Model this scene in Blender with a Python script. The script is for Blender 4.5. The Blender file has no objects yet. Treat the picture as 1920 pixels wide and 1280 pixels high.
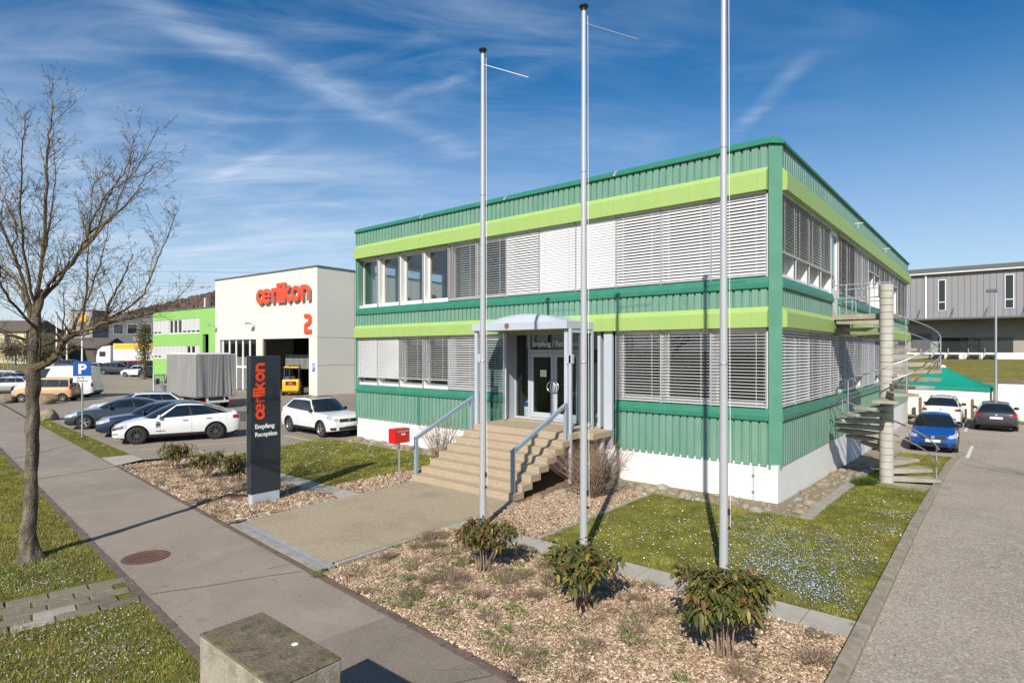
import bpy, bmesh, math, random
import numpy as np
from mathutils import Vector, Matrix, noise as mnoise

random.seed(7)
RNG = np.random.default_rng(11)
scene = bpy.context.scene
COL = scene.collection
rad = math.radians

# ------------------------------------------------------------------ camera
# world frame: x runs along the street front of the office (corner of the office at x=0, y=0),
# y runs back along its side, z up, metres
YAW = 0.6955
cam_data = bpy.data.cameras.new('camera')
cam = bpy.data.objects.new('camera', cam_data)
COL.objects.link(cam)
cam.location = (4.23, -15.46, 3.8)
cam.rotation_euler = (rad(90), 0, YAW)
cam_data.sensor_width = 36.0
cam_data.lens = 36.0 * 1095.8 / 1920.0
cam_data.shift_y = 0.01003
cam_data.clip_start = 0.1
cam_data.clip_end = 4000
scene.camera = cam

# ------------------------------------------------------------------ sun, sky, exposure
SUN_EL = rad(36.0)
sun_h = Vector((0.41, -0.912, 0)).normalized()
to_sun = Vector((sun_h.x * math.cos(SUN_EL), sun_h.y * math.cos(SUN_EL), math.sin(SUN_EL)))
sd = bpy.data.lights.new('sun', 'SUN')
sd.energy = 4.7
sd.angle = rad(0.5)
sd.color = (1.0, 0.93, 0.82)
sun = bpy.data.objects.new('sun', sd)
COL.objects.link(sun)
sun.location = (20, -40, 40)
sun.rotation_euler = (-to_sun).to_track_quat('-Z', 'Y').to_euler()

world = bpy.data.worlds.new('World')
scene.world = world
world.use_nodes = True


def build_world():
    nt = world.node_tree
    nt.nodes.clear()
    N, L = nt.nodes, nt.links

    def math_(op, a, b=None, c=None):
        n = N.new('ShaderNodeMath'); n.operation = op
        for i, q in enumerate((a, b, c)):
            if q is None:
                continue
            if isinstance(q, (int, float)):
                n.inputs[i].default_value = q
            else:
                L.new(q, n.inputs[i])
        return n.outputs[0]

    def ramp(val, lo, hi):
        n = N.new('ShaderNodeMapRange'); n.interpolation_type = 'SMOOTHSTEP'
        L.new(val, n.inputs[0]); n.inputs[1].default_value = lo; n.inputs[2].default_value = hi
        return n.outputs[0]

    out = N.new('ShaderNodeOutputWorld')
    bg = N.new('ShaderNodeBackground')
    bg.inputs['Strength'].default_value = 0.104
    L.new(bg.outputs[0], out.inputs[0])
    sky = N.new('ShaderNodeTexSky')
    sky.sky_type = 'NISHITA'
    sky.sun_disc = False
    sky.sun_elevation = SUN_EL
    sky.sun_rotation = math.atan2(sun_h.x, sun_h.y)
    sky.air_density = 1.0
    sky.dust_density = 0.6
    sky.ozone_density = 2.2
    tc = N.new('ShaderNodeTexCoord')
    sep = N.new('ShaderNodeSeparateXYZ')
    L.new(tc.outputs['Generated'], sep.inputs[0])
    x, y, z = sep.outputs
    zz = math_('ADD', math_('MAXIMUM', z, 0.0), 0.12)
    px, py = math_('DIVIDE', x, zz), math_('DIVIDE', y, zz)
    # turn the cloud plane so its u axis runs across the view, v away
    c, s = math.cos(YAW), math.sin(YAW)
    u = math_('ADD', math_('MULTIPLY', px, c), math_('MULTIPLY', py, s))
    v = math_('SUBTRACT', math_('MULTIPLY', py, c), math_('MULTIPLY', px, s))
    com = N.new('ShaderNodeCombineXYZ')
    L.new(u, com.inputs[0]); L.new(v, com.inputs[1])

    def cirrus(rot, sx, sy, scale, detail, dist, off):
        m = N.new('ShaderNodeMapping')
        m.inputs['Rotation'].default_value = (0, 0, rad(rot))
        m.inputs['Scale'].default_value = (sx, sy, 1)
        m.inputs['Location'].default_value = (off, off * .7, 0)
        L.new(com.outputs[0], m.inputs[0])
        n = N.new('ShaderNodeTexNoise')
        n.inputs['Scale'].default_value = scale
        n.inputs['Detail'].default_value = detail
        n.inputs['Roughness'].default_value = 0.58
        n.inputs['Distortion'].default_value = dist
        L.new(m.outputs[0], n.inputs['Vector'])
        return n.outputs[0]

    streaks = ramp(cirrus(-38, 0.75, 1.7, 1.0, 8, 1.3, 3.1), 0.36, 0.76)
    fine = ramp(cirrus(-34, 0.8, 2.2, 2.4, 10, 1.0, 7.7), 0.38, 0.80)
    patches = ramp(math_('SUBTRACT', cirrus(10, 0.6, 0.8, 0.5, 4, 0.3, 1.3), math_('MULTIPLY', u, 0.06)), 0.31, 0.66)
    veil = math_('MULTIPLY', patches, math_('ADD', math_('MULTIPLY', streaks, 0.55), math_('MULTIPLY', fine, 0.45)))
    # contrails: soft lines on the cloud plane
    wob = math_('MULTIPLY', math_('SUBTRACT', cirrus(0, 1, 1, 2.0, 4, 0, 0.4), 0.5), 0.16)

    def trail(ax, ay, bx, by, w, amt):
        dx, dy = bx - ax, by - ay
        ln = math.hypot(dx, dy); dx /= ln; dy /= ln
        du, dv = math_('SUBTRACT', u, ax), math_('SUBTRACT', v, ay)
        along = math_('ADD', math_('MULTIPLY', du, dx), math_('MULTIPLY', dv, dy))
        across = math_('ABSOLUTE', math_('ADD', math_('SUBTRACT', math_('MULTIPLY', dv, dx), math_('MULTIPLY', du, dy)), wob))
        ends = math_('MULTIPLY', ramp(along, -0.1, ln * .3), math_('SUBTRACT', 1.0, ramp(along, ln * .7, ln * 1.1)))
        core = math_('SUBTRACT', 1.0, ramp(across, 0.0, w))
        return math_('MULTIPLY', math_('MULTIPLY', core, ends), math_('MULTIPLY', math_('ADD', 0.35, fine), amt))

    t1 = trail(-1.0, 1.15, -0.12, 2.2, 0.10, 0.30)
    t2 = trail(-0.36, 1.78, -0.10, 1.62, 0.035, 0.22)
    t3 = trail(0.76, 2.0, 0.75, 1.52, 0.05, 0.18)
    t4 = trail(-1.25, 2.35, -0.62, 1.93, 0.06, 0.20)
    low = math_('SUBTRACT', 1.0, ramp(z, 0.0, 0.50))
    cov = math_('ADD', math_('MULTIPLY', veil, 0.50), math_('ADD', math_('ADD', t1, t2), math_('ADD', t3, t4)))
    cov = math_('ADD', cov, math_('MULTIPLY', low, 0.56))
    cov = math_('MINIMUM', cov, 0.85)
    mix = N.new('ShaderNodeMix'); mix.data_type = 'RGBA'
    L.new(cov, mix.inputs['Factor'])
    gam = N.new('ShaderNodeHueSaturation')
    gam.inputs['Saturation'].default_value = 1.55
    gam.inputs['Value'].default_value = 0.80
    L.new(sky.outputs[0], gam.inputs['Color'])
    L.new(gam.outputs[0], mix.inputs[6])
    mix.inputs[7].default_value = (5.3, 6.1, 7.3, 1)
    L.new(mix.outputs[2], bg.inputs['Color'])


build_world()
scene.view_settings.view_transform = 'Standard'
scene.view_settings.look = 'None'
scene.view_settings.exposure = 0.38
scene.view_settings.gamma = 1.0
scene.view_settings.use_curve_mapping = False
scene.cycles.max_bounces = 8
scene.cycles.transparent_max_bounces = 24
scene.cycles.caustics_reflective = False
scene.cycles.caustics_refractive = False


# ------------------------------------------------------------------ helpers
def srgb(r, g, b):
    f = lambda c: (c / 255 / 12.92) if c / 255 <= 0.04045 else ((c / 255 + 0.055) / 1.055) ** 2.4
    return (f(r), f(g), f(b), 1.0)


def smooth(a, b, x):
    k = min(1.0, max(0.0, (x - a) / (b - a)))
    return k * k * (3 - 2 * k)


def zt(x, y):
    """height of the terrain: falls gently behind the corner on the right, rises far left"""
    z = -0.03 * max(0.0, min(y, 12.0)) * smooth(-3.0, 0.0, x)
    if x < -55:
        z += 0.02 * (-x - 55)
    return z


def tag(o, label=None, cat=None, group=None, kind=None):
    if label: o['label'] = label
    if cat: o['category'] = cat
    if group: o['group'] = group
    if kind: o['kind'] = kind
    return o


def empty(name, loc=(0, 0, 0), rz=0.0, parent=None):
    o = bpy.data.objects.new(name, None)
    COL.objects.link(o)
    o.location = loc
    o.rotation_euler = (0, 0, rz)
    o.empty_display_size = 0.2
    if parent: o.parent = parent
    return o


def thing(name, label, cat, loc=(0, 0, 0), rz=0.0, group=None):
    return tag(empty(name, loc, rz), label, cat, group)


def copy_tree(o, parent=None):
    c = o.copy()
    COL.objects.link(c)
    c.parent = parent
    for ch in list(o.children):
        copy_tree(ch, c)
    return c


class MB:
    """collects shapes, then links them as ONE mesh object"""
    def __init__(self):
        self.v, self.f = [], []

    def add(self, vs, fs):
        b = len(self.v)
        self.v.extend([tuple(p) for p in vs])
        self.f.extend([tuple(i + b for i in q) for q in fs])
        return self

    def box(self, x0, x1, y0, y1, z0, z1):
        x0, x1 = sorted((x0, x1)); y0, y1 = sorted((y0, y1)); z0, z1 = sorted((z0, z1))
        return self.add([(x0, y0, z0), (x1, y0, z0), (x1, y1, z0), (x0, y1, z0), (x0, y0, z1), (x1, y0, z1), (x1, y1, z1), (x0, y1, z1)],
                        [(0, 3, 2, 1), (4, 5, 6, 7), (0, 1, 5, 4), (1, 2, 6, 5), (2, 3, 7, 6), (3, 0, 4, 7)])

    def bar(self, p0, p1, w, h, up=(0, 0, 1)):
        """box beam from p0 to p1"""
        p0, p1 = Vector(p0), Vector(p1)
        d = (p1 - p0).normalized()
        u = Vector(up)
        s = d.cross(u)
        if s.length < 1e-5:
            s = d.cross(Vector((1, 0, 0)))
        s.normalize(); u = s.cross(d).normalized()
        vs = []
        for p in (p0, p1):
            for a, b in ((-1, -1), (1, -1), (1, 1), (-1, 1)):
                vs.append(p + s * a * w / 2 + u * b * h / 2)
        return self.add(vs, [(3, 2, 1, 0), (4, 5, 6, 7), (0, 1, 5, 4), (1, 2, 6, 5), (2, 3, 7, 6), (3, 0, 4, 7)])

    def tube(self, pts, r, n=8, cap=True):
        pts = [Vector(p) for p in pts]
        rs = r if isinstance(r, (list, tuple)) else [r] * len(pts)
        base = len(self.v)
        prev = None
        for i, p in enumerate(pts):
            d = (pts[min(i + 1, len(pts) - 1)] - pts[max(i - 1, 0)])
            if d.length < 1e-9:
                d = Vector((0, 0, 1))
            d.normalize()
            if prev is None:
                a = Vector((0, 0, 1)) if abs(d.z) < 0.9 else Vector((1, 0, 0))
                s = d.cross(a).normalized()
            else:
                s = (prev - d * prev.dot(d))
                if s.length < 1e-6:
                    s = d.cross(Vector((1, 0, 0)))
                s.normalize()
            prev = s
            t = d.cross(s)
            for k in range(n):
                an = 2 * math.pi * k / n
                q = p + (s * math.cos(an) + t * math.sin(an)) * rs[i]
                self.v.append((q.x, q.y, q.z))
        for i in range(len(pts) - 1):
            for k in range(n):
                k2 = (k + 1) % n
                self.f.append((base + i * n + k, base + i * n + k2, base + (i + 1) * n + k2, base + (i + 1) * n + k))
        if cap:
            self.f.append(tuple(base + k for k in range(n))[::-1])
            self.f.append(tuple(base + (len(pts) - 1) * n + k for k in range(n)))
        return self

    def lathe(self, prof, n=24, center=(0, 0, 0), axis='z', closed=False):
        """prof: list of (radius, height) along the axis"""
        base = len(self.v)
        cx, cy, cz = center
        for r, h in prof:
            for k in range(n):
                a = 2 * math.pi * k / n
                c, s = r * math.cos(a), r * math.sin(a)
                if axis == 'z': self.v.append((cx + c, cy + s, cz + h))
                elif axis == 'y': self.v.append((cx + c, cy + h, cz + s))
                else: self.v.append((cx + h, cy + c, cz + s))
        m = len(prof)
        for i in range(m - 1 + (1 if closed else 0)):
            j = (i + 1) % m
            for k in range(n):
                k2 = (k + 1) % n
                self.f.append((base + i * n + k, base + i * n + k2, base + j * n + k2, base + j * n + k))
        if not closed:
            if prof[0][0] > 1e-6: self.f.append(tuple(base + k for k in range(n))[::-1])
            if prof[-1][0] > 1e-6: self.f.append(tuple(base + (m - 1) * n + k for k in range(n)))
        return self

    def prism(self, poly, a, b, fn):
        """extrude polygon (list of 2D points) from a to b; fn(p, q, t) -> 3D"""
        n = len(poly)
        vs = [fn(p, q, a) for p, q in poly] + [fn(p, q, b) for p, q in poly]
        fs = [tuple(range(n))[::-1], tuple(range(n, 2 * n))]
        for i in range(n):
            j = (i + 1) % n
            fs.append((i, j, n + j, n + i))
        return self.add(vs, fs)

    def grid(self, fn, nu, nv, flip=False):
        base = len(self.v)
        for j in range(nv + 1):
            for i in range(nu + 1):
                self.v.append(tuple(fn(i / nu, j / nv)))
        for j in range(nv):
            for i in range(nu):
                a = base + j * (nu + 1) + i
                q = (a, a + 1, a + nu + 2, a + nu + 1)
                self.f.append(q[::-1] if flip else q)
        return self

    def mapped(self, fn):
        self.v = [tuple(fn(*p)) for p in self.v]
        return self

    def mesh(self, name, mat, smooth_angle=None, recalc=True):
        me = bpy.data.meshes.new(name)
        me.from_pydata(self.v, [], self.f)
        if recalc:
            bm = bmesh.new(); bm.from_mesh(me)
            bmesh.ops.recalc_face_normals(bm, faces=bm.faces)
            bm.to_mesh(me); bm.free()
        if mat is not None:
            me.materials.append(M[mat] if isinstance(mat, str) else mat)
        if smooth_angle is not None:
            me.polygons.foreach_set('use_smooth', [True] * len(me.polygons))
            me.set_sharp_from_angle(angle=rad(smooth_angle))
        me.update()
        return me

    def build(self, name, mat, parent=None, loc=(0, 0, 0), rz=0.0, smooth_angle=None, bevel=0.0, recalc=True):
        me = self.mesh(name, mat, smooth_angle, recalc)
        o = bpy.data.objects.new(name, me)
        COL.objects.link(o)
        o.location = loc
        o.rotation_euler = (0, 0, rz)
        if parent: o.parent = parent
        if bevel:
            m = o.modifiers.new('bevel', 'BEVEL'); m.width = bevel; m.segments = 2; m.limit_method = 'ANGLE'
        return o


def link(name, me, parent=None, loc=(0, 0, 0), rot=(0, 0, 0), scale=(1, 1, 1)):
    o = bpy.data.objects.new(name, me)
    COL.objects.link(o)
    o.location = loc; o.rotation_euler = rot; o.scale = scale
    if parent: o.parent = parent
    return o


def from_np(name, verts, faces, mat, colors=None, parent=None, kind=None):
    """verts (n,3), faces (m,k) numpy; colours per vertex (n,3)"""
    me = bpy.data.meshes.new(name)
    n, m, k = len(verts), len(faces), faces.shape[1]
    me.vertices.add(n); me.loops.add(m * k); me.polygons.add(m)
    me.vertices.foreach_set('co', verts.astype(np.float32).ravel())
    me.loops.foreach_set('vertex_index', faces.astype(np.int32).ravel())
    me.polygons.foreach_set('loop_start', np.arange(0, m * k, k, dtype=np.int32))
    me.update(calc_edges=True)
    if colors is not None:
        at = me.color_attributes.new('tint', 'FLOAT_COLOR', 'POINT')
        at.data.foreach_set('color', np.concatenate([colors, np.ones((n, 1))], 1).astype(np.float32).ravel())
    me.materials.append(M[mat])
    o = bpy.data.objects.new(name, me)
    COL.objects.link(o)
    if parent: o.parent = parent
    if kind: o['kind'] = kind
    return o


# ------------------------------------------------------------------ materials
M = {}


def new_mat(name):
    m = bpy.data.materials.new(name)
    m.use_nodes = True
    M[name] = m
    return m, m.node_tree.nodes, m.node_tree.links, m.node_tree.nodes['Principled BSDF']


def plain(name, col, rough=0.5, metal=0.0, coat=0.0, spec=0.5, var=0.06, scale=3.0, bump=0.0, bscale=40.0):
    """one colour with a little uneven tone and fine relief"""
    m, N, L, P = new_mat(name)
    col = col if len(col) == 4 else (*col, 1)
    P.inputs['Roughness'].default_value = rough
    P.inputs['Metallic'].default_value = metal
    P.inputs['Specular IOR Level'].default_value = spec
    if coat:
        P.inputs['Coat Weight'].default_value = coat
        P.inputs['Coat Roughness'].default_value = 0.05
    tc = N.new('ShaderNodeTexCoord')
    n = N.new('ShaderNodeTexNoise'); n.inputs['Scale'].default_value = scale; n.inputs['Detail'].default_value = 6
    L.new(tc.outputs['Object'], n.inputs['Vector'])
    r = N.new('ShaderNodeMapRange')
    r.inputs[1].default_value = 0.25; r.inputs[2].default_value = 0.75
    r.inputs[3].default_value = 1 - var; r.inputs[4].default_value = 1 + var
    L.new(n.outputs[0], r.inputs[0])
    mx = N.new('ShaderNodeVectorMath'); mx.operation = 'SCALE'
    mx.inputs[0].default_value = col[:3]
    L.new(r.outputs[0], mx.inputs['Scale'])
    L.new(mx.outputs[0], P.inputs['Base Color'])
    if bump:
        n2 = N.new('ShaderNodeTexNoise'); n2.inputs['Scale'].default_value = bscale; n2.inputs['Detail'].default_value = 4
        L.new(tc.outputs['Object'], n2.inputs['Vector'])
        b = N.new('ShaderNodeBump'); b.inputs['Strength'].default_value = bump; b.inputs['Distance'].default_value = 0.02
        L.new(n2.outputs[0], b.inputs['Height'])
        L.new(b.outputs[0], P.inputs['Normal'])
    return m


def layered(name, base, layers, rough=0.85, bump=0.0, bscale=60.0, bdist=0.01, spec=0.25, obj=False):
    """base colour overlaid with noise layers (colour, scale, lo, hi, amount, stretch)"""
    m, N, L, P = new_mat(name)
    P.inputs['Roughness'].default_value = rough
    P.inputs['Specular IOR Level'].default_value = spec
    if obj:
        src = N.new('ShaderNodeTexCoord').outputs['Object']
    else:
        src = N.new('ShaderNodeNewGeometry').outputs['Position']
    cur = None
    for i, (col, scale, lo, hi, amt, st) in enumerate(layers):
        mp = N.new('ShaderNodeMapping'); mp.inputs['Scale'].default_value = st
        mp.inputs['Location'].default_value = (i * 3.7, i * 1.9, i * 5.3)
        L.new(src, mp.inputs[0])
        n = N.new('ShaderNodeTexNoise'); n.inputs['Scale'].default_value = scale
        n.inputs['Detail'].default_value = 5; n.inputs['Roughness'].default_value = 0.6
        L.new(mp.outputs[0], n.inputs['Vector'])
        r = N.new('ShaderNodeMapRange'); r.inputs[1].default_value = lo; r.inputs[2].default_value = hi
        r.inputs[4].default_value = amt
        L.new(n.outputs[0], r.inputs[0])
        mix = N.new('ShaderNodeMix'); mix.data_type = 'RGBA'
        L.new(r.outputs[0], mix.inputs['Factor'])
        if cur is None: mix.inputs[6].default_value = base
        else: L.new(cur, mix.inputs[6])
        mix.inputs[7].default_value = col
        cur = mix.outputs[2]
    L.new(cur, P.inputs['Base Color'])
    if bump:
        n2 = N.new('ShaderNodeTexNoise'); n2.inputs['Scale'].default_value = bscale; n2.inputs['Detail'].default_value = 5
        L.new(src, n2.inputs['Vector'])
        b = N.new('ShaderNodeBump'); b.inputs['Strength'].default_value = bump; b.inputs['Distance'].default_value = bdist
        L.new(n2.outputs[0], b.inputs['Height'])
        L.new(b.outputs[0], P.inputs['Normal'])
    return m


def tinted(name, rough=0.8, trans=0.0, spec=0.2):
    """colour from the per-vertex tint (each blade, chip or leaf its own tone)"""
    m, N, L, P = new_mat(name)
    a = N.new('ShaderNodeAttribute'); a.attribute_name = 'tint'
    L.new(a.outputs['Color'], P.inputs['Base Color'])
    P.inputs['Roughness'].default_value = rough
    P.inputs['Specular IOR Level'].default_value = spec
    if trans:
        t = N.new('ShaderNodeBsdfTranslucent'); L.new(a.outputs['Color'], t.inputs[0])
        mx = N.new('ShaderNodeMixShader'); mx.inputs[0].default_value = trans
        L.new(P.outputs[0], mx.inputs[1]); L.new(t.outputs[0], mx.inputs[2])
        L.new(mx.outputs[0], N['Material Output'].inputs[0])
    return m


def glass(name, tint=(0.80, 0.86, 0.86), rough=0.0, refl=1.0):
    m, N, L, P = new_mat(name)
    N.remove(P)
    tr = N.new('ShaderNodeBsdfTransparent'); tr.inputs[0].default_value = (*tint, 1)
    gl = N.new('ShaderNodeBsdfGlossy'); gl.inputs['Roughness'].default_value = rough
    lw = N.new('ShaderNodeLayerWeight'); lw.inputs[0].default_value = 0.5
    p = N.new('ShaderNodeMath'); p.operation = 'POWER'; p.inputs[1].default_value = 4.0
    L.new(lw.outputs['Facing'], p.inputs[0])
    r = N.new('ShaderNodeMapRange'); r.inputs[3].default_value = 0.05 * refl; r.inputs[4].default_value = min(1.0, 0.9 * refl)
    L.new(p.outputs[0], r.inputs[0])
    mx = N.new('ShaderNodeMixShader')
    L.new(r.outputs[0], mx.inputs[0]); L.new(tr.outputs[0], mx.inputs[1]); L.new(gl.outputs[0], mx.inputs[2])
    L.new(mx.outputs[0], N['Material Output'].inputs[0])
    return m


S1 = (1, 1, 1)
# office
layered('cladding_green', (0.125, 0.262, 0.200, 1), [
    ((0.180, 0.325, 0.252, 1), 1.2, 0.35, 0.7, 0.75, (1.5, 1.5, 0.5)),
    ((0.088, 0.205, 0.165, 1), 5.0, 0.5, 0.8, 0.5, (3, 3, 0.25)),
    ((0.195, 0.335, 0.215, 1), 0.7, 0.5, 0.75, 0.55, S1), ((0.065, 0.145, 0.115, 1), 4.0, 0.58, 0.76, 0.5, (5, 5, .22)), ((0.26, 0.38, 0.32, 1), 11, 0.62, 0.8, 0.5, (4, 4, .3))], rough=0.5, spec=0.4, bump=0.03, bscale=8)
layered('trim_green', (0.030, 0.180, 0.118, 1), [
    ((0.05, 0.24, 0.165, 1), 2.5, 0.45, 0.75, 0.6, S1),
    ((0.20, 0.48, 0.36, 1), 9.0, 0.64, 0.8, 0.5, (1, 1, 2))], rough=0.42, spec=0.5)
layered('post_green', (0.082, 0.235, 0.160, 1), [((0.11, 0.28, 0.20, 1), 2.0, 0.4, 0.7, 0.7, S1)], rough=0.45, spec=0.5)
layered('fascia_lime', (0.295, 0.44, 0.125, 1), [
    ((0.335, 0.45, 0.155, 1), 1.5, 0.4, 0.7, 0.7, (1, 1, .4)),
    ((0.25, 0.345, 0.14, 1), 6.0, 0.55, 0.85, 0.5, (3, 3, .3)),
    ((0.36, 0.33, 0.12, 1), 2.2, 0.60, 0.76, 0.5, (3, 3, .25)), ((0.17, 0.22, 0.09, 1), 3.2, 0.60, 0.78, 0.5, (6, 6, .2))], rough=0.55, spec=0.4)
layered('render_white', (0.68, 0.68, 0.665, 1), [
    ((0.58, 0.57, 0.53, 1), 1.6, 0.5, 0.8, 0.35, (1, 1, 2)),
    ((0.40, 0.40, 0.33, 1), 7.0, 0.60, 0.82, 0.4, (1, 1, .4))], rough=0.9, bump=0.05, bscale=50)
plain('window_white', (0.70, 0.70, 0.69), rough=0.4, var=0.03)
plain('blind_slat', (0.62, 0.62, 0.63), rough=0.42, var=0.03)
plain('rail_grey', (0.42, 0.43, 0.46), rough=0.45, metal=0.3)
plain('porch_grey', (0.42, 0.46, 0.52), rough=0.38, var=0.04)
plain('rail_blue_grey', (0.24, 0.31, 0.38), rough=0.4, var=0.05)
plain('steel', (0.62, 0.63, 0.65), rough=0.28, metal=0.9)
plain('galvanised', (0.50, 0.52, 0.55), rough=0.42, metal=0.75, var=0.1, scale=12)
plain('pole_aluminium', (0.43, 0.44, 0.465), rough=0.36, metal=0.2, var=0.05, scale=2)
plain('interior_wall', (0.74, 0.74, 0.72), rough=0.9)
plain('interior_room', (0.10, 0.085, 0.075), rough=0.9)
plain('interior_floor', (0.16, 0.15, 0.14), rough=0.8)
layered('column_concrete', (0.40, 0.385, 0.35, 1), [((0.49, 0.475, 0.44, 1), 4, 0.42, 0.7, 0.8, S1), ((0.33, 0.31, 0.27, 1), 7, 0.52, 0.8, 0.6, (1, 1, .4)), ((0.40, 0.38, 0.34, 1), .9, 0.45, 0.6, 0.6, S1)], bump=0.15, bscale=40)
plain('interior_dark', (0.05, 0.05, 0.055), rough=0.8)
plain('lime_door', (0.25, 0.55, 0.07), rough=0.5)
plain('roof_grey', (0.2, 0.2, 0.2), rough=0.95)
glass('window_glass', (0.86, 0.90, 0.90), refl=1.6)
glass('porch_glass', (0.80, 0.88, 0.87))
glass('dark_window', (0.30, 0.34, 0.36), refl=1.0)
layered('aggregate_step', (0.375, 0.305, 0.215, 1), [
    ((0.52, 0.435, 0.32, 1), 36, 0.46, 0.68, 0.8, S1),
    ((0.22, 0.165, 0.105, 1), 50, 0.53, 0.7, 0.8, S1),
    ((0.34, 0.27, 0.19, 1), 1.5, 0.4, 0.7, 0.5, S1)], bump=0.5, bscale=90, bdist=0.008)
layered('aggregate_paving', (0.335, 0.275, 0.190, 1), [
    ((0.50, 0.43, 0.32, 1), 32, 0.48, 0.68, 0.85, S1),
    ((0.12, 0.10, 0.07, 1), 45, 0.54, 0.7, 0.8, S1),
    ((0.16, 0.14, 0.105, 1), 0.6, 0.5, 0.8, 0.6, S1)], bump=0.4, bscale=90, bdist=0.006)
layered('asphalt_path', (0.285, 0.240, 0.193, 1), [
    ((0.225, 0.188, 0.152, 1), 0.35, 0.42, 0.66, 0.9, S1),
    ((0.34, 0.29, 0.235, 1), 1.1, 0.52, 0.75, 0.8, S1),
    ((0.18, 0.155, 0.13, 1), 5.0, 0.55, 0.75, 0.45, S1), ((0.14, 0.12, 0.10, 1), 1.7, 0.66, 0.74, 0.5, S1),
    ((0.33, 0.30, 0.262, 1), 30, 0.52, 0.70, 0.8, S1),
    ((0.10, 0.092, 0.080, 1), 42, 0.55, 0.72, 0.8, S1)], bump=0.5, bscale=60, bdist=0.008)
layered('asphalt_road', (0.335, 0.283, 0.225, 1), [
    ((0.265, 0.223, 0.18, 1), 0.3, 0.42, 0.66, 0.9, S1),
    ((0.38, 0.33, 0.27, 1), 1.3, 0.5, 0.75, 0.7, S1),
    ((0.52, 0.48, 0.42, 1), 26, 0.50, 0.66, 0.85, S1),
    ((0.11, 0.10, 0.088, 1), 34, 0.53, 0.69, 0.85, S1)], bump=0.6, bscale=45, bdist=0.01)
layered('asphalt_lot', (0.27, 0.23, 0.187, 1), [
    ((0.32, 0.29, 0.25, 1), 14, 0.45, 0.7, 0.6, S1),
    ((0.155, 0.14, 0.12, 1), 0.12, 0.45, 0.65, 0.5, S1),
    ((0.22, 0.205, 0.18, 1), 0.5, 0.55, 0.8, 0.6, S1)], bump=0.2, bscale=80, bdist=0.006)
layered('asphalt_patch', (0.085, 0.080, 0.076, 1), [((0.12, 0.11, 0.10, 1), 30, 0.4, 0.7, 0.6, S1)], bump=0.2, bscale=80)
plain('road_yellow', (0.62, 0.47, 0.12), rough=0.8, var=0.2, scale=8)
plain('road_white', (0.62, 0.62, 0.58), rough=0.8, var=0.2, scale=8)
plain('seam_shadow_line', (0.075, 0.068, 0.06), rough=0.7)
layered('concrete_slab', (0.36, 0.33, 0.28, 1), [
    ((0.44, 0.41, 0.36, 1), 3, 0.4, 0.7, 0.7, S1), ((0.25, 0.24, 0.21, 1), 14, 0.55, 0.8, 0.6, S1)], bump=0.2, bscale=70)
layered('concrete_old', (0.33, 0.31, 0.26, 1), [
    ((0.21, 0.19, 0.14, 1), 2.2, 0.4, 0.65, 0.7, S1), ((0.42, 0.39, 0.33, 1), 18, 0.5, 0.75, 0.5, S1),
    ((0.20, 0.20, 0.08, 1), 5, 0.6, 0.8, 0.5, S1)], bump=0.35, bscale=60)
layered('block_top', (0.150, 0.122, 0.080, 1), [((0.23, 0.195, 0.14, 1), 6, 0.5, 0.7, 0.7, S1), ((0.07, 0.058, 0.04, 1), 9, 0.48, 0.66, 0.8, S1), ((0.21, 0.18, 0.05, 1), 2.5, 0.55, 0.72, 0.6, S1), ((0.40, 0.37, 0.31, 1), 40, 0.62, 0.75, 0.7, S1)], bump=0.8, bscale=40, bdist=0.014)
layered('asphalt_path_dark', (0.245, 0.206, 0.166, 1), [((0.165, 0.137, 0.110, 1), 0.5, 0.42, 0.66, 0.9, S1), ((0.15, 0.128, 0.105, 1), 5.0, 0.55, 0.75, 0.5, S1), ((0.29, 0.25, 0.205, 1), 30, 0.52, 0.70, 0.8, S1), ((0.09, 0.08, 0.068, 1), 42, 0.55, 0.72, 0.8, S1)], bump=0.5, bscale=60, bdist=0.008)
layered('block_concrete', (0.33, 0.30, 0.245, 1), [
    ((0.17, 0.145, 0.10, 1), 3.0, 0.42, 0.62, 0.85, S1), ((0.46, 0.43, 0.37, 1), 26, 0.55, 0.72, 0.7, S1),
    ((0.22, 0.20, 0.06, 1), 1.8, 0.55, 0.75, 0.6, S1), ((0.08, 0.07, 0.055, 1), 11, 0.62, 0.8, 0.7, S1)], bump=0.5, bscale=45, bdist=0.012)
layered('kerb_stone', (0.25, 0.215, 0.165, 1), [((0.15, 0.14, 0.06, 1), 3.0, 0.5, 0.7, 0.6, S1),
    ((0.38, 0.35, 0.30, 1), 6, 0.45, 0.7, 0.7, S1), ((0.15, 0.13, 0.10, 1), 16, 0.55, 0.8, 0.7, S1)], bump=0.4, bscale=60)
layered('cobble_red', (0.135, 0.098, 0.082, 1), [
    ((0.20, 0.15, 0.125, 1), 8, 0.45, 0.7, 0.7, S1), ((0.075, 0.062, 0.055, 1), 2.3, 0.5, 0.7, 0.7, S1)], bump=0.5, bscale=50)
layered('paver_dark', (0.14, 0.125, 0.09, 1), [((0.20, 0.18, 0.13, 1), 5, 0.45, 0.7, 0.7, S1), ((0.10, 0.11, 0.04, 1), 3, 0.55, 0.75, 0.6, S1)], bump=0.4, bscale=60)
layered('paver_old', (0.185, 0.160, 0.118, 1), [
    ((0.25, 0.22, 0.17, 1), 4, 0.45, 0.7, 0.7, S1), ((0.10, 0.088, 0.06, 1), 8, 0.55, 0.75, 0.7, S1)], bump=0.4, bscale=60)
layered('granite_edge', (0.31, 0.285, 0.245, 1), [((0.43, 0.41, 0.37, 1), 40, 0.45, 0.7, 0.7, S1)], bump=0.3, bscale=80)
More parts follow.
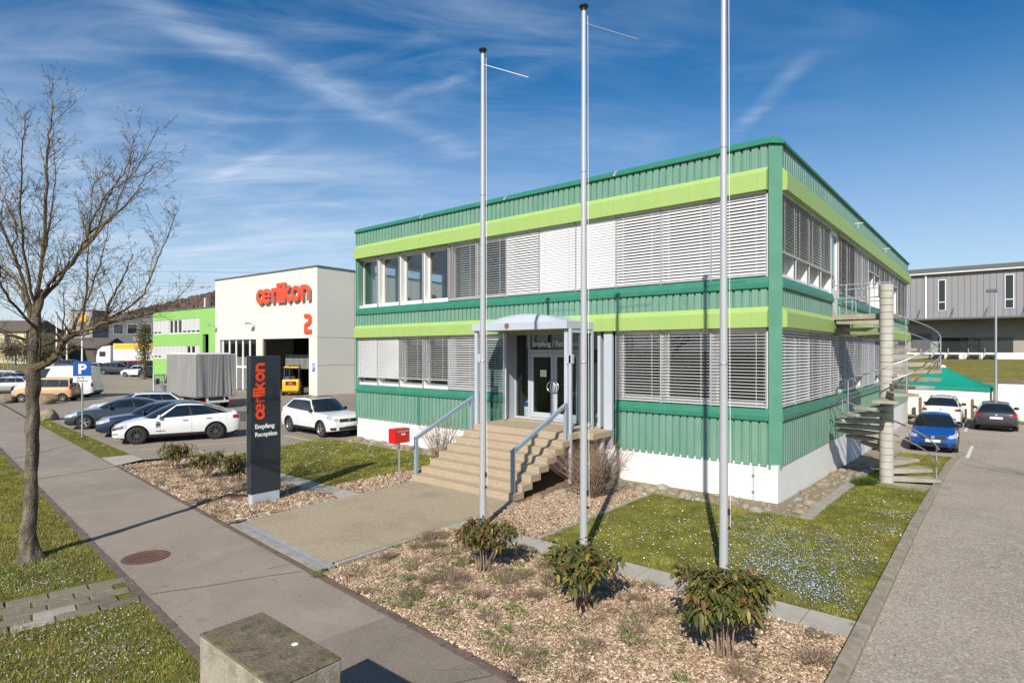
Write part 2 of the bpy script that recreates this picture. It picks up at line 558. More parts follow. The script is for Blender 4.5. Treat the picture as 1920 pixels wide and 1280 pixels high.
layered('soil_mulch', (0.22, 0.145, 0.085, 1), [
    ((0.36, 0.25, 0.15, 1), 38, 0.4, 0.65, 0.9, S1), ((0.10, 0.065, 0.04, 1), 50, 0.5, 0.7, 0.8, S1),
    ((0.16, 0.13, 0.06, 1), 1.2, 0.55, 0.75, 0.5, S1)], rough=0.95, bump=0.9, bscale=45, bdist=0.03)
layered('lawn_soil', (0.125, 0.135, 0.030, 1), [
    ((0.20, 0.175, 0.048, 1), 1.4, 0.42, 0.66, 0.8, S1), ((0.075, 0.092, 0.018, 1), 24, 0.45, 0.7, 0.8, S1),
    ((0.20, 0.15, 0.065, 1), 4.0, 0.58, 0.75, 0.6, S1)], rough=0.95, bump=0.9, bscale=60, bdist=0.03)
layered('ground_far', (0.115, 0.115, 0.045, 1), [
    ((0.16, 0.13, 0.07, 1), 0.15, 0.4, 0.65, 0.8, S1), ((0.07, 0.085, 0.025, 1), 1.2, 0.45, 0.7, 0.7, S1)], rough=0.95, bump=0.4, bscale=6, bdist=0.1)
layered('bank_grass', (0.17, 0.165, 0.038, 1), [
    ((0.25, 0.20, 0.06, 1), 0.6, 0.4, 0.65, 0.8, S1), ((0.07, 0.09, 0.02, 1), 3.0, 0.45, 0.7, 0.7, S1)], rough=0.95, bump=0.8, bscale=12, bdist=0.08)
layered('gravel_bed', (0.24, 0.20, 0.14, 1), [
    ((0.36, 0.32, 0.25, 1), 22, 0.45, 0.65, 0.8, S1), ((0.11, 0.09, 0.06, 1), 30, 0.5, 0.7, 0.8, S1)], rough=0.95, bump=0.8, bscale=28, bdist=0.04)
layered('rock_tan', (0.25, 0.21, 0.15, 1), [((0.36, 0.32, 0.25, 1), 6, 0.45, 0.7, 0.7, S1), ((0.15, 0.12, 0.07, 1), 11, 0.5, 0.75, 0.7, S1)], bump=0.5, bscale=14, bdist=0.03)
layered('rock_grey', (0.27, 0.255, 0.22, 1), [((0.40, 0.385, 0.35, 1), 6, 0.45, 0.7, 0.7, S1), ((0.17, 0.15, 0.11, 1), 9, 0.52, 0.75, 0.7, S1)], bump=0.5, bscale=14, bdist=0.03)
layered('rock_brown', (0.235, 0.165, 0.10, 1), [((0.34, 0.26, 0.17, 1), 6, 0.45, 0.7, 0.7, S1), ((0.11, 0.09, 0.05, 1), 9, 0.5, 0.75, 0.7, S1)], bump=0.5, bscale=14, bdist=0.03)
layered('bark', (0.098, 0.080, 0.063, 1), [
    ((0.23, 0.205, 0.17, 1), 9, 0.45, 0.68, 0.8, (1, 1, .35)), ((0.055, 0.042, 0.03, 1), 13, 0.5, 0.7, 0.85, (1.6, 1.6, .3)),
    ((0.30, 0.23, 0.06, 1), 3.5, 0.56, 0.7, 0.55, S1)], rough=0.95, bump=1.0, bscale=26, bdist=0.03)
layered('twig_bark', (0.105, 0.078, 0.052, 1), [
    ((0.28, 0.20, 0.06, 1), 2.4, 0.5, 0.66, 0.75, S1), ((0.075, 0.058, 0.045, 1), 5, 0.5, 0.7, 0.7, S1)], rough=0.9)
layered('twig_red', (0.22, 0.145, 0.10, 1), [((0.36, 0.28, 0.20, 1), 4, 0.45, 0.7, 0.7, S1)], rough=0.9)
tinted('grass_blades', rough=0.75, trans=0.35)
tinted('chips', rough=0.9)
tinted('leaves', rough=0.5, trans=0.25, spec=0.3)
tinted('petals', rough=0.7, trans=0.25)
# sign colours
plain('sign_anthracite', (0.020, 0.030, 0.043), rough=0.28, coat=0.3, var=0.05)
plain('sign_orange', (0.83, 0.075, 0.018), rough=0.45, var=0.02)
plain('letter_orange', (0.80, 0.070, 0.022), rough=0.45, var=0.03)
plain('letter_side', (0.30, 0.05, 0.03), rough=0.5)
plain('sign_white', (0.82, 0.82, 0.82), rough=0.5, var=0.02)
plain('sign_blue', (0.012, 0.085, 0.36), rough=0.4, var=0.03)
plain('print_black', (0.03, 0.03, 0.03), rough=0.6)
plain('mailbox_red', (0.55, 0.008, 0.012), rough=0.35, coat=0.4, var=0.05)
plain('rust_iron', (0.13, 0.065, 0.042), rough=0.8, var=0.25, scale=14, bump=0.5)
plain('letter_return', (0.20, 0.19, 0.19), rough=0.5)
plain('badge_brown', (0.22, 0.09, 0.05), rough=0.6)
# vehicles
plain('paint_white', (0.66, 0.67, 0.68), rough=0.3, coat=0.6, var=0.015)
plain('paint_silver', (0.42, 0.44, 0.46), rough=0.3, metal=0.5, coat=0.6, var=0.02)
plain('paint_slate', (0.055, 0.068, 0.085), rough=0.28, metal=0.45, coat=0.8, var=0.02)
plain('paint_navy', (0.022, 0.040, 0.085), rough=0.28, metal=0.3, coat=0.8, var=0.02)
plain('paint_anthracite', (0.045, 0.050, 0.060), rough=0.28, metal=0.4, coat=0.8, var=0.02)
plain('paint_black', (0.012, 0.013, 0.016), rough=0.22, coat=0.8, var=0.02)
plain('paint_blue', (0.006, 0.075, 0.33), rough=0.26, metal=0.25, coat=0.9, var=0.02)
plain('paint_red', (0.33, 0.010, 0.016), rough=0.3, coat=0.7, var=0.02)
plain('paint_yellow', (0.70, 0.42, 0.02), rough=0.4, coat=0.3, var=0.06)
plain('paint_teal', (0.0, 0.22, 0.10), rough=0.35, coat=0.5)
plain('car_glass', (0.010, 0.014, 0.018), rough=0.03, spec=0.9, var=0.0)
plain('tyre', (0.020, 0.020, 0.021), rough=0.8, var=0.15, scale=20)
plain('rim_silver', (0.52, 0.53, 0.55), rough=0.3, metal=0.85)
plain('rim_dark', (0.20, 0.20, 0.21), rough=0.32, metal=0.8)
plain('plastic_black', (0.018, 0.018, 0.019), rough=0.55)
plain('underbody', (0.008, 0.008, 0.008), rough=0.9)
plain('lamp_clear', (0.55, 0.58, 0.60), rough=0.1, metal=0.4, coat=1.0)
plain('lamp_red', (0.30, 0.006, 0.010), rough=0.15, coat=1.0)
plain('plate_white', (0.72, 0.72, 0.70), rough=0.5)
layered('van_wood', (0.47, 0.30, 0.15, 1), [((0.58, 0.40, 0.22, 1), 3, 0.4, 0.7, 0.8, (.4, 1, 4)), ((0.33, 0.20, 0.09, 1), 5, 0.55, 0.8, 0.7, (.4, 1, 4))], rough=0.45, obj=True)
layered('tarp_grey', (0.235, 0.230, 0.228, 1), [((0.30, 0.295, 0.29, 1), 2, 0.4, 0.7, 0.7, (1, 1, .3)), ((0.17, 0.168, 0.165, 1), 6, 0.55, 0.8, 0.5, (1, 1, .3))], rough=0.6, spec=0.4)
# far buildings
layered('hall_cream', (0.66, 0.645, 0.565, 1), [((0.50, 0.48, 0.40, 1), 0.5, 0.6, 0.78, 0.3, (4, 4, .3)),((0.60, 0.585, 0.505, 1), 0.3, 0.4, 0.7, 0.6, S1)], rough=0.85)
layered('hall_side', (0.66, 0.645, 0.565, 1), [((0.60, 0.585, 0.505, 1), 0.3, 0.4, 0.7, 0.6, S1)], rough=0.85)
layered('lime_wall', (0.235, 0.47, 0.125, 1), [((0.27, 0.49, 0.155, 1), 0.4, 0.4, 0.7, 0.7, S1)], rough=0.6)
plain('lime_dark', (0.02, 0.20, 0.04), rough=0.6)
plain('grey_metal_roof', (0.13, 0.15, 0.20), rough=0.5)
plain('grey_clad', (0.23, 0.23, 0.245), rough=0.5, var=0.05, scale=0.5)
plain('grey_clad_dark', (0.10, 0.105, 0.115), rough=0.5, var=0.08, scale=0.5)
plain('concrete_wall', (0.30, 0.29, 0.27), rough=0.9, var=0.1, scale=1)
plain('wall_offwhite', (0.70, 0.70, 0.68), rough=0.9, var=0.05)
plain('tent_green', (0.0, 0.23, 0.165), rough=0.65, var=0.08)
plain('tent_white', (0.74, 0.72, 0.66), rough=0.8, var=0.06)
plain('wood_grey', (0.16, 0.12, 0.09), rough=0.9, var=0.2)
plain('plaster_yellow', (0.55, 0.50, 0.30), rough=0.9)
plain('roof_brown', (0.11, 0.085, 0.07), rough=0.9, var=0.2)
plain('cloth_dark', (0.03, 0.032, 0.04), rough=0.9)
plain('cloth_red', (0.20, 0.07, 0.055), rough=0.9)
plain('skin', (0.50, 0.31, 0.22), rough=0.6)
plain('hair', (0.05, 0.035, 0.025), rough=0.7)
plain('yellow_band', (0.72, 0.42, 0.01), rough=0.6)
layered('wooded_hill', (0.115, 0.075, 0.058, 1), [((0.16, 0.11, 0.08, 1), 0.05, 0.4, 0.7, 0.8, S1), ((0.06, 0.055, 0.035, 1), 0.03, 0.5, 0.7, 0.8, S1), ((0.055, 0.04, 0.032, 1), 0.3, 0.45, 0.7, 0.7, S1)], rough=1.0)
# ================================================================== the ground
yL = lambda x: -12.53 - 0.0717 * x      # street-side edge of the footpath
yR = lambda x: -10.35 - 0.0733 * x      # garden-side edge of the footpath


def structure(o):
    o['kind'] = 'structure'
    return o


def sheet(name, poly, z, mat, parent=None):
    mb = MB()
    vs = [(x, y, z) for x, y in poly]
    mb.add(vs, [tuple(range(len(vs)))])
    o = mb.build(name, mat, parent, recalc=False)
    bm = bmesh.new(); bm.from_mesh(o.data)
    bmesh.ops.triangulate(bm, faces=bm.faces, ngon_method='EAR_CLIP')
    for f in bm.faces:
        if f.normal.z < 0: f.normal_flip()
    bm.to_mesh(o.data); bm.free()
    return o


def terrain(name, xs, ys, dz, mat):
    mb = MB()
    nx, ny = len(xs), len(ys)
    vs = [(x, y, zt(x, y) + dz) for y in ys for x in xs]
    fs = [(j * nx + i, j * nx + i + 1, (j + 1) * nx + i + 1, (j + 1) * nx + i) for j in range(ny - 1) for i in range(nx - 1)]
    mb.add(vs, fs)
    return mb.build(name, mat, recalc=False)


gx = [-900, -400, -200, -130, -100, -80, -65, -55, -40, -25, -18, -10, -6, -3.0, -2.4, -1.8, -1.2, -.6, 0, 4, 10, 20, 40, 80, 160, 400, 900]
gy = [-700, -200, -80, -40, -20, -10, 0, 4, 8, 12, 20, 30, 45, 70, 120, 250, 500, 900]
structure(terrain('ground', gx, gy, -0.07, 'ground_far'))

# footpath, side road and car parks
xs_ = [-110, -90, -70, -55, -40, -25, -10, 0, 2.9]
poly = [(x, yL(x)) for x in xs_] + [(x, yR(x)) for x in reversed(xs_)]
mb = MB()
for a, b in zip(xs_[:-1], xs_[1:]):
    mb.add([(a, yL(a), zt(a, -9)), (b, yL(b), zt(b, -9)), (b, yR(b), zt(b, -9)), (a, yR(a), zt(a, -9))], [(0, 1, 2, 3)])
footpath = structure(mb.build('footpath', 'asphalt_path', recalc=False))
structure(sheet('footpath_patch', [(-2.75, yL(-2.75) + .01), (2.88, yL(2.88) + .01), (2.88, yR(2.88) - .01), (-2.52, yR(-2.52) - .01)], 0.004, 'asphalt_path_dark'))
side_road = structure(terrain('side_road', [2.9, 6, 12, 20, 30, 45], [-60, -30, -10, -5, 0, 4, 8, 12, 20, 30, 34], 0.0, 'asphalt_road'))
structure(terrain('verge_right', [9.2, 20, 45], [-60, -10, 0, 6, 12], .02, 'bank_grass'))
structure(terrain('rear_yard', [0.02, 1.4, 2.9], [13.4, 18, 24, 30, 34], 0.0, 'asphalt_road'))
lot_poly = [(-20.35, -7.9), (-36.2, -7.0), (-37.5, -7.68), (-55, -6.4), (-55, 75), (-17.75, 75), (-17.75, -0.95), (-18.6, -1.2), (-17.4, -5.95), (-18.45, -6.05), (-18.9, -7.95)]
car_park = structure(sheet('car_park', lot_poly, 0.0, 'asphalt_lot'))
structure(terrain('car_park_far', [-130, -100, -75, -55], [-3, 20, 45, 75], 0.004, 'asphalt_lot'))
structure(sheet('asphalt_patch', [(-29.5, -1.6), (-24.0, 1.8), (-29.5, 4.2), (-36.5, 0.2)], 0.005, 'asphalt_patch'))
# thin dark lines across the path and the lot: painted pole shadows and seams
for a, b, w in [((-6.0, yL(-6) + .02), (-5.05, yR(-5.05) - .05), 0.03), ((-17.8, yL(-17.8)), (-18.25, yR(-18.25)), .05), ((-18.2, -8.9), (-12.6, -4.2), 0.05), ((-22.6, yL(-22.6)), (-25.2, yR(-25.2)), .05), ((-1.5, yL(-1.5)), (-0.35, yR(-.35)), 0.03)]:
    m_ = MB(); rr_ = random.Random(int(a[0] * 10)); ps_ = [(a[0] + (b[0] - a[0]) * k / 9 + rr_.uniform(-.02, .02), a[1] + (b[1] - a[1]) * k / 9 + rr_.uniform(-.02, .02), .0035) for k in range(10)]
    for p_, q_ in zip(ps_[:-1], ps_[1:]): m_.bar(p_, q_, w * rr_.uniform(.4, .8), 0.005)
    structure(m_.build('seam_shadow_line', 'seam_shadow_line'))


def line_mark(p, q, w, mat, dz=0.006):
    m_ = MB()
    n = 6
    d = Vector((q[0] - p[0], q[1] - p[1], 0)); s = Vector((-d.y, d.x, 0)).normalized() * w / 2
    for i in range(n):
        a, b = i / n, (i + 1) / n
        P0 = Vector((p[0], p[1], 0)) + d * a; P1 = Vector((p[0], p[1], 0)) + d * b
        vs = []
        for P in (P0 - s, P1 - s, P1 + s, P0 + s):
            vs.append((P.x, P.y, zt(P.x, P.y) + dz))
        m_.add(vs, [(0, 1, 2, 3)])
    o = m_.build('road_marking', mat, recalc=False)
    return structure(o)


hd = Vector((-0.329, -0.945))
for x0 in (-21.25, -24.9, -28.2, -31.6, -35.0):
    line_mark((x0 + 1.55, -2.6), (x0 + 1.55 + hd.x * 5.0, -2.6 + hd.y * 5.0), 0.10, 'road_yellow')
line_mark((-20.6, -1.75), (-17.9, -1.78), 0.1, 'road_yellow')
line_mark((-18.9, -6.9), (-17.7, -5.2), 0.1, 'road_yellow'); line_mark((-19.2, -6.0), (-17.6, -6.2), 0.1, 'road_yellow')
for x0 in (2.85, 5.3, 7.7):
    line_mark((x0, 23.0), (x0, 27.6), 0.11, 'road_white')
line_mark((2.2, 23.0), (8.4, 23.0), 0.09, 'road_white')
line_mark((3.25, 13.6), (3.3, 17.4), 0.11, 'road_white')
for k in range(3):
    line_mark((5.4 + k * .5, 14.0 + k * 1.9), (6.4 + k * .5, 14.35 + k * 1.9), 0.16, 'road_white')

# lawns and beds
lawn_strip = structure(sheet('lawn_street', [(-110, yL(-110) - .1), (-110, -40), (2.85, -40), (2.85, yL(2.85) - .12)], 0.0, 'lawn_soil'))
verge = structure(sheet('lawn_verge', [(-20.5, yR(-20.5) + .02), (-20.35, -7.9), (-36.2, -7.0), (-37.4, yR(-37.4) + .02)], 0.004, 'lawn_soil'))
lawn_left = structure(sheet('lawn_left', [(-17.4, -5.95), (-18.6, -1.2), (-17.7, -.9), (-9.35, -.9), (-10.25, -2.9), (-10.4, -6.03)], 0.004, 'lawn_soil'))
xsr = [-2.88, -2.4, -1.8, -1.2, -.6, 0, .95, 1.8, 2.72]
lawn_right = structure(terrain('lawn_right', xsr, [-6.03, -4, -2, -1.1], 0.004, 'lawn_soil'))
lawn_side = structure(terrain('lawn_side', [.95, 1.8, 2.72], [-1.1, 0, 4, 8, 12, 13.4], 0.004, 'lawn_soil'))
bed_front = structure(sheet('mulch_bed_front', [(-4.72, yR(-4.72) + .14), (2.72, yR(2.72) + .14), (2.72, -6.04), (-4.97, -6.04)], 0.0, 'soil_mulch'))
bed_steps = structure(sheet('mulch_bed_steps', [(-5.02, -6.03), (-2.98, -6.03), (-2.98, -1.1), (-4.6, -1.1), (-4.6, 0.0), (-5.02, 0)], 0.0, 'soil_mulch'))
bed_sign = structure(sheet('mulch_bed_sign', [(-18.3, yR(-18.3) + .02), (-8.85, yR(-8.85) + .14), (-8.85, -6.04), (-18.2, -6.04)], 0.0, 'soil_mulch'))
bed_post = structure(sheet('mulch_bed_letterbox', [(-10.4, -6.03), (-8.9, -6.03), (-9.0, -4.1), (-9.3, -3.9), (-9.3, -.9), (-10.25, -2.9)], 0.002, 'soil_mulch'))
under = structure(sheet('soil_under_steps', [(-9.28, -4.1), (-5.02, -4.1), (-5.02, 0.05), (-9.28, 0.05)], -0.03, 'soil_mulch'))
paving = structure(sheet('entrance_paving', [(-8.72, yR(-8.72) + .5), (-4.98, yR(-4.98) + .5), (-5.08, -4.1), (-9.2, -4.1), (-8.95, -5.0), (-8.78, -6.6)], 0.012, 'aggregate_paving'))
slab_pad = structure(sheet('concrete_pad', [(-18.35, yR(-18.35) + .02), (-18.95, -7.97), (-20.38, -7.92), (-20.48, yR(-20.48) + .02)], 0.01, 'concrete_slab'))

# rows of pieces that belong to the setting
def pieces(parent, name, boxes, mat, jitter=0.004, bevel=0.006):
    for (cx, cy, cz, lx, ly, lz, rz) in boxes:
        j = lambda a: random.uniform(-a, a)
        m_ = MB()
        b = bevel
        hx, hy = lx / 2, ly / 2
        vs = []
        for (sx, sy) in ((-1, -1), (1, -1), (1, 1), (-1, 1)):
            vs.append((sx * hx + j(jitter), sy * hy + j(jitter), 0))
        top = [(x * (1 - b / hx), y * (1 - b / hy), lz + j(jitter)) for x, y, _ in vs]
        mid = [(x, y, lz - b) for x, y, _ in vs]
        m_.add(vs + mid + top, [(8, 9, 10, 11)] + [(i, (i + 1) % 4, 4 + (i + 1) % 4, 4 + i) for i in range(4)] + [(4 + i, 4 + (i + 1) % 4, 8 + (i + 1) % 4, 8 + i) for i in range(4)])
        m_.build(name, mat, parent, (cx, cy, cz), rz + j(jitter * 4), recalc=True)


ang = math.atan(-0.0733)
bx = []
x = -18.0
while x < 2.6:
    if not (-8.7 < x < -4.9):
        bx.append((x, yR(x) + .07, -0.06, 0.225, 0.125, 0.066 + random.uniform(-.004, .006), ang))
    else:
        bx.append((x, yR(x) + .07, -0.06, 0.225, 0.125, 0.064, ang))
    x += 0.24
pieces(footpath, 'cobble', bx, 'cobble_red')
bx = []
x = -26.0
ang2 = math.atan(-0.0717)
while x < -0.6:
    bx.append((x, yL(x) - .06, -0.06, 0.225, 0.125, 0.066 + random.uniform(-.004, .006), ang2))
    x += 0.24
pieces(footpath, 'cobble', bx, 'cobble_red')

slab_path = structure(empty('slab_path'))
bx = []
for k in range(12):
    bx.append((-4.93 + (k + .5) * .6367, -6.345, -0.05, 0.622, 0.60, 0.066, 0))
x = -9.1
while x > -18.0:
    bx.append((x, -6.345, -0.05, 0.60, 0.60, 0.062, 0)); x -= 0.615
pieces(slab_path, 'slab', bx, 'concrete_slab', jitter=0.003)
edging = structure(empty('bed_edging'))
bx = []
y = -5.55
while y < -1.2:
    bx.append((-2.93, y, -0.08, 0.07, 0.97, 0.12, 0)); y += 0.985
pieces(edging, 'edging_stone', bx, 'concrete_old', jitter=0.006)
pav_edge = structure(empty('paving_border'))
bx = []
for (ax, ay, bx_, by_) in [(-4.9, yR(-4.9) + .55, -5.02, -4.15), (-8.8, yR(-8.8) + .55, -8.85, -6.1), (-8.85, -6.1, -9.26, -4.15)]:
    L_ = math.hypot(bx_ - ax, by_ - ay); n = max(1, int(L_ / 0.5)); a = math.atan2(by_ - ay, bx_ - ax)
    for i in range(n):
        k = (i + .5) / n
        bx.append((ax + (bx_ - ax) * k, ay + (by_ - ay) * k, -0.05, L_ / n - .012, 0.10, 0.068, a))
pieces(pav_edge, 'border_stone', bx, 'granite_edge', jitter=0.003)

# drainage channel with grate in front of the paving
drain = thing('drain_channel', 'long steel slot drain set in pale concrete where the entrance paving meets the path', 'drain', (-6.8, yR(-6.8) + .32, 0.0), ang)
m_ = MB(); m_.box(-1.95, 1.95, -.18, -.075, -.05, .012); m_.box(-1.95, 1.95, .075, .18, -.05, .012)
m_.build('surround', 'concrete_old', drain)
for k in range(4):
    g_ = MB(); x0 = -1.93 + k * .97
    g_.box(x0, x0 + .95, -.072, -.06, -.03, .011); g_.box(x0, x0 + .95, .06, .072, -.03, .011)
    n = 38
    for i in range(n):
        xx = x0 + .012 + i * (.93 / n)
        g_.box(xx, xx + .013, -.06, .06, -.02, .009)
    g_.build('grate', 'rail_grey', drain)

# kerb of the side road
kerb = structure(empty('kerb'))
y = -10.0
k = 0
while y < 14.6:
    yy = y + 0.49
    z_ = zt(2.8, yy)
    xo = 2.81 + (0.0 if yy < 10 else (yy - 10) ** 2 * 0.012)
    m_ = MB()
    prof = [(-.09, -.15), (.09, -.15), (.09, .07), (.07, .105), (-.08, .11), (-.09, .09)]
    m_.prism(prof, -0.487, 0.487, lambda p, q, t: (p, t, q))
    o = m_.build('kerb_stone', 'kerb_stone', kerb, (xo, yy, z_), 0 if yy < 10 else -math.atan((yy - 10) * .024))
    o.rotation_euler[0] = -math.atan(0.03) if yy > 0 else 0
    y += 0.985

# pavers crossing the street lawn
pav = structure(sheet('paver_crossing', [(-7.30, yL(-7.3) - .14), (-5.95, yL(-5.95) - .14), (-6.55, -16.0), (-7.9, -16.0)], 0.004, 'lawn_soil'))
row = 0
dy = yL(-6.7) - .30
cth, sth = math.cos(-.15), math.sin(-.15)
by_mat = {'paver_old': [], 'paver_dark': [], 'concrete_old': []}
y = 0.0
for col_ in range(5):
  y = .12 - (.26 if col_ % 2 else 0) - random.uniform(0, .1)
  while y > -3.6:
        if True:
            lx, ly = -.54 + col_ * .27, y
            by_mat[random.choice(['paver_old', 'paver_old', 'paver_dark', 'concrete_old'])].append((-6.50 + lx * cth - ly * sth, dy - .14 + lx * sth + ly * cth, -.035 + random.uniform(-.006, .006), .245, .485, .055, -.15))
        y -= .51
for k_, v_ in by_mat.items():
    pieces(pav, 'paver', v_, k_, jitter=0.008, bevel=0.012)

# hairline cracks and litter on the path and the road
rk = random.Random(77)
for (x, y, a, n_) in [(-5.6, -10.35, 1.2, 6), (-1.0, -10.7, .9, 6)]:
    ps_ = [(x, y)]
    for k in range(n_):
        a += rk.uniform(-.45, .45); ps_.append((ps_[-1][0] + .16 * math.cos(a), ps_[-1][1] + .16 * math.sin(a)))
    m_ = MB()
    for p_, q_ in zip(ps_[:-1], ps_[1:]): m_.bar((p_[0], p_[1], zt(p_[0], p_[1]) + .0042), (q_[0], q_[1], zt(q_[0], q_[1]) + .0042), rk.uniform(.003, .007), .003)
    structure(m_.build('crack', 'seam_shadow_line'))
m_ = MB()
for k in range(120):
    x, y = (rk.uniform(-12, 2.5), None) if k < 60 else (rk.uniform(2.95, 3.5), rk.uniform(-9, 12))
    if y is None: y = rk.choice([yR(x) - rk.random() ** 2 * 1.2, yL(x) + rk.random() ** 2 * .8])
    a = rk.uniform(0, 6.28); r = rk.uniform(.008, .022); z_ = zt(x, y) + .006
    m_.add([(x + r * math.cos(a + t) * (1 if i % 2 else .6), y + r * math.sin(a + t) * (1 if i % 2 else .6), z_ + rk.uniform(0, .01)) for i, t in enumerate((0, 1.2, 2.4, 3.6, 4.9))], [(0, 1, 2, 3, 4)])
tag(m_.build('leaf_litter', 'wood_grey', recalc=False), 'tiny dry leaf bits and grit strewn along the path and kerb', 'litter', kind='stuff')

# manhole
mh = thing('manhole_cover', 'round rust brown manhole cover let into the grey footpath', 'manhole', (-7.9, -11.5, 0.0))
MB().lathe([(0.0, .002), (.33, .002), (.33, .012), (.30, .014), (.29, .010), (0, .010)], 40).build('lid', 'rust_iron', mh, smooth_angle=30)
r_ = MB(); r_.lathe([(.335, .001), (.39, .001), (.39, .010), (.335, .012)], 40, closed=True); r_.build('frame', 'rust_iron', mh)
b_ = MB()
for i_ in range(-5, 6):
    for j_ in range(-5, 6):
        if (i_ * i_ + j_ * j_) < 26: b_.box(i_ * .05 - .013, i_ * .05 + .013, j_ * .05 - .013, j_ * .05 + .013, .009, .0155)
b_.build('tread_pattern', 'rust_iron', mh)['kind'] = 'stuff'
k_ = MB(); k_.box(-.05, .05, -.012, .012, .009, .0165); k_.build('key_slot', 'print_black', mh)

# gravel strips with rocks along the office walls
rock_bed = structure(terrain('rock_bed', [0, .5, .95], [-1.1, 0, 4, 8, 12, 14.2], 0.0, 'gravel_bed'))
rock_bed2 = structure(sheet('rock_bed_front', [(-4.6, -1.1), (0, -1.1), (0, .1), (-4.6, .1)], 0.0, 'gravel_bed'))
rock_bed3 = structure(sheet('rock_bed_left', [(-17.75, -.9), (-9.28, -.9), (-9.28, .1), (-17.75, .1)], 0.0, 'gravel_bed'))


def rock_mesh(seed, mat, sub=2):
    bm = bmesh.new()
    bmesh.ops.create_icosphere(bm, subdivisions=sub, radius=1.0)
    o = Vector((seed * 3.1, seed * 7.7, seed * 1.3))
    for v in bm.verts:
        n = mnoise.noise(v.co * 0.9 + o) * 0.38 + mnoise.noise(v.co * 2.3 + o) * 0.14
        c = v.co * (1 + n)
        c.z = max(c.z * 0.72, -0.35)
        v.co = c
    me = bpy.data.meshes.new('stone')
    bm.to_mesh(me); bm.free()
    me.polygons.foreach_set('use_smooth', [True] * len(me.polygons))
    me.set_sharp_from_angle(angle=rad(40))
    me.materials.append(M[mat])
    return me


rocks = [rock_mesh(i, ('rock_tan', 'rock_grey', 'rock_brown', 'rock_tan')[i % 4]) for i in range(12)]


def scatter_rocks(parent, n, fx, fy, rmin, rmax):
    placed = []
    tries = 0
    while len(placed) < n and tries < n * 60:
        tries += 1
        x, y = random.uniform(*fx), random.uniform(*fy)
        r = rmin + (rmax - rmin) * random.random() ** 2.2
        if any((x - a) ** 2 + (y - b) ** 2 < (.8 * (r + c)) ** 2 for a, b, c in placed):
            continue
        placed.append((x, y, r))
        link('stone', rocks[random.randrange(12)], parent, (x, y, zt(x, y) + r * .02), (random.uniform(-.2, .2), random.uniform(-.2, .2), random.uniform(0, 6.28)), (r * random.uniform(.9, 1.35), r * random.uniform(.75, 1.1), r * random.uniform(.7, 1.0)))


scatter_rocks(rock_bed, 95, (.12, .85), (-1.0, 9.0), .04, .21)
scatter_rocks(rock_bed2, 110, (-4.5, .1), (-1.05, -.12), .035, .20)
scatter_rocks(rock_bed3, 90, (-17.6, -9.5), (-.85, -.12), .06, .24)
# a few loose stones under the steps' edge
scatter_rocks(bed_steps, 14, (-5.0, -4.2), (-3.6, -1.2), .08, .22)
led = MB()
for i in range(9):
    y0 = -1.0 + i * .93
    led.box(.72, .98, y0, y0 + .9, -.25, .035 + zt(1, y0))
structure(led.build('stone_ledge', 'concrete_old'))
# ================================================================== the office
MOD = 1.447
T0 = 0.29
Z = dict(plinth=0.90, clad1=2.10, sill1=2.36, win1=4.42, fas1=4.94, clad2=5.47, sill2=5.72, win2=7.88, fas2=8.46, clad3=9.05, top=9.22)
LF, LS = 17.66, 26.9
office = thing('office_building', 'two storey office clad in ribbed green metal with lime bands and white plinth', 'building', (0, 0, 0))

FRONT = lambda a, d, z: (-a, -d, z)
SIDE = lambda a, d, z: (d, a, z)

m_ = MB(); m_.box(-LF + .03, -0.03, 0.03, LS - .03, -2.4, Z['plinth'] + .04); m_.build('plinth', 'render_white', office)
# floors, roof and the closed rear walls of the shell
m_ = MB(); m_.box(-LF + .1, -.36, .36, LS - .1, Z['plinth'] + .04, 1.46); m_.build('ground_floor_slab', 'interior_floor', office)
m_ = MB(); m_.box(-LF + .1, -.36, .36, LS - .1, 4.55, 5.02); m_.build('upper_floor_slab', 'interior_wall', office)
m_ = MB(); m_.box(-LF + .1, -.36, .36, LS - .1, 8.05, 8.95); m_.build('roof_deck', 'roof_grey', office)
m_ = MB()
m_.box(-LF, -LF + .1, .02, LS, Z['plinth'] - .3, 5.9); m_.box(-LF, -LF + .1, .02, LS, 7.85, 9.02); m_.box(-LF, -LF + .1, 5.3, LS, 5.9, 7.85); m_.box(-LF, -LF + .1, .02, .8, 5.9, 7.85)
m_.build('end_wall', 'cladding_green', office)
for k in range(3):
    y0 = .8 + k * 1.5
    m_ = MB(); m_.box(-LF + .01, -LF + .09, y0, y0 + .14, 5.9, 7.85); m_.box(-LF + .01, -LF + .09, y0 + 1.36, y0 + 1.5, 5.9, 7.85); m_.box(-LF + .01, -LF + .09, y0 + .14, y0 + 1.36, 5.9, 6.05); m_.box(-LF + .01, -LF + .09, y0 + .14, y0 + 1.36, 7.7, 7.85)
    f_ = m_.build('end_window', 'window_white', office)
    m_ = MB(); m_.box(-LF + .045, -LF + .055, y0 + .13, y0 + 1.37, 6.04, 7.71); m_.build('pane', 'window_glass', f_)
m_ = MB(); m_.box(-LF + .1, -.1, LS - .1, LS, Z['plinth'] - .3, 9.02); m_.build('rear_wall', 'cladding_green', office)
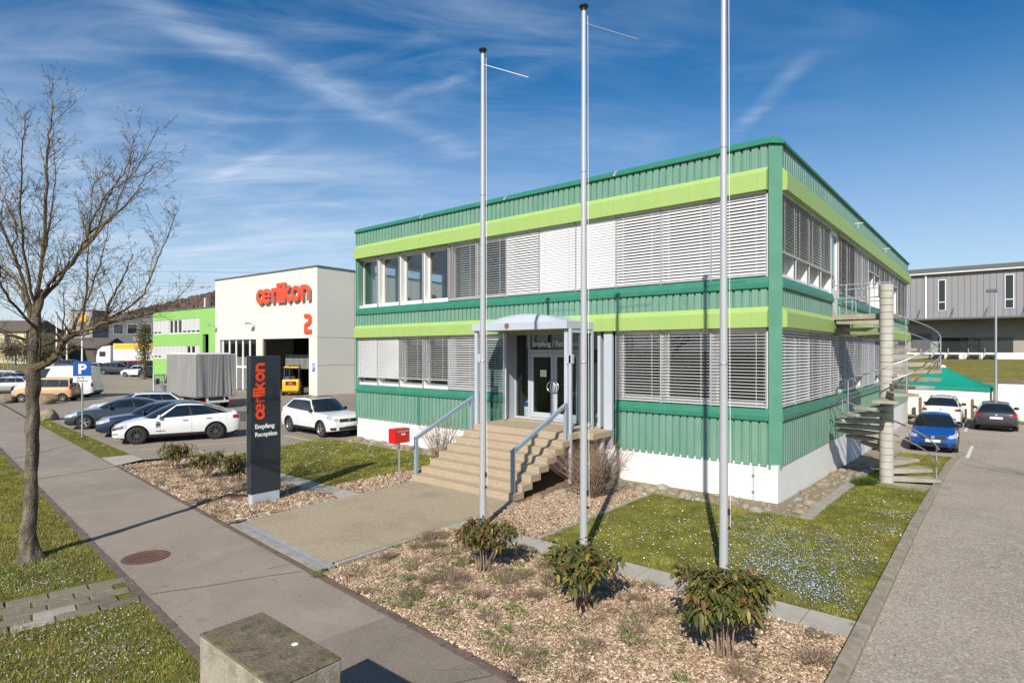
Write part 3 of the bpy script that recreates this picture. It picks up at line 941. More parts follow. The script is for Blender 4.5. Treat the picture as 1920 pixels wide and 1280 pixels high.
# inner walls that one sees through the windows
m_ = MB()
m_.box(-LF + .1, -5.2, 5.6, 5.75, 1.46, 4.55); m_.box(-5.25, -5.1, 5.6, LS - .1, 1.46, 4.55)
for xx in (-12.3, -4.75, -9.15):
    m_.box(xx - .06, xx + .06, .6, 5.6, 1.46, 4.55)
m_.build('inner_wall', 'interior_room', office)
m_ = MB(); m_.box(-LF + .1, -5.2, 5.6, 5.75, 5.02, 8.05); m_.box(-5.25, -5.1, 5.6, LS - .1, 5.02, 8.05)
m_.box(-12.0, -11.88, .6, 5.6, 5.02, 8.05); m_.box(-6.3, -6.18, .6, 5.6, 5.02, 8.05)
m_.build('inner_wall', 'interior_wall', office)
for xx in (-14.1, -15.6):
    m_ = MB(); m_.box(xx, xx + .8, 5.53, 5.6, 1.5, 3.7); m_.build('inner_door', 'lime_door', office)
for xx in (-16.6, -14.9, -13.3):
    m_ = MB(); m_.box(xx, xx + 1.1, 1.2, 1.9, 5.74, 5.77); m_.box(xx, xx + .04, 1.2, 1.9, 5.02, 5.74); m_.box(xx + 1.06, xx + 1.1, 1.2, 1.9, 5.02, 5.74)
    m_.build('desk', 'window_white', office)
    m_ = MB(); m_.box(xx + .3, xx + .85, 1.3, 1.34, 5.85, 6.2); m_.box(xx + .54, xx + .6, 1.3, 1.4, 5.77, 5.9); m_.build('monitor', 'plastic_black', office)
    m_ = MB(); m_.box(xx - .35, xx - .1, .55, .85, 5.78, 6.1); m_.build('green_folder_box', 'lime_door', office)


def corrugated(fn, a0, a1, z0, z1, name='cladding_panel'):
    """one sheet of trapezoid ribs between a0 and a1"""
    n = max(1, round((a1 - a0) / 0.2067))
    p = (a1 - a0) / n
    prof = []
    for i in range(n):
        b = a0 + i * p
        prof += [(b, -.052), (b + p * .20, -.052), (b + p * .26, 0.0), (b + p * .96, 0.0)]
    prof.append((a1, -.052))
    mb = MB()
    vs, fs = [], []
    for a, d in prof:
        vs += [fn(a, d, z0), fn(a, d, z1)]
    for i in range(len(prof) - 1):
        fs.append((2 * i, 2 * i + 2, 2 * i + 3, 2 * i + 1))
    # turned back edges give the sheet thickness
    for zz, k in ((z0, 0), (z1, 1)):
        base = len(vs)
        for a, d in prof:
            vs.append(fn(a, d - .012, zz))
        for i in range(len(prof) - 1):
            fs.append((2 * i + k, 2 * i + 2 + k, base + i + 1, base + i))
    mb.add(vs, fs)
    return mb.build(name, 'cladding_green', office, recalc=False)


def run(fn, a0, a1, prof, name, mat, bevel=0.0):
    """profile (d, z) extruded along the facade"""
    mb = MB()
    mb.prism(prof, a0, a1, lambda d, z, a: fn(a, d, z))
    return mb.build(name, mat, office, bevel=bevel)


fas = lambda z0, z1: [(-.05, z0), (.13, z0), (.13, z1 - .14), (.012, z1 + .0), (-.05, z1)]
sil = lambda z0, z1: [(-.25, z0 + .02), (.035, z0 + .0), (.05, z0 + .02), (.05, z0 + .13), (.0, z1 - .02), (-.25, z1)]
cop = [(-.35, 9.05), (.05, 9.03), (.07, 9.05), (.07, 9.10), (-.06, 9.235), (-.35, 9.235)]

CH = 0.24
front_mods = [(T0 + k * MOD, T0 + (k + 1) * MOD) for k in range(12)]
ENT = (front_mods[3][0], front_mods[5][1])          # entrance takes modules 3-5 of the ground floor
for k, (a, b) in enumerate(front_mods):
    a_ = CH if k == 0 else a
    b_ = LF - .03 if k == 11 else b
    if not 3 <= k <= 5:
        if k == 9:
            corrugated(FRONT, a_, b_ - .0, Z['plinth'], Z['clad1'])
        else:
            corrugated(FRONT, a_, b_, Z['plinth'], Z['clad1'])
    corrugated(FRONT, a_, b_, Z['fas1'] - .02, Z['clad2'])
    corrugated(FRONT, a_, b_, Z['fas2'] - .02, Z['clad3'] + .02)
for (a, b) in ((CH, front_mods[2][1]), (ENT[1], LF)):
    run(FRONT, a + .003, b - .003, sil(Z['clad1'] - .06, Z['sill1']), 'window_sill', 'trim_green')
for k in range(4):
    a = CH if k == 0 else front_mods[3 * k][0]
    b = LF if k == 3 else front_mods[3 * k + 2][1]
    run(FRONT, a + .003, b - .003, sil(Z['clad2'] - .06, Z['sill2']), 'window_sill', 'trim_green')
    run(FRONT, a + .003, b - .003, fas(Z['win1'], Z['fas1']), 'fascia_panel', 'fascia_lime')
    run(FRONT, a + .003 + (.02 if k == 0 else 0), b - .003, fas(Z['win2'], Z['fas2']), 'fascia_panel', 'fascia_lime')
    run(FRONT, a + .003 - (CH + .0 if k == 0 else 0) + (.17 if k == 0 else 0), b - .003 + (.06 if k == 3 else 0), cop, 'roof_coping', 'trim_green')
    # bare joint straps of the coping
    if k < 3:
        run(FRONT, b - .035, b + .035, [(d + .004, z + .004) for d, z in cop[1:5]] + [(-.06, 9.2)], 'coping_joint', 'rail_grey')
# broad dark joint strip low on the front, and jambs beside the entrance
run(FRONT, 13.42, 13.58, [(-.03, .9), (.012, .9), (.012, 2.1), (-.03, 2.1)], 'joint_strip', 'trim_green')
run(FRONT, ENT[0] - .08, ENT[0] + .0, [(-.04, .9), (.014, .9), (.014, 2.06), (-.04, 2.06)], 'joint_strip', 'trim_green')
run(FRONT, ENT[1], ENT[1] + .08, [(-.04, .9), (.014, .9), (.014, 2.06), (-.04, 2.06)], 'joint_strip', 'trim_green')
run(FRONT, LF - .035, LF + .02, [(-.06, .9), (.02, .9), (.02, 9.03), (-.06, 9.03)], 'end_trim', 'post_green')

# chamfered corner post
m_ = MB(); m_.prism([(-CH, -.012), (-.012 + .03, CH), (-.10, CH), (-CH, .10)], Z['plinth'] - .06, 9.03, lambda p, q, t: (p, q, t))
m_.build('corner_post', 'post_green', office)
m_ = MB(); m_.prism([(-CH - .1, -.075), (-.2, -.075), (.075, .2), (.075, CH + .1), (-.3, CH + .1), (-CH - .1, .3)], 9.04, 9.11, lambda p, q, t: (p, q, t))
m_.add([(-CH - .1, -.07, 9.11), (-.2, -.07, 9.11), (.07, .2, 9.11), (.07, CH + .1, 9.11), (-.06, CH + .1, 9.238), (-.12, .12, 9.245), (-CH - .1, .06, 9.238)], [(0, 1, 5, 6), (1, 2, 5), (2, 3, 4, 5)])
m_.build('corner_coping', 'trim_green', office, recalc=False)

# ---- side facade
side_mods = [(0.30 + k * MOD, 0.30 + (k + 1) * MOD) for k in range(4)]
DOOR_S = (side_mods[3][1], side_mods[3][1] + 1.15)
rest0 = DOOR_S[1]
n_rest = 13
mr = (LS - .1 - rest0) / n_rest
side_rest = [(rest0 + k * mr, rest0 + (k + 1) * mr) for k in range(n_rest)]
side_all = side_mods + side_rest
for (a, b) in side_all:
    a_ = CH if a < .4 else a
    corrugated(SIDE, a_, b, Z['plinth'], Z['clad1'])
    corrugated(SIDE, a_, b, Z['fas1'] - .02, Z['clad2'])
    corrugated(SIDE, a_, b, Z['fas2'] - .02, Z['clad3'] + .02)
corrugated(SIDE, DOOR_S[0], DOOR_S[1], Z['plinth'], Z['clad1'])
corrugated(SIDE, DOOR_S[0], DOOR_S[1], Z['fas2'] - .02, Z['clad3'] + .02)
segs = [(CH, side_mods[3][1]), (side_mods[3][1], side_rest[2][1]), (side_rest[2][1], side_rest[5][1]), (side_rest[5][1], side_rest[8][1]), (side_rest[8][1], LS)]
for i, (a, b) in enumerate(segs):
    run(SIDE, a + .003, b - .003, fas(Z['win1'], Z['fas1']), 'fascia_panel', 'fascia_lime')
    run(SIDE, a + .003 + (.02 if i == 0 else 0), b - .003 + (.1 if i == 4 else 0), fas(Z['win2'], Z['fas2']), 'fascia_panel', 'fascia_lime')
    run(SIDE, a + .003 + (.1 if i == 0 else 0), b - .003, cop, 'roof_coping', 'trim_green')
    run(SIDE, a + .003, b - .003, sil(Z['clad1'] - .06, Z['sill1']), 'window_sill', 'trim_green')
    if i == 0:
        run(SIDE, a + .003, b - .003, sil(Z['clad2'] - .06, Z['sill2']), 'window_sill', 'trim_green')
    else:
        a2 = DOOR_S[1] if i == 1 else a
        run(SIDE, a2 + .003, b - .003, sil(Z['clad2'] - .06, Z['sill2']), 'window_sill', 'trim_green')
# small roof drains that hang over the side lime band
for a in (9.6, 16.6):
    m_ = MB(); m_.bar((.05, a, 8.60), (.32, a + .05, 8.60), .04, .03); m_.bar((.16, a, 8.40), (.16, a, 8.60), .03, .03); m_.build('wall_lamp', 'rail_grey', office)

# ---- windows: deep white reveals, sash and pane
D_W = 0.10      # face of posts behind the cladding line
D_G = 0.36      # plane of the glass


def window(fn, a, b, z0, z1, name='window', glass_mat='window_glass', open_=False):
    mb = MB()
    w = .055
    def bx_(a0, a1, d0, d1, z0_, z1_):
        q = MB().box(a0, a1, d0, d1, z0_, z1_)
        q.mapped(lambda a_, d_, z_: fn(a_, d_, z_))
        mb.add(q.v, q.f)
    bx_(a, a + w, -D_G - .06, -D_W, z0, z1); bx_(b - w, b, -D_G - .06, -D_W, z0, z1)
    bx_(a + w, b - w, -D_G - .06, -D_W - .002, z0, z0 + .10); bx_(a + w, b - w, -D_G - .06, -D_W - .002, z1 - .10, z1)
    fr = mb.build('window', 'window_white', office)
    sb = MB(); mb = sb
    s = .07
    bx_(a + w, a + w + s, -D_G - .04, -D_G + .05, z0 + .1, z1 - .1); bx_(b - w - s, b - w, -D_G - .04, -D_G + .05, z0 + .1, z1 - .1)
    bx_(a + w + s, b - w - s, -D_G - .04, -D_G + .05, z0 + .1, z0 + .1 + s); bx_(a + w + s, b - w - s, -D_G - .04, -D_G + .05, z1 - .1 - s, z1 - .1)
    sb.build('sash', 'window_white', fr)
    gb = MB(); mb = gb
    bx_(a + w + s - .01, b - w - s + .01, -D_G - .006, -D_G + .006, z0 + .1 + s - .01, z1 - .1 - s + .01)
    gb.build('pane', glass_mat, fr)
    return fr


for k, (a, b) in enumerate(front_mods):
    window(FRONT, a, b, Z['sill2'], Z['win2'] + .04)
    if not 3 <= k <= 5:
        window(FRONT, a, b, Z['sill1'], Z['win1'] + .04)
for (a, b) in side_all:
    window(SIDE, a, b, Z['sill2'], Z['win2'] + .04)
    window(SIDE, a, b, Z['sill1'], Z['win1'] + .04)
window(SIDE, DOOR_S[0], DOOR_S[1], Z['sill1'], Z['win1'] + .04)
# balcony door on the upper floor
m_ = MB()
for (p, q, z0, z1) in ((DOOR_S[0] + .05, DOOR_S[0] + .2, 4.98, 7.9), (DOOR_S[1] - .2, DOOR_S[1] - .05, 4.98, 7.9), (DOOR_S[0] + .2, DOOR_S[1] - .2, 4.98, 5.9), (DOOR_S[0] + .2, DOOR_S[1] - .2, 7.7, 7.9)):
    m_.box(-.16, -.06, p, q, z0, z1)
bd = m_.build('balcony_door', 'window_white', office)
m_ = MB(); m_.box(-.115, -.105, DOOR_S[0] + .19, DOOR_S[1] - .19, 5.89, 7.71); m_.build('pane', 'window_glass', bd)
m_ = MB(); m_.box(-.05, .02, DOOR_S[0] + .24, DOOR_S[0] + .27, 6.05, 6.2); m_.build('handle', 'steel', bd)

# ---- external venetian blinds
SLAT_P = 0.083


def slat_mesh(length, tilt, chord=0.078, name='slat'):
    """curved blade, length along local x, centred; tilt 0 = flat, 90 = closed"""
    n = 4
    pts = []
    for i in range(n + 1):
        u = (i / n - .5) * chord
        h = 0.011 * (1 - (2 * i / n - 1) ** 2)
        a = rad(tilt)
        pts.append((u * math.cos(a) + h * math.sin(a), -u * math.sin(a) + h * math.cos(a)))
    mb = MB()
    th = .0016
    vs = []
    for xx in (-length / 2, length / 2):
        for (d, z) in pts: vs.append((xx, d, z))
        for (d, z) in pts: vs.append((xx, d, z - th))
    m = n + 1
    fs = []
    for i in range(n):
        fs.append((i, i + 1, 2 * m + i + 1, 2 * m + i))
        fs.append((m + i + 1, m + i, 3 * m + i, 3 * m + i + 1))
    fs.append((0, m, 3 * m, 2 * m)); fs.append((m - 1, 3 * m - 1, 4 * m - 1, 2 * m + m - 1))
    mb.add(vs, fs)
    return mb.mesh(name, 'blind_slat', 50)


slat_cache = {}
SLAT_PARTS = [0]


def blind(fn_name, a, b, z0, z1, tilt, single, jit=0.0):
    """tilt: inner edge up; outer edge hangs lower. single: every slat an object of its own"""
    L_ = b - a - .05
    key = (round(L_, 3), tilt)
    if key not in slat_cache:
        slat_cache[key] = slat_mesh(L_, tilt)
    sm = slat_cache[key]
    d0 = -.045
    head = MB()
    def bx_(a0, a1, dd0, dd1, z0_, z1_):
        fn = FRONT if fn_name == 'F' else SIDE
        q = MB().box(a0, a1, dd0, dd1, z0_, z1_)
        q.mapped(lambda a_, d_, z_: fn(a_, d_, z_))
        head.add(q.v, q.f)
    bx_(a + .02, b - .02, d0 - .04, d0 + .04, z1 - .06, z1)                 # head rail
    bx_(a + .025, b - .025, d0 - .035, d0 + .035, z0, z0 + .025)             # bottom rail
    for f in (.18, .82):
        aa = a + (b - a) * f
        bx_(aa - .004, aa + .004, d0 + .036, d0 + .040, z0, z1)              # lifting tapes
    bl = head.build('blind', 'blind_slat', office)
    n = int((z1 - z0 - .09) / SLAT_P)
    mid = (a + b) / 2
    rz = math.pi if fn_name == 'F' else math.pi / 2
    mats = []
    for i in range(n):
        z = z0 + .055 + (i + .3) * ((z1 - z0 - .1) / n)
        if fn_name == 'F': loc = (-mid, -d0, z); rot = (0, 0, math.pi)
        else: loc = (d0, mid, z); rot = (0, 0, -math.pi / 2)
        mats.append((loc, rot))
    if single:
        for loc, rot in mats:
            link('slat', sm, bl, loc, (rot[0] + random.uniform(-.04, .04), 0, rot[2]))
            SLAT_PARTS[0] += 1
    else:
        vs = np.array([v.co for v in sm.vertices]); fq = np.array([list(p.vertices) for p in sm.polygons])
        V, Fc = [], []
        for i, (loc, rot) in enumerate(mats):
            c, s = math.cos(rot[2]), math.sin(rot[2])
            R = np.array([[c, -s, 0], [s, c, 0], [0, 0, 1]])
            V.append(vs @ R.T + np.array(loc)); Fc.append(fq + i * len(vs))
        o = from_np('slats', np.concatenate(V), np.concatenate(Fc), 'blind_slat', None, bl, 'stuff')
        o.data.polygons.foreach_set('use_smooth', [True] * len(o.data.polygons))
    return bl


# guide rails between the blinds
def guide(fn, a, z0, z1):
    q = MB().box(a - .013, a + .013, -.06, -.025, z0, z1)
    q.mapped(lambda a_, d_, z_: fn(a_, d_, z_)); q.build('guide_rail', 'rail_grey', office)


W1, W2 = (Z['sill1'], Z['win1']), (Z['sill2'], Z['win2'])
upper = {0: (48, 0.0), 1: (48, 0), 2: (48, 0), 3: (80, 0), 4: (80, 0), 5: (52, 0.0), 6: (7, 0), 7: (7, 0)}
for k, (t_, g_) in upper.items():
    a, b = front_mods[k]
    blind('F', a, b, W2[0] + .02 + g_, W2[1], t_, k in (0, 1, 2, 3, 4, 5, 6))
lower = {0: (3, 0), 1: (3, 0), 2: (3, 0), 6: (22, 0), 7: (22, 0), 8: (4, .32), 9: (4, .32), 10: (60, .3), 11: (60, .3)}
for k, (t_, g_) in lower.items():
    a, b = front_mods[k]
    blind('F', a, b, W1[0] + .02 + g_, W1[1], t_, k in (0, 1, 2, 6, 7))
for k in range(13):
    a = front_mods[k][0] if k < 12 else front_mods[11][1]
    if k >= 4 or True:
        guide(FRONT, a + (.02 if k == 0 else 0), W2[0] - .12, W2[1])
    if k <= 3 or k >= 6:
        guide(FRONT, a + (.02 if k == 0 else 0), W1[0] - .12, W1[1])
s_up = {0: (20, .62), 1: (20, .62), 2: (34, .62), 3: (34, .62)}
for k, (t_, g_) in s_up.items():
    a, b = side_mods[k]; blind('S', a, b, W2[0] + g_, W2[1], t_, False)
s_lo = {0: (52, .03), 1: (52, .03), 2: (24, .03), 3: (46, .03)}
for k, (t_, g_) in s_lo.items():
    a, b = side_mods[k]; blind('S', a, b, W1[0] + g_, W1[1], t_, False)
blind('S', DOOR_S[0], DOOR_S[1], W1[0] + .03, W1[1], 46, False)
ru = {0: (18, 0.1), 1: (18, .1), 2: (60, .1), 3: (60, .1), 4: (30, 1.5), 5: (30, 1.5), 6: (25, 1.2), 7: (25, 1.2), 8: (40, 1.5), 9: (40, 1.5), 10: (25, .03), 11: (25, .03), 12: (25, .03)}
for k, (t_, g_) in ru.items():
    a, b = side_rest[k]; blind('S', a, b, W2[0] + g_, W2[1], t_, False)
rl = {0: (20, .45), 1: (20, .45), 2: (20, .45), 3: (50, .03), 4: (50, .03), 5: (20, .4), 6: (20, .4), 7: (30, .03), 8: (30, .03), 9: (30, .03), 10: (30, .4), 11: (30, .4), 12: (30, .4)}
for k, (t_, g_) in rl.items():
    a, b = side_rest[k]; blind('S', a, b, W1[0] + g_, W1[1], t_, False)
for (a, b) in side_all:
    guide(SIDE, a + (.02 if a < .4 else 0), W2[0] - .12, W2[1]); guide(SIDE, a + (.02 if a < .4 else 0), W1[0] - .12, W1[1])
# white curtains behind the side windows
for (a, b) in side_mods + side_rest[4:]:
    for (z0, z1) in ((Z['sill2'] + .12, Z['win2']), (Z['sill1'] + .12, Z['win1'])):
        m_ = MB()
        m_.grid(lambda u, v: (-.62 + .05 * math.sin(u * 25), a + .55 + u * .75, z0 + v * (z1 - z0)), 30, 2)
        m_.build('curtain', 'window_white', office, smooth_angle=80, recalc=False)
# lightning conductor on the plinth
m_ = MB(); m_.tube([(-.62, -.0, .02), (-.62, -.0, .92)], .009, 8); m_.box(-.65, -.59, -.02, .03, .62, .66); m_.box(-.65, -.59, -.02, .03, .2, .24)
m_.build('lightning_conductor', 'galvanised', office)
# ================================================================== lettering
def text_mb(body, size, depth, bold=0.0):
    cu = bpy.data.curves.new('t', 'FONT')
    cu.body = body; cu.size = size; cu.extrude = depth / 2; cu.offset = bold
    o = bpy.data.objects.new('t', cu); COL.objects.link(o)
    dg = bpy.context.evaluated_depsgraph_get()
    me = bpy.data.meshes.new_from_object(o.evaluated_get(dg))
    mb = MB(); mb.add([tuple(v.co) for v in me.vertices], [tuple(p.vertices) for p in me.polygons])
    bpy.data.objects.remove(o); bpy.data.curves.remove(cu); bpy.data.meshes.remove(me)
    return mb


def strip(mb, pts, w, d0, d1):
    """thick stroke along a 2D polyline, from depth d0 to d1 (x right, y up, z toward the reader)"""
    n = len(pts); Lp, Rp = [], []
    for i in range(n):
        a = Vector(pts[max(i - 1, 0)]); b = Vector(pts[min(i + 1, n - 1)])
        t = (b - a).normalized(); nn = Vector((-t.y, t.x)) * w / 2
        p = Vector(pts[i]); Lp.append(p + nn); Rp.append(p - nn)
    vs = []
    for d in (d0, d1):
        vs += [(p.x, p.y, d) for p in Lp] + [(p.x, p.y, d) for p in Rp]
    fs = []
    for i in range(n - 1):
        fs.append((i, i + 1, n + i + 1, n + i))
        fs.append((2 * n + i, 3 * n + i, 3 * n + i + 1, 2 * n + i + 1))
        fs.append((i, 2 * n + i, 2 * n + i + 1, i + 1)); fs.append((n + i, n + i + 1, 3 * n + i + 1, 3 * n + i))
    fs.append((0, n, 3 * n, 2 * n)); fs.append((n - 1, 3 * n - 1, 4 * n - 1, 2 * n - 1))
    mb.add(vs, fs)


def arc(cx, cy, rx, ry, a0, a1, n=20):
    return [(cx + rx * math.cos(rad(a0 + (a1 - a0) * i / n)), cy + ry * math.sin(rad(a0 + (a1 - a0) * i / n))) for i in range(n + 1)]


def logo_letters(depth):
    """the seven heavy round letters, x-height 1, returned as (x offset baked) list of MB"""
    w = 0.27
    r = .5 - w / 2
    out = []
    x = 0.0
    e = 0.004
    d = lambda k: (0, depth + k * e * max(depth, .3))
    mb = MB()                                             # oe
    strip(mb, arc(x + .5, .5, r, r, 0, 360, 32), w, *d(0))
    strip(mb, arc(x + 1.22, .5, r, r, 20, 322, 30), w, *d(1))
    strip(mb, [(x + .98, .5), (x + 1.70, .5)], .17, *d(2))
    out.append(mb); x += 1.80
    mb = MB()                                             # r
    strip(mb, [(x + w / 2, 0), (x + w / 2, .99)], w, *d(0)); strip(mb, arc(x + .52, .42, .40, .44, 170, 92, 10), w * .95, *d(1))
    out.append(mb); x += .60
    mb = MB(); strip(mb, [(x + w / 2, 0), (x + w / 2, 1.27)], w, *d(0)); out.append(mb); x += w + .05      # l
    mb = MB(); strip(mb, [(x + w / 2, 0), (x + w / 2, .99)], w, *d(0)); strip(mb, [(x + w / 2, 1.06), (x + w / 2, 1.27)], w, *d(0)); out.append(mb); x += w + .05   # i
    mb = MB()                                             # k
    strip(mb, [(x + w / 2, 0), (x + w / 2, 1.27)], w, *d(0)); strip(mb, [(x + w * .8, .42), (x + .76, 1.0)], w * 1.0, *d(1)); strip(mb, [(x + w * 1.1, .62), (x + .82, 0.0)], w * 1.05, *d(2))
    out.append(mb); x += .92
    mb = MB(); strip(mb, arc(x + .5, .5, r, r, 0, 360, 32), w, *d(0)); out.append(mb); x += 1.03         # o
    mb = MB()                                             # n
    strip(mb, [(x + w / 2, 0), (x + w / 2, .99)], w, *d(0)); strip(mb, arc(x + .46, .55, .325, .31, 180, 0, 16) + [(x + .785, .3), (x + .785, 0)], w, *d(1))
    out.append(mb); x += .93
    return out, x


# ================================================================== porch
porch = thing('entrance_porch', 'grey glazed entrance porch with curved canopy and double doors above the steps', 'porch')
LZ = 1.45                                                 # landing height
X0, X1 = -9.06, -4.75                                     # left and right end of the bay
m_ = MB()                                                 # canopy frame
m_.box(X0, X1 - .55, -1.60, -1.48, 4.47, 4.70); m_.box(X0, X0 + .1, -1.48, .0, 4.47, 4.70); m_.box(X1 - .65, X1 - .55, -1.48, -.0, 4.47, 4.70)
m_.box(X0 + .1, X1 - .65, -1.48, .3, 4.49, 4.53)
m_.build('canopy_frame', 'porch_grey', porch, bevel=.008)
m_ = MB()                                                 # curved roof between the frame
m_.grid(lambda u, v: (X0 + .02 + u * (X1 - X0 - .6), -1.59 + v * 1.58, 4.68 + .30 * max(0.0, math.sin(math.pi * min(1, max(0, (u - .06) / .88)))) ** .8 * (1 - (max(0, .22 - v) / .22) ** 2)), 30, 12)
m_.build('canopy_roof', 'porch_grey', porch, smooth_angle=60, recalc=False)
MB().lathe([(0, -1.612), (.09, -1.612), (.09, -1.60)], 24, (-7.55, 0, 4.60), 'y').build('badge', 'badge_brown', porch)
for (px_, py_) in ((X0 + .12, -1.48), (-5.42, -1.42)):
    m_ = MB(); m_.box(px_ - .06, px_ + .06, py_ - .05, py_ + .05, LZ - .02, 4.47); m_.build('post', 'porch_grey', porch, bevel=.006)
m_ = MB(); m_.box(-5.29, -5.21, -1.52, -1.44, 0.0, 4.47); m_.build('post', 'porch_grey', porch, bevel=.006)
for px_ in (X0 + .12, -5.42):                             # small lamps on the front posts
    m_ = MB(); m_.box(px_ + .06, px_ + .24, -1.52, -1.38, 3.45, 3.72); m_.build('lamp', 'porch_grey', porch, bevel=.02)
# jamb panels in the wall plane
m_ = MB(); m_.box(X1 - .27, X1 + .02, -.02, .08, .9, 4.47); m_.build('jamb_panel', 'porch_grey', porch)
m_ = MB(); m_.box(X0 - .02, X0 + .14, -.02, .08, LZ - .1, 4.47); m_.box(X0 - .0, X0 + .1, .08, .6, LZ, 4.47); m_.build('jamb_panel', 'porch_grey', porch)
m_ = MB(); m_.box(X1 - .52, X1 - .42, .03, .6, LZ, 4.47); m_.build('jamb_panel', 'porch_grey', porch)
m_ = MB(); m_.box(X0 + .1, X1 - .42, .08, .60, 4.44, 4.48); m_.build('soffit', 'porch_grey', porch)
m_ = MB(); m_.box(X0 + .1, X1 - .42, .02, .75, .95, LZ + .03); m_.build('threshold', 'aggregate_step', porch)
# right glass screen
m_ = MB(); m_.box(-5.36, -5.31, -1.34, -.2, LZ + .10, LZ + .17); m_.box(-5.36, -5.31, -1.34, -.2, 4.36, 4.44); m_.box(-5.365, -5.305, -.24, -.14, LZ, 4.47)
scr = m_.build('screen_frame', 'porch_grey', porch)
m_ = MB(); m_.box(-5.34, -5.33, -1.36, -.22, LZ + .16, 4.38); m_.build('pane', 'porch_glass', scr)
# left glass screen with its slim steel post
m_ = MB(); m_.tube([(X0 + .32, -.35, LZ), (X0 + .32, -.35, 4.47)], .028, 10); scl = m_.build('screen_post', 'steel', porch, smooth_angle=50)
m_ = MB(); m_.box(X0 + .115, X0 + .125, -1.40, -.30, LZ + .12, 4.2); m_.build('pane', 'porch_glass', scl)
# door front, set back: side light, door leaf, door leaf, side light
YD = .55
xs_d = [X0 + .1, -8.32, -7.28, -6.22, X1 - .52]
tr_z = 3.78
m_ = MB()
for xx in xs_d:
    if xx != xs_d[2]: m_.box(xx - .04, xx + .04, YD - .05, YD + .05, LZ + .03, 4.44)
m_.box(xs_d[0], xs_d[-1], YD - .045, YD + .045, LZ + .03, LZ + .09); m_.box(xs_d[0] + .04, xs_d[-1] - .04, YD - .045, YD + .045, 4.38, 4.44)
m_.box(xs_d[1] + .04, xs_d[3] - .04, YD - .045, YD + .045, tr_z, tr_z + .09)
fr_ = m_.build('door_frame', 'porch_grey', porch)
m_ = MB(); m_.box(xs_d[0] + .03, xs_d[1] - .03, YD - .006, YD + .006, LZ + .08, 4.39); m_.build('pane', 'porch_glass', fr_)
m_ = MB(); m_.box(xs_d[3] + .03, xs_d[4] - .03, YD - .006, YD + .006, LZ + .08, 4.39); m_.build('pane', 'porch_glass', fr_)
m_ = MB(); m_.box(xs_d[1] + .03, xs_d[3] - .03, YD - .006, YD + .006, tr_z + .08, 4.39); m_.build('pane', 'porch_glass', fr_)
for (p, q) in ((xs_d[1] + .045, xs_d[2] - .006), (xs_d[2] + .006, xs_d[3] - .045)):
    m_ = MB()
    m_.box(p, p + .12, YD - .03, YD + .03, LZ + .10, tr_z - .01); m_.box(q - .12, q, YD - .03, YD + .03, LZ + .10, tr_z - .01)
    m_.box(p + .12, q - .12, YD - .03, YD + .03, LZ + .10, LZ + .28); m_.box(p + .12, q - .12, YD - .03, YD + .03, tr_z - .16, tr_z - .01)
    dl = m_.build('door', 'porch_grey', porch, bevel=.004)
    m_ = MB(); m_.box(p + .11, q - .11, YD - .005, YD + .005, LZ + .27, tr_z - .15); m_.build('pane', 'porch_glass', dl)
    cxh = (q - .06) if p < -7.5 else (p + .06)
    ring = MB(); ring.tube([(cxh + (.0 if 1 else 0) + .17 * math.cos(a), YD - .09, 2.62 + .17 * math.sin(a)) for a in np.linspace(0, 2 * math.pi, 29)], .018, 8, cap=False)
    ring.bar((cxh, YD - .09, 2.79), (cxh, YD - .03, 2.79), .03, .03); ring.bar((cxh, YD - .09, 2.45), (cxh, YD - .03, 2.45), .03, .03)
    ring.build('pull_handle', 'steel', dl, smooth_angle=60)
m_ = MB(); m_.box(-7.86, -7.60, YD - .012, YD - .007, 2.95, 3.18); m_.build('notice', 'sign_white', porch)
tm = text_mb('Empfang / Reception', .25, .01, .0045)
wx = max(v[0] for v in tm.v)
tm.mapped(lambda x, y, z: (-8.20 + x * (1.92 / wx), YD - .014 - z, 3.99 + y)); tm.build('lettering', 'sign_white', porch, recalc=False)
# lobby behind the doors
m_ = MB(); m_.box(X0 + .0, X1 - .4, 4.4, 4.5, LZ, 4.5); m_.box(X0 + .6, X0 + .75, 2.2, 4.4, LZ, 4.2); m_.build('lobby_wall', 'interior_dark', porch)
m_ = MB(); m_.box(-7.6, -6.2, 2.6, 2.75, LZ, 3.4); m_.build('lobby_screen', 'interior_wall', porch)

ust = thing('umbrella_stand', 'white and blue umbrella stand behind the glass left of the entrance doors', 'umbrella stand', (-8.72, .95, 1.46))
MB().lathe([(.0, 0), (.14, 0), (.15, .55), (.13, .55), (.13, .05), (0, .05)], 20).build('body', 'sign_white', ust, smooth_angle=40)
MB().lathe([(.152, .40), (.153, .55), (.151, .56), (.15, .40)], 20, closed=True).build('band', 'sign_blue', ust, smooth_angle=40)
um = thing('umbrella', 'pale folded umbrella with hooked yellow handle in the stand by the doors', 'umbrella', (-8.68, .95, 1.53))
MB().lathe([(.01, 0), (.05, .1), (.06, .5), (.02, .62)], 12).build('canopy', 'sign_white', um, smooth_angle=40)
m_ = MB(); m_.tube([(0, 0, .6), (0, 0, .78)] + [(.06 - .06 * math.cos(a), 0, .78 + .06 * math.sin(a)) for a in np.linspace(0, 3.6, 10)], .014, 8); m_.build('handle', 'yellow_band', um, smooth_angle=60)

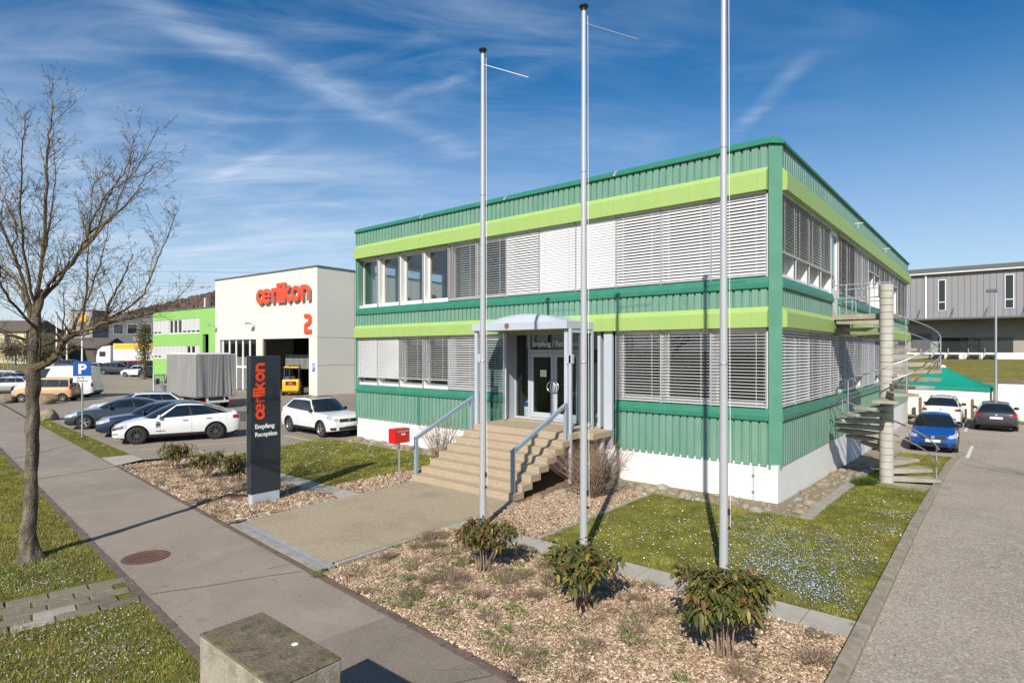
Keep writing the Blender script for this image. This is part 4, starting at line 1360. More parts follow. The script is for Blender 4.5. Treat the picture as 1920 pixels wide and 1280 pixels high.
# ================================================================== entrance steps
steps = thing('entrance_steps', 'broad flight of tan exposed aggregate steps leading up to the porch', 'steps')
R_, T_ = LZ / 8, .363
for i in range(8):
    y0 = -4.10 + i * T_
    m_ = MB()
    if i < 7:
        m_.box(-9.12, -5.22, y0, y0 + T_ + .09, (i + 1) * R_ - .185, (i + 1) * R_)
        m_.build('step', 'aggregate_step', steps, bevel=.012)
    else:
        m_.box(-9.12, -5.22, y0, .02, LZ - .19, LZ); m_.box(-5.219, -4.72, -1.1, -.02, LZ - .19, LZ)
        m_.build('landing', 'aggregate_step', steps, bevel=.012)
m_ = MB()                                                 # sloping carriage beam under the flight
for xx in (-8.6, -5.75):
    m_.prism([(-3.95, -.05), (-3.5, -.05), (-1.2, 1.10), (-1.2, 1.25), (-1.7, 1.25), (-4.0, .0)], xx - .2, xx + .2, lambda p, q, t: (t, p, q))
m_.build('carriage', 'concrete_old', steps)
m_ = MB(); m_.box(-8.9, -8.7, -.9, -.7, -.05, LZ - .19); m_.box(-4.95, -4.8, -.5, -.35, -.05, LZ - .19); m_.build('support', 'porch_grey', steps)
for (xx, nm) in ((-9.05, 'l'), (-5.32, 'r')):
    m_ = MB()
    yb, yt = -3.98, -1.62
    zb, zt_ = R_, LZ - R_
    m_.box(xx - .045, xx + .045, yb - .05, yb + .05, zb, zb + 1.08)
    m_.box(xx - .045, xx + .045, yt - .05, yt + .05, zt_, zt_ + .98)
    m_.bar((xx, yb - .05, zb + 1.04), (xx, yt + .05, zt_ + 1.03), .088, .10)
    m_.build('handrail', 'rail_blue_grey', steps, bevel=.006)

# ================================================================== spiral stair
scx, scy = 1.60, 5.37
base_z = zt(scx, scy)
spiral = thing('spiral_staircase', 'weathered concrete spiral stair with stacked drum column and thin steel railings', 'staircase', (scx, scy, base_z))
rise = (4.98 - base_z) / 24
col_r = .185
nd = int((5.93 - base_z) / rise)
a_start = 39.85 - 14
for i in range(nd):
    z0 = i * rise
    m_ = MB(); m_.lathe([(0, z0 + .006), (col_r - .022, z0 + .004), (col_r, z0 + .016), (col_r, z0 + rise - .014), (col_r - .022, z0 + rise), (0, z0 + rise)], 28)
    m_.build('column_drum', 'column_concrete', spiral, smooth_angle=35)
Ro = 1.36
def pol(r, a, z): return (r * math.cos(rad(a)), r * math.sin(rad(a)), z)
for i in range(23):
    a = a_start + i * 22.7
    z1 = (i + 1) * rise
    m_ = MB()
    half_o, half_i = 13.5, 22
    ou = [pol(Ro, a - half_o + k * 2 * half_o / 4, 0) for k in range(5)]
    inn = [pol(col_r - .02, a + half_i, 0), pol(col_r - .02, a - half_i, 0)]
    prof = [(p[0], p[1]) for p in ou] + [(p[0], p[1]) for p in inn]
    n = len(prof)
    tin, tout = .15, .085
    vs = [(p[0], p[1], z1) for p in prof] + [(p[0], p[1], z1 - (tout if k < 5 else tin)) for k, p in enumerate(prof)]
    fs = [tuple(range(n)), tuple(range(2 * n - 1, n - 1, -1))] + [(k, (k + 1) % n, n + (k + 1) % n, n + k) for k in range(n)]
    m_.add(vs, fs)
    m_.build('tread', 'concrete_old', spiral, bevel=.006)
# landing to the balcony door
m_ = MB(); m_.box(.06 - scx, .15, DOOR_S[0] - .45 - scy, DOOR_S[1] + .1 - scy, 4.98 - base_z - .16, 4.98 - base_z)
m_.build('landing', 'concrete_old', spiral, bevel=.008)
m_ = MB(); m_.box(.02 - scx, .45 - scx, DOOR_S[0] + .1 - scy, DOOR_S[0] + .35 - scy, 4.35 - base_z, 4.82 - base_z); m_.build('bracket', 'concrete_wall', spiral)
for h, r in ((.95, .021), (.52, .016)):
    pts = [pol(Ro - .04, a_start - 8 + k * (22.7 * 22.6) / 150, (k * 22.6 / 150 + .65) * rise + h) for k in range(151)]
    m_ = MB(); m_.tube(pts, r, 8); m_.build('railing', 'galvanised', spiral, smooth_angle=60)
for i in (0, 3, 6, 9, 12, 15, 18, 21):
    a = a_start + i * 22.7
    m_ = MB(); m_.tube([pol(Ro - .04, a, (i + 1) * rise - .1), pol(Ro - .04, a, (i + 1) * rise + .95)], .018, 8); m_.build('baluster', 'galvanised', spiral, smooth_angle=60)
lz_ = 4.98 - base_z
p_a = (.12 - scx, DOOR_S[0] - .42 - scy); p_b = (.12, DOOR_S[0] - .42 - scy); p_c = (.12, DOOR_S[1] + .07 - scy); p_d = (.12 - scx, DOOR_S[1] + .07 - scy)
for h in (.95, .52):
    m_ = MB(); m_.tube([(*p_a, lz_ + h), (*p_b, lz_ + h)], .018, 8); m_.build('landing_rail', 'galvanised', spiral, smooth_angle=60)
    m_ = MB(); m_.tube([(*p_d, lz_ + h), (p_c[0] - .2, p_c[1], lz_ + h)], .018, 8); m_.build('landing_rail', 'galvanised', spiral, smooth_angle=60)
for (q) in ((p_a[0] + .35, p_a[1]), (p_a[0] + 1.0, p_a[1]), (p_d[0] + .35, p_d[1]), (p_d[0] + 1.1, p_d[1])):
    m_ = MB(); m_.tube([(*q, lz_ - .05), (*q, lz_ + .95)], .018, 8); m_.build('baluster', 'galvanised', spiral, smooth_angle=60)
m_ = MB(); m_.box(-.35, 1.55, -1.35, .35, -.06, .03); m_.build('foot_slab', 'concrete_old', spiral)

# ================================================================== flagpoles
fl = [(-4.38, -6.13, 10.25, 'shortest looking of three white flagpoles, nearest the entrance paving', 0), (-1.80, -6.12, 10.22, 'middle white flagpole of the row between paving and lawn', 0), (.70, -5.73, 10.3, 'tall white flagpole closest to the office corner, its top out of the picture', 0)]
for i, (x, y, h, lab, tw) in enumerate(fl):
    t = thing('flagpole', lab, 'flagpole', (x, y, 0), 0, 'flagpoles in front of the office')
    r0, r1 = .075, .042
    m_ = MB(); n = 12
    m_.tube([(0, 0, h * k / n) for k in range(n + 1)], [r0 + (r1 - r0) * (k / n) for k in range(n + 1)], 20); m_.build('pole', 'pole_aluminium', t, smooth_angle=50)
    for zz in (3.6, 7.2):
        rr = r0 + (r1 - r0) * zz / h
        MB().lathe([(rr, -.02), (rr + .004, -.015), (rr + .004, .015), (rr, .02)], 20, (0, 0, zz)).build('joint_ring', 'galvanised', t, smooth_angle=40)
    MB().lathe([(r1, 0), (r1 + .01, .02), (r1 + .01, .05), (.075, .06), (.09, .085), (.075, .12), (.03, .14), (0, .142)], 20, (0, 0, h)).build('cap', 'plastic_black', t, smooth_angle=40)
    ca = rad(39.85 - 12 + (0, 4, 8)[i])
    m_ = MB(); m_.tube([(0, 0, h - .22), (1.0 * math.cos(ca), 1.0 * math.sin(ca), h - .60)], .008, 6); m_.build('banner_arm', 'rail_grey', t, smooth_angle=60)
    m_ = MB(); m_.tube([(r0 + .03, 0.02, .9), (r1 + .035, .02, h - .1)], .004, 5); m_.build('halyard', 'sign_white', t)
    m_ = MB(); m_.box(r0, r0 + .03, -.02, .02, 1.1, 1.2); m_.box(r0, r0 + .03, -.02, .02, .86, .9); m_.build('cleat', 'plastic_black', t)
    MB().lathe([(r0 + .05, 0), (r0 + .05, .02), (r0, .04)], 20).build('base_collar', 'galvanised', t)

# ================================================================== sign totem
tot = thing('sign_totem', 'tall anthracite sign pillar with orange lettering beside the entrance paving', 'sign', (-10.08, -8.12, 0))
m_ = MB(); m_.box(-.11, .11, -.39, .39, .27, 3.70); m_.build('panel', 'sign_anthracite', tot, bevel=.006)
m_ = MB(); m_.box(-.10, .10, -.35, .36, -.05, .268); m_.build('foot', 'porch_grey', tot)
m_ = MB(); m_.box(-.115, -.108, -.392, -.35, .27, 3.70); m_.build('edge_strip', 'galvanised', tot)
letters, lw = logo_letters(.03)
sc_ = 1.41 / lw
for mb in letters:
    mb.mapped(lambda x, y, z: (.112 + z * .2, -.035 - y * sc_, 2.11 + x * sc_))
    mb.build('letter', 'sign_orange', tot)
for (s, zz, wid) in (('Empfang', 1.885, .51), ('Reception', 1.685, .58)):
    tm = text_mb(s, .155, .006, .0035); wx = max(v[0] for v in tm.v)
    tm.mapped(lambda x, y, z: (.113 + z, -.29 + x * wid / wx, zz + y)); tm.build('lettering', 'sign_white', tot, recalc=False)
gr = structure(empty('gravel_patch'))
for k in range(70):
    r = random.uniform(.02, .05)
    link('pebble', rocks[1 + 4 * random.randrange(3)], gr, (-10.08 + random.uniform(-.3, .3), -8.12 + random.uniform(-.55, .55), .005), (0, 0, random.uniform(0, 6)), (r, r, r))

# ================================================================== letterbox, parking sign, concrete pier
lb = thing('letterbox', 'red metal letterbox on a thin post left of the steps', 'letterbox', (-9.05, -4.62, 0))
m_ = MB(); m_.box(-.15, .15, -.27, .27, 1.19, 1.60); m_.build('box', 'mailbox_red', lb, bevel=.012)
m_ = MB(); m_.box(.15, .157, -.20, .22, 1.50, 1.55); m_.build('slot_flap', 'steel', lb)
m_ = MB(); m_.box(.15, .157, -.04, .10, 1.42, 1.46); m_.build('name_plate', 'sign_white', lb)
m_ = MB(); m_.tube([(0, 0, 0), (0, 0, 1.19)], .024, 10); m_.build('post', 'galvanised', lb, smooth_angle=50)
m_ = MB(); m_.box(-.1, .1, -.12, .28, 0, .025); m_.build('base_plate', 'galvanised', lb)

ps = thing('parking_sign', 'blue white P parking sign with small plate on grey post in the verge', 'sign', (-27.1, -7.75, 0), rad(66))
m_ = MB(); m_.tube([(0, 0, 0), (0, 0, 3.35)], .038, 12); m_.build('post', 'galvanised', ps, smooth_angle=50)
m_ = MB(); m_.box(-.33, .33, -.055, -.04, 2.72, 3.38); m_.build('blue_plate', 'sign_blue', ps, bevel=.004)
m_ = MB(); m_.box(-.33, .33, -.055, -.04, 2.44, 2.71); m_.build('white_plate', 'sign_white', ps, bevel=.004)
m_ = MB(); m_.box(-.13, -.03, -.062, -.056, 2.82, 3.26); strip_ = MB()
strip(strip_, [(-.04, 3.215), (.04, 3.215)] + arc(.04, 3.13, .085, .085, 90, -90, 10) + [(-.04, 3.045)], .09, .056, .0615)
strip_.mapped(lambda x, y, z: (x, -z, y)); m_.add(strip_.v, strip_.f); m_.build('letter', 'sign_white', ps)
for (s, zz, w) in (('Nur für', 2.60, .30), ('Kunden', 2.48, .40)):
    tm = text_mb(s, .11, .003, .004); wx = max(v[0] for v in tm.v)
    tm.mapped(lambda x, y, z: (-.2 + x * w / wx, -.0575 - z, zz + y)); tm.build('lettering', 'print_black', ps, recalc=False)

pier = thing('concrete_pier', 'stained grey concrete pier with mossy top at the edge of the footpath', 'pier', (-.37, -13.07, 0))
m_ = MB(); m_.box(-.63, .63, -.275, .275, -.1, 1.385); m_.build('body', 'block_concrete', pier, bevel=.014)
m_ = MB(); m_.box(-.632, .632, -.277, .277, 1.383, 1.405); m_.build('weathered_top', 'block_top', pier, bevel=.010)
m_ = MB(); MB.lathe(m_, [(0, 1.410), (.022, 1.4085), (.03, 1.404)], 9, (.16, .15, 0)); m_.build('bird_dropping', 'sign_white', pier)
# ================================================================== vehicles
def hermite(keys):
    """monotone smooth curve through (x, y) keys"""
    xs = np.array([k[0] for k in keys], float); ys = np.array([k[1] for k in keys], float)
    h = np.diff(xs); dl = np.diff(ys) / h
    m = np.zeros(len(xs)); m[0], m[-1] = dl[0], dl[-1]
    for i in range(1, len(xs) - 1):
        if dl[i - 1] * dl[i] > 0:
            w1, w2 = 2 * h[i] + h[i - 1], h[i] + 2 * h[i - 1]
            m[i] = (w1 + w2) / (w1 / dl[i - 1] + w2 / dl[i])

    def f(x):
        x = min(max(x, xs[0]), xs[-1])
        i = min(max(int(np.searchsorted(xs, x)) - 1, 0), len(xs) - 2)
        t = (x - xs[i]) / h[i]
        return float(ys[i] * (1 + 2 * t) * (1 - t) ** 2 + h[i] * m[i] * t * (1 - t) ** 2 + ys[i + 1] * t * t * (3 - 2 * t) + h[i] * m[i + 1] * t * t * (t - 1))
    return f


SPECS = {
    # xn measured from the nose; top: bonnet, belt and tail line; gh: windscreen foot, roof front, roof end, rear glass foot
    'crossover': dict(L=4.75, W=1.92, H=1.62, fo=.86, wb=2.89, wr=.36, sill=.27, top=[(0, .60), (.06, .68), (.25, .79), (.6, .89), (1.15, .99), (2.0, 1.03), (3.4, 1.09), (4.25, 1.13), (4.6, 1.12), (4.72, 1.02), (4.75, .85)],
                      gh=(1.05, 2.2, 3.35, 4.45), side=(.42, .10, -.1, .0), roof=[(2.0, 1.57), (2.6, 1.62), (3.4, 1.545)], rw=.62, cuts=[.06, .44, .475, .80, .83, .97]),
    'suv': dict(L=4.72, W=1.84, H=1.68, fo=.91, wb=2.79, wr=.36, sill=.29, top=[(0, .78), (.05, .86), (.2, .95), (.6, 1.0), (1.25, 1.05), (2.2, 1.08), (3.6, 1.13), (4.35, 1.17), (4.6, 1.15), (4.7, 1.05), (4.72, .8)],
                gh=(1.2, 2.05, 3.95, 4.5), side=(.38, .12, -.08, -.12), roof=[(1.95, 1.61), (2.7, 1.67), (4.0, 1.61)], rw=.66, cuts=[.055, .40, .435, .70, .735, .94]),
    'estate': dict(L=4.75, W=1.84, H=1.50, fo=.90, wb=2.80, wr=.335, sill=.23, top=[(0, .62), (.05, .70), (.2, .79), (.6, .87), (1.3, .95), (2.2, .98), (3.6, 1.01), (4.4, 1.03), (4.65, 1.0), (4.73, .9), (4.75, .72)],
                   gh=(1.2, 2.15, 4.05, 4.58), side=(.42, .12, -.08, -.1), roof=[(2.1, 1.42), (2.7, 1.48), (4.1, 1.42)], rw=.62, cuts=[.05, .39, .42, .68, .71, .95]),
    'sedan': dict(L=4.75, W=1.82, H=1.45, fo=.80, wb=2.84, wr=.335, sill=.22, top=[(0, .62), (.05, .69), (.2, .78), (.6, .87), (1.3, .95), (2.2, .98), (3.4, 1.0), (4.2, 1.03), (4.6, 1.02), (4.72, .92), (4.75, .72)],
                  gh=(1.25, 2.2, 3.3, 4.25), side=(.42, .12, -.05, -.05), roof=[(2.1, 1.38), (2.7, 1.44), (3.4, 1.38)], rw=.60, cuts=[.05, .46, .49, .82, .85, .90]),
    'hatch': dict(L=3.75, W=1.69, H=1.51, fo=.77, wb=2.39, wr=.30, sill=.22, top=[(0, .62), (.05, .72), (.15, .80), (.45, .91), (.95, .98), (1.8, .99), (3.0, 1.03), (3.5, 1.03), (3.68, .98), (3.74, .88), (3.75, .7)],
                  gh=(.85, 1.6, 3.05, 3.55), side=(.36, .10, -.08, -.1), roof=[(1.5, 1.45), (2.1, 1.51), (3.1, 1.46)], rw=.64, cuts=[.05, .46, .49, .80, .83, .88]),
    'van': dict(L=5.9, W=1.99, H=2.65, fo=.95, wb=3.66, wr=.345, sill=.33, top=[(0, .82), (.06, .98), (.25, 1.12), (.6, 1.22), (.95, 1.33), (1.6, 1.36), (3.5, 1.36), (5.6, 1.36), (5.85, 1.34), (5.9, 1.30)],
                gh=(.75, 1.75, 5.78, 5.86), side=(.45, .25, -.02, -.02), roof=[(1.6, 2.42), (2.2, 2.62), (4.0, 2.65), (5.9, 2.60)], rw=.80, cuts=[.05, .22, .25, .26, .27, .28]),
    'smallvan': dict(L=4.1, W=1.75, H=1.85, fo=.80, wb=2.70, wr=.31, sill=.25, top=[(0, .72), (.05, .84), (.2, .94), (.6, 1.02), (1.0, 1.09), (1.8, 1.12), (3.0, 1.12), (4.0, 1.12), (4.08, 1.08), (4.1, 1.0)],
                     gh=(.85, 1.55, 3.95, 4.05), side=(.36, .14, -.03, -.03), roof=[(1.5, 1.74), (2.1, 1.83), (4.1, 1.80)], rw=.74, cuts=[.05, .33, .36, .70, .73, .95]),
    'minibus': dict(L=4.9, W=1.9, H=1.97, fo=.90, wb=3.0, wr=.33, sill=.26, top=[(0, .75), (.05, .90), (.2, 1.0), (.6, 1.08), (.95, 1.15), (1.8, 1.17), (3.5, 1.17), (4.7, 1.17), (4.85, 1.13), (4.9, 1.0)],
                    gh=(.8, 1.6, 4.72, 4.85), side=(.4, .16, -.03, -.03), roof=[(1.5, 1.86), (2.2, 1.95), (4.8, 1.93)], rw=.76, cuts=[.05, .30, .33, .62, .65, .95]),
}
PROF = hermite([(0, .90), (.10, .955), (.28, .99), (.5, 1.0), (.7, .985), (.88, .945), (1.0, .87)])


def car(name, label, cat, loc, heading, kind, paint, group=None, rim='rim_silver', roof_mat=None, blank_rear=False, lower=None, arch=None, wood=None):
    """heading: direction of the nose in degrees (world, 0 = +x)"""
    s = SPECS[kind]
    L_, hw = s['L'], s['W'] / 2
    root = thing(name, label, cat, loc, rad(heading), group)
    zoff = loc[2] if len(loc) > 2 else 0
    top = hermite(s['top'])
    w_ = hermite([(0, .72), (.03, .82), (.10, .90), (.32, .965), (.9, 1.0), (L_ - .9, 1.0), (L_ - .35, .97), (L_ - .12, .91), (L_ - .04, .84), (L_, .76)])
    sill, wr = s['sill'], s['wr']
    xw = (s['fo'], s['fo'] + s['wb'])
    RA = wr + .055

    def zbot(x):
        z = sill + .05 * smooth(.5, 0, x) + .12 * smooth(L_ - .5, L_, x)
        for c in xw:
            d = RA * RA - (x - c) ** 2
            if d > 0: z = max(z, wr + math.sqrt(d))
        return z

    def wide(x, z):
        t_ = top(x)
        return hw * w_(x) * PROF(min(1, max(0, (z - .2) / max(.05, t_ - .2))))

    def T(xn, y, z):
        """nose and tail lean"""
        g = max(0.0, 1 - xn / .45); x = L_ / 2 - xn
        x -= g * g * (.12 * max(0, z - .60) + .18 * max(0, .40 - z))
        g2 = max(0.0, 1 - (L_ - xn) / .4)
        x += g2 * g2 * (.16 * max(0, z - .75) + .25 * max(0, .45 - z))
        return (x, y, z)

    st = sorted(set([0, .02, .05, .09, .14, .2, .3, .42] + [L_ - q for q in (0, .02, .05, .09, .14, .2, .3)] + list(np.linspace(.5, L_ - .4, 34)) + [c + RA * math.cos(rad(a)) for c in xw for a in (0, 4, 12, 25, 40, 55, 70, 90, 110, 125, 140, 155, 168, 176, 180)]))
    vr = [0, .08, .2, .35, .5, .65, .8, .92, 1.0]
    tr = [.8, .55, .28, 0]
    mb = MB()
    rings = []
    for x in st:
        zb, zt_ = zbot(x), top(x)
        ring = []
        for v in vr:
            z = zb + (zt_ - zb) * v
            ring.append((wide(x, z), z))
        cr = .035
        for q in tr:
            ring.append((wide(x, zt_) * q, zt_ + cr * (1 - q * q)))
        full = [T(x, y, z) for y, z in ring] + [T(x, -y, z) for y, z in reversed(ring[:-1])]
        rings.append(full)
    n = len(rings[0])
    vs = [p for r in rings for p in r]
    fs = [(i * n + k, i * n + k + 1, (i + 1) * n + k + 1, (i + 1) * n + k) for i in range(len(rings) - 1) for k in range(n - 1)]
    fs += [tuple(range(n)), tuple((len(rings) - 1) * n + k for k in range(n))[::-1]]
    mb.add(vs, fs)
    body = mb.build('body', wood or paint, root, smooth_angle=38)
    m_ = MB(); m_.box(-L_ / 2 + .25, L_ / 2 - .3, -hw + .26, hw - .26, .20, .74); m_.box(-L_ / 2 + .12, L_ / 2 - .15, -hw * .7, hw * .7, sill - .02, .5); m_.build('underbody', 'underbody', root)

    # greenhouse
    A0, A1, R1, B0 = s['gh']; a0s, a1s, r1s, b0s = s['side']
    zr = hermite(s['roof']); rw = s['rw']
    yb = lambda x: wide(x, top(x)) - .012
    yr = lambda x: hw * rw * (1 - .10 * smooth(R1 - 1.3, R1, x))
    rz_ = lambda x: zr(x) - .045

    def SIDE_(f, h, sg):
        xb = A0 + a0s + (B0 + b0s - A0 - a0s) * f; xt = A1 + a1s + (R1 + r1s - A1 - a1s) * f
        hb, ht = Vector((xb, yb(xb), top(xb) - .01)), Vector((xt, yr(xt), rz_(xt)))
        p = hb.lerp(ht, h); p.y += .045 * 4 * h * (1 - h) * .6
        return T(p.x, sg * p.y, p.z)

    def CROSS(a, h, front, out=0.0):
        if front: xb, xt = A0 + a0s * a * a, A1 + a1s * a * a
        else: xb, xt = B0 + b0s * a * a, R1 + r1s * a * a
        hb = Vector((xb, a * yb(xb), top(xb) + .03 * (1 - a * a) - .01)); ht = Vector((xt, a * yr(xt), rz_(xt) + .045 * (1 - a * a)))
        p = hb.lerp(ht, h)
        k = .05 * 4 * h * (1 - h)
        p.x += (-k if front else k) + (-out if front else out); p.z += k * .5 + out * .5
        return T(p.x, p.y, p.z)

    cuts = s['cuts']
    bands = [(0, .035, 'plastic_black'), (.035, .88, None), (.88, 1.0, paint)]
    for sg in (1, -1):
        frame = MB(); trim = MB()
        segs_ = list(zip([0] + cuts, cuts + [1]))
        for i, (f0, f1) in enumerate(segs_):
            is_glass = (i % 2 == 1)
            if blank_rear and f0 > .24: is_glass = False
            g = MB()
            fn = lambda u, v, lo, hi: SIDE_(f0 + (f1 - f0) * u, lo + (hi - lo) * v, sg)
            if is_glass:
                MB.grid(trim, lambda u, v: fn(u, v, 0, .04), 6, 1); MB.grid(frame, lambda u, v: fn(u, v, .88, 1.0), 6, 2)
                g.grid(lambda u, v: fn(u, v, .04, .88), 6, 5)
                g.build('side_window', 'car_glass', root, smooth_angle=60)
            else:
                MB.grid(frame if (i == 0 or i == len(segs_) - 1 or blank_rear) else trim, lambda u, v: fn(u, v, 0, .88), max(2, int((f1 - f0) * 14)), 5)
                MB.grid(frame, lambda u, v: fn(u, v, .88, 1), max(2, int((f1 - f0) * 14)), 2)
        frame.build('roof_pillar_frame', wood or paint, root, smooth_angle=60)
        trim.build('window_trim', 'plastic_black', root, smooth_angle=60)
    MB().grid(lambda u, v: CROSS(2 * u - 1, v, True), 10, 6).build('windscreen', 'car_glass', root, smooth_angle=60)
    MB().grid(lambda u, v: CROSS(2 * u - 1, v, False), 10, 6).build('rear_window' if not blank_rear else 'rear_door', 'car_glass' if not blank_rear else paint, root, smooth_angle=60)

    def ROOF(u, v):
        a = 2 * u - 1
        xf, xr_ = A1 + a1s * a * a, R1 + r1s * a * a
        x = xf + (xr_ - xf) * v
        return T(x, a * yr(x), rz_(x) + .045 * (1 - a * a) + .02 * math.sin(math.pi * v) * (1 - a * a))
    MB().grid(ROOF, 10, 12).build('roof', roof_mat or paint, root, smooth_angle=60)

    # wheels
    prof = [(wr * .62, -.105), (wr * .90, -.112), (wr * .985, -.09), (wr, -.05), (wr, .05), (wr * .985, .09), (wr * .90, .112), (wr * .62, .105)]
    for c in xw:
        for sg in (1, -1):
            yc = sg * (hw - .125)
            wh = MB().lathe(prof, 32, axis='y', closed=True).build('wheel', 'tyre', root, (L_ / 2 - c, yc, wr), smooth_angle=40)
            r = MB()
            ns = 5 if rim == 'rim_silver' else 10
            rr = wr * .64
            r.lathe([(rr, -.09), (rr + .006, sg * .10), (rr - .02, sg * .10), (rr - .035, -.085)], 32, axis='y', closed=True)
            r.lathe([(0, sg * .075), (.055, sg * .075), (.065, sg * .06), (.065, 0), (0, 0)], 16, axis='y')
            for k in range(ns):
                a = 2 * math.pi * (k + .25) / ns
                p0 = Vector((.05 * math.cos(a), sg * .065, .05 * math.sin(a))); p1 = Vector(((rr - .015) * math.cos(a + .12), sg * .085, (rr - .015) * math.sin(a + .12)))
                r.bar(p0, p1, .06 if ns == 5 else .026, .03, up=(0, 1, 0))
            ri = r.build('rim', rim, wh, smooth_angle=40)
            d = MB().lathe([(0, -.02), (rr - .02, -.02), (rr - .02, .02), (0, .02)], 24, axis='y').build('brake_disc', 'underbody', wh)
            # arch lining
            al = MB()
            pts = [T(c + RA * math.cos(rad(a)), sg * (wide(c + RA * math.cos(rad(a)), wr + RA * math.sin(rad(a))) + .004), wr + RA * math.sin(rad(a))) for a in np.linspace(-14, 194, 27)]
            al.tube(pts, .022 if arch else .012, 6); al.build('wheel_arch', arch or 'plastic_black', root, smooth_angle=60)

    def patch(nm, mat, xs, zlo, zhi, sg, off=.006, nz=3, both=False):
        q = MB()
        def fn(u, v):
            x = xs[0] + (xs[1] - xs[0]) * (u * u if xs[0] < .1 else u)
            z = zlo(x) + (zhi(x) - zlo(x)) * v
            p = T(x, sg * (wide(x, z) + off), z)
            return (p[0] + (off if xs[0] < .3 else (-off if xs[1] > L_ - .3 else 0)), p[1], p[2])
        q.grid(fn, 10, nz)
        return q.build(nm, mat, root, smooth_angle=60)

    zn = top(.12)
    van = kind in ('van', 'smallvan', 'minibus')
    for sg in (1, -1):
        patch('headlight', 'lamp_clear', (0.0, .52 if not van else .42), lambda x: zn - .15 + .10 * x / .5, lambda x: zn - .035 + .16 * x / .5, sg)
        if kind == 'crossover':
            patch('headlight_shroud', 'plastic_black', (0.02, .40), lambda x: zn - .135 + .12 * x / .5, lambda x: zn - .055 + .14 * x / .5, sg, off=.010)
            patch('fog_slot', 'plastic_black', (0.02, .22), lambda x: .44, lambda x: .475, sg)
        else:
            patch('bumper_vent', 'plastic_black', (0.0, .18), lambda x: sill + .08, lambda x: sill + .20, sg)
        if van:
            patch('tail_light', 'lamp_red', (L_ - .14, L_), lambda x: .95, lambda x: 1.25, sg)
        else:
            patch('tail_light', 'lamp_red', (L_ - .32, L_), lambda x: top(L_ - .3) - .24 - .0 * x, lambda x: top(L_ - .3) - .10, sg)
        patch('side_skirt', lower or 'plastic_black', (xw[0] + RA + .02, xw[1] - RA - .02), lambda x: sill + .002, lambda x: sill + (.11 if kind in ('suv', 'crossover') else .055), sg, off=.004)
        zc = lambda x: top(x) - .16
        for xs_ in ([A0 + 1.55, A0 + 2.45] if not van else [1.9]):
            h_ = MB(); p = T(xs_, sg * (wide(xs_, zc(xs_)) + .012), zc(xs_)); h_.box(p[0] - .10, p[0] + .10, p[1] - .012, p[1] + .012, p[2] - .013, p[2] + .013); h_.build('door_handle', 'plastic_black' if kind == 'crossover' else paint, root)
        # door shut lines
        dl = MB()
        for f in ([.07, .46, .82] if not van else [.06, .26]):
            xs_ = A0 + a0s + (B0 + b0s - A0 - a0s) * f
            if abs(xs_ - xw[1]) < RA: xs_ = xs_ - 0
            zl = max(zbot(xs_) + .02, sill + .1)
            pts = [T(xs_ + .0, sg * (wide(xs_, z) + .0015), z) for z in np.linspace(zl, top(xs_) - .02, 8)]
            for p, q in zip(pts[:-1], pts[1:]):
                dl.add([(p[0] - .004, p[1], p[2]), (p[0] + .004, p[1], p[2]), (q[0] + .004, q[1], q[2]), (q[0] - .004, q[1], q[2])], [(0, 1, 2, 3)])
        dl.build('door_seam', 'plastic_black', root, recalc=False)
        # mirror
        xm = A0 + a0s + .18; pm = T(xm, sg * (wide(xm, top(xm)) + .10), top(xm) + .07)
        mm = MB(); b_ = bmesh.new(); bmesh.ops.create_uvsphere(b_, u_segments=12, v_segments=8, radius=1)
        mm.add([(pm[0] + v.co.x * .07, pm[1] + v.co.y * .12, pm[2] + v.co.z * (.085 if not van else .15)) for v in b_.verts], [tuple(v.index for v in f.verts) for f in b_.faces]); b_.free()
        mm.bar((pm[0], pm[1] - sg * .16, pm[2] - .06), (pm[0], pm[1], pm[2] - .04), .05, .03)
        mm.build('mirror', paint if kind == 'crossover' else 'plastic_black', root, smooth_angle=50)
    # face of the car
    xF = L_ / 2
    yF = hw * w_(0) * .92
    def face(nm, mat, y0, y1, z0, z1, front=True, off=.012, bv=.0):
        q = MB()
        def fn(u, v):
            y = y0 + (y1 - y0) * u; z = z0 + (z1 - z0) * v
            p = T(0 if front else L_, y, z)
            return (p[0] + (off if front else -off), y, z)
        q.grid(fn, 6, 4)
        q2 = MB(); 
        vs = q.v; nn = len(vs)
        q.v = vs + [(x - (off + .03) * (1 if front else -1), y, z) for x, y, z in vs]
        bnd = []
        q.f = q.f
        # rim strips to give it thickness
        W_ = 7
        loop = list(range(0, W_)) + [r * W_ + W_ - 1 for r in range(1, 5)] + list(range(4 * W_ + W_ - 2, 4 * W_ - 1, -1)) + [r * W_ for r in range(3, 0, -1)]
        for i in range(len(loop)):
            a, b = loop[i], loop[(i + 1) % len(loop)]
            q.f.append((a, b, nn + b, nn + a))
        return q.build(nm, mat, root, smooth_angle=40)
    if kind == 'crossover':
        face('lower_grille', 'plastic_black', -yF * .75, yF * .75, .30, .38)
        face('number_plate', 'plate_white', -.25, .25, .46, .57, off=.016)
    else:
        face('grille', 'plastic_black', -yF * .8, yF * .8, zn - .20, zn - .07)
        face('lower_grille', 'plastic_black', -yF * .85, yF * .85, sill + .07, sill + .20)
        face('number_plate', 'plate_white', -.25, .25, sill + .23, sill + .34, off=.02)
        if kind != 'van':
            face('emblem', 'steel', -.06, .06, zn - .17, zn - .08, off=.02)
    tz = top(L_ - .3)
    face('rear_number_plate', 'plate_white', -.26, .26, tz - .36, tz - .25, front=False, off=.012)
    face('rear_bumper_trim', 'plastic_black', -hw * .72, hw * .72, sill + .1, sill + .28, front=False, off=.008)
    if not van:
        face('boot_emblem', 'steel', -.05, .05, tz - .19, tz - .11, front=False, off=.012)
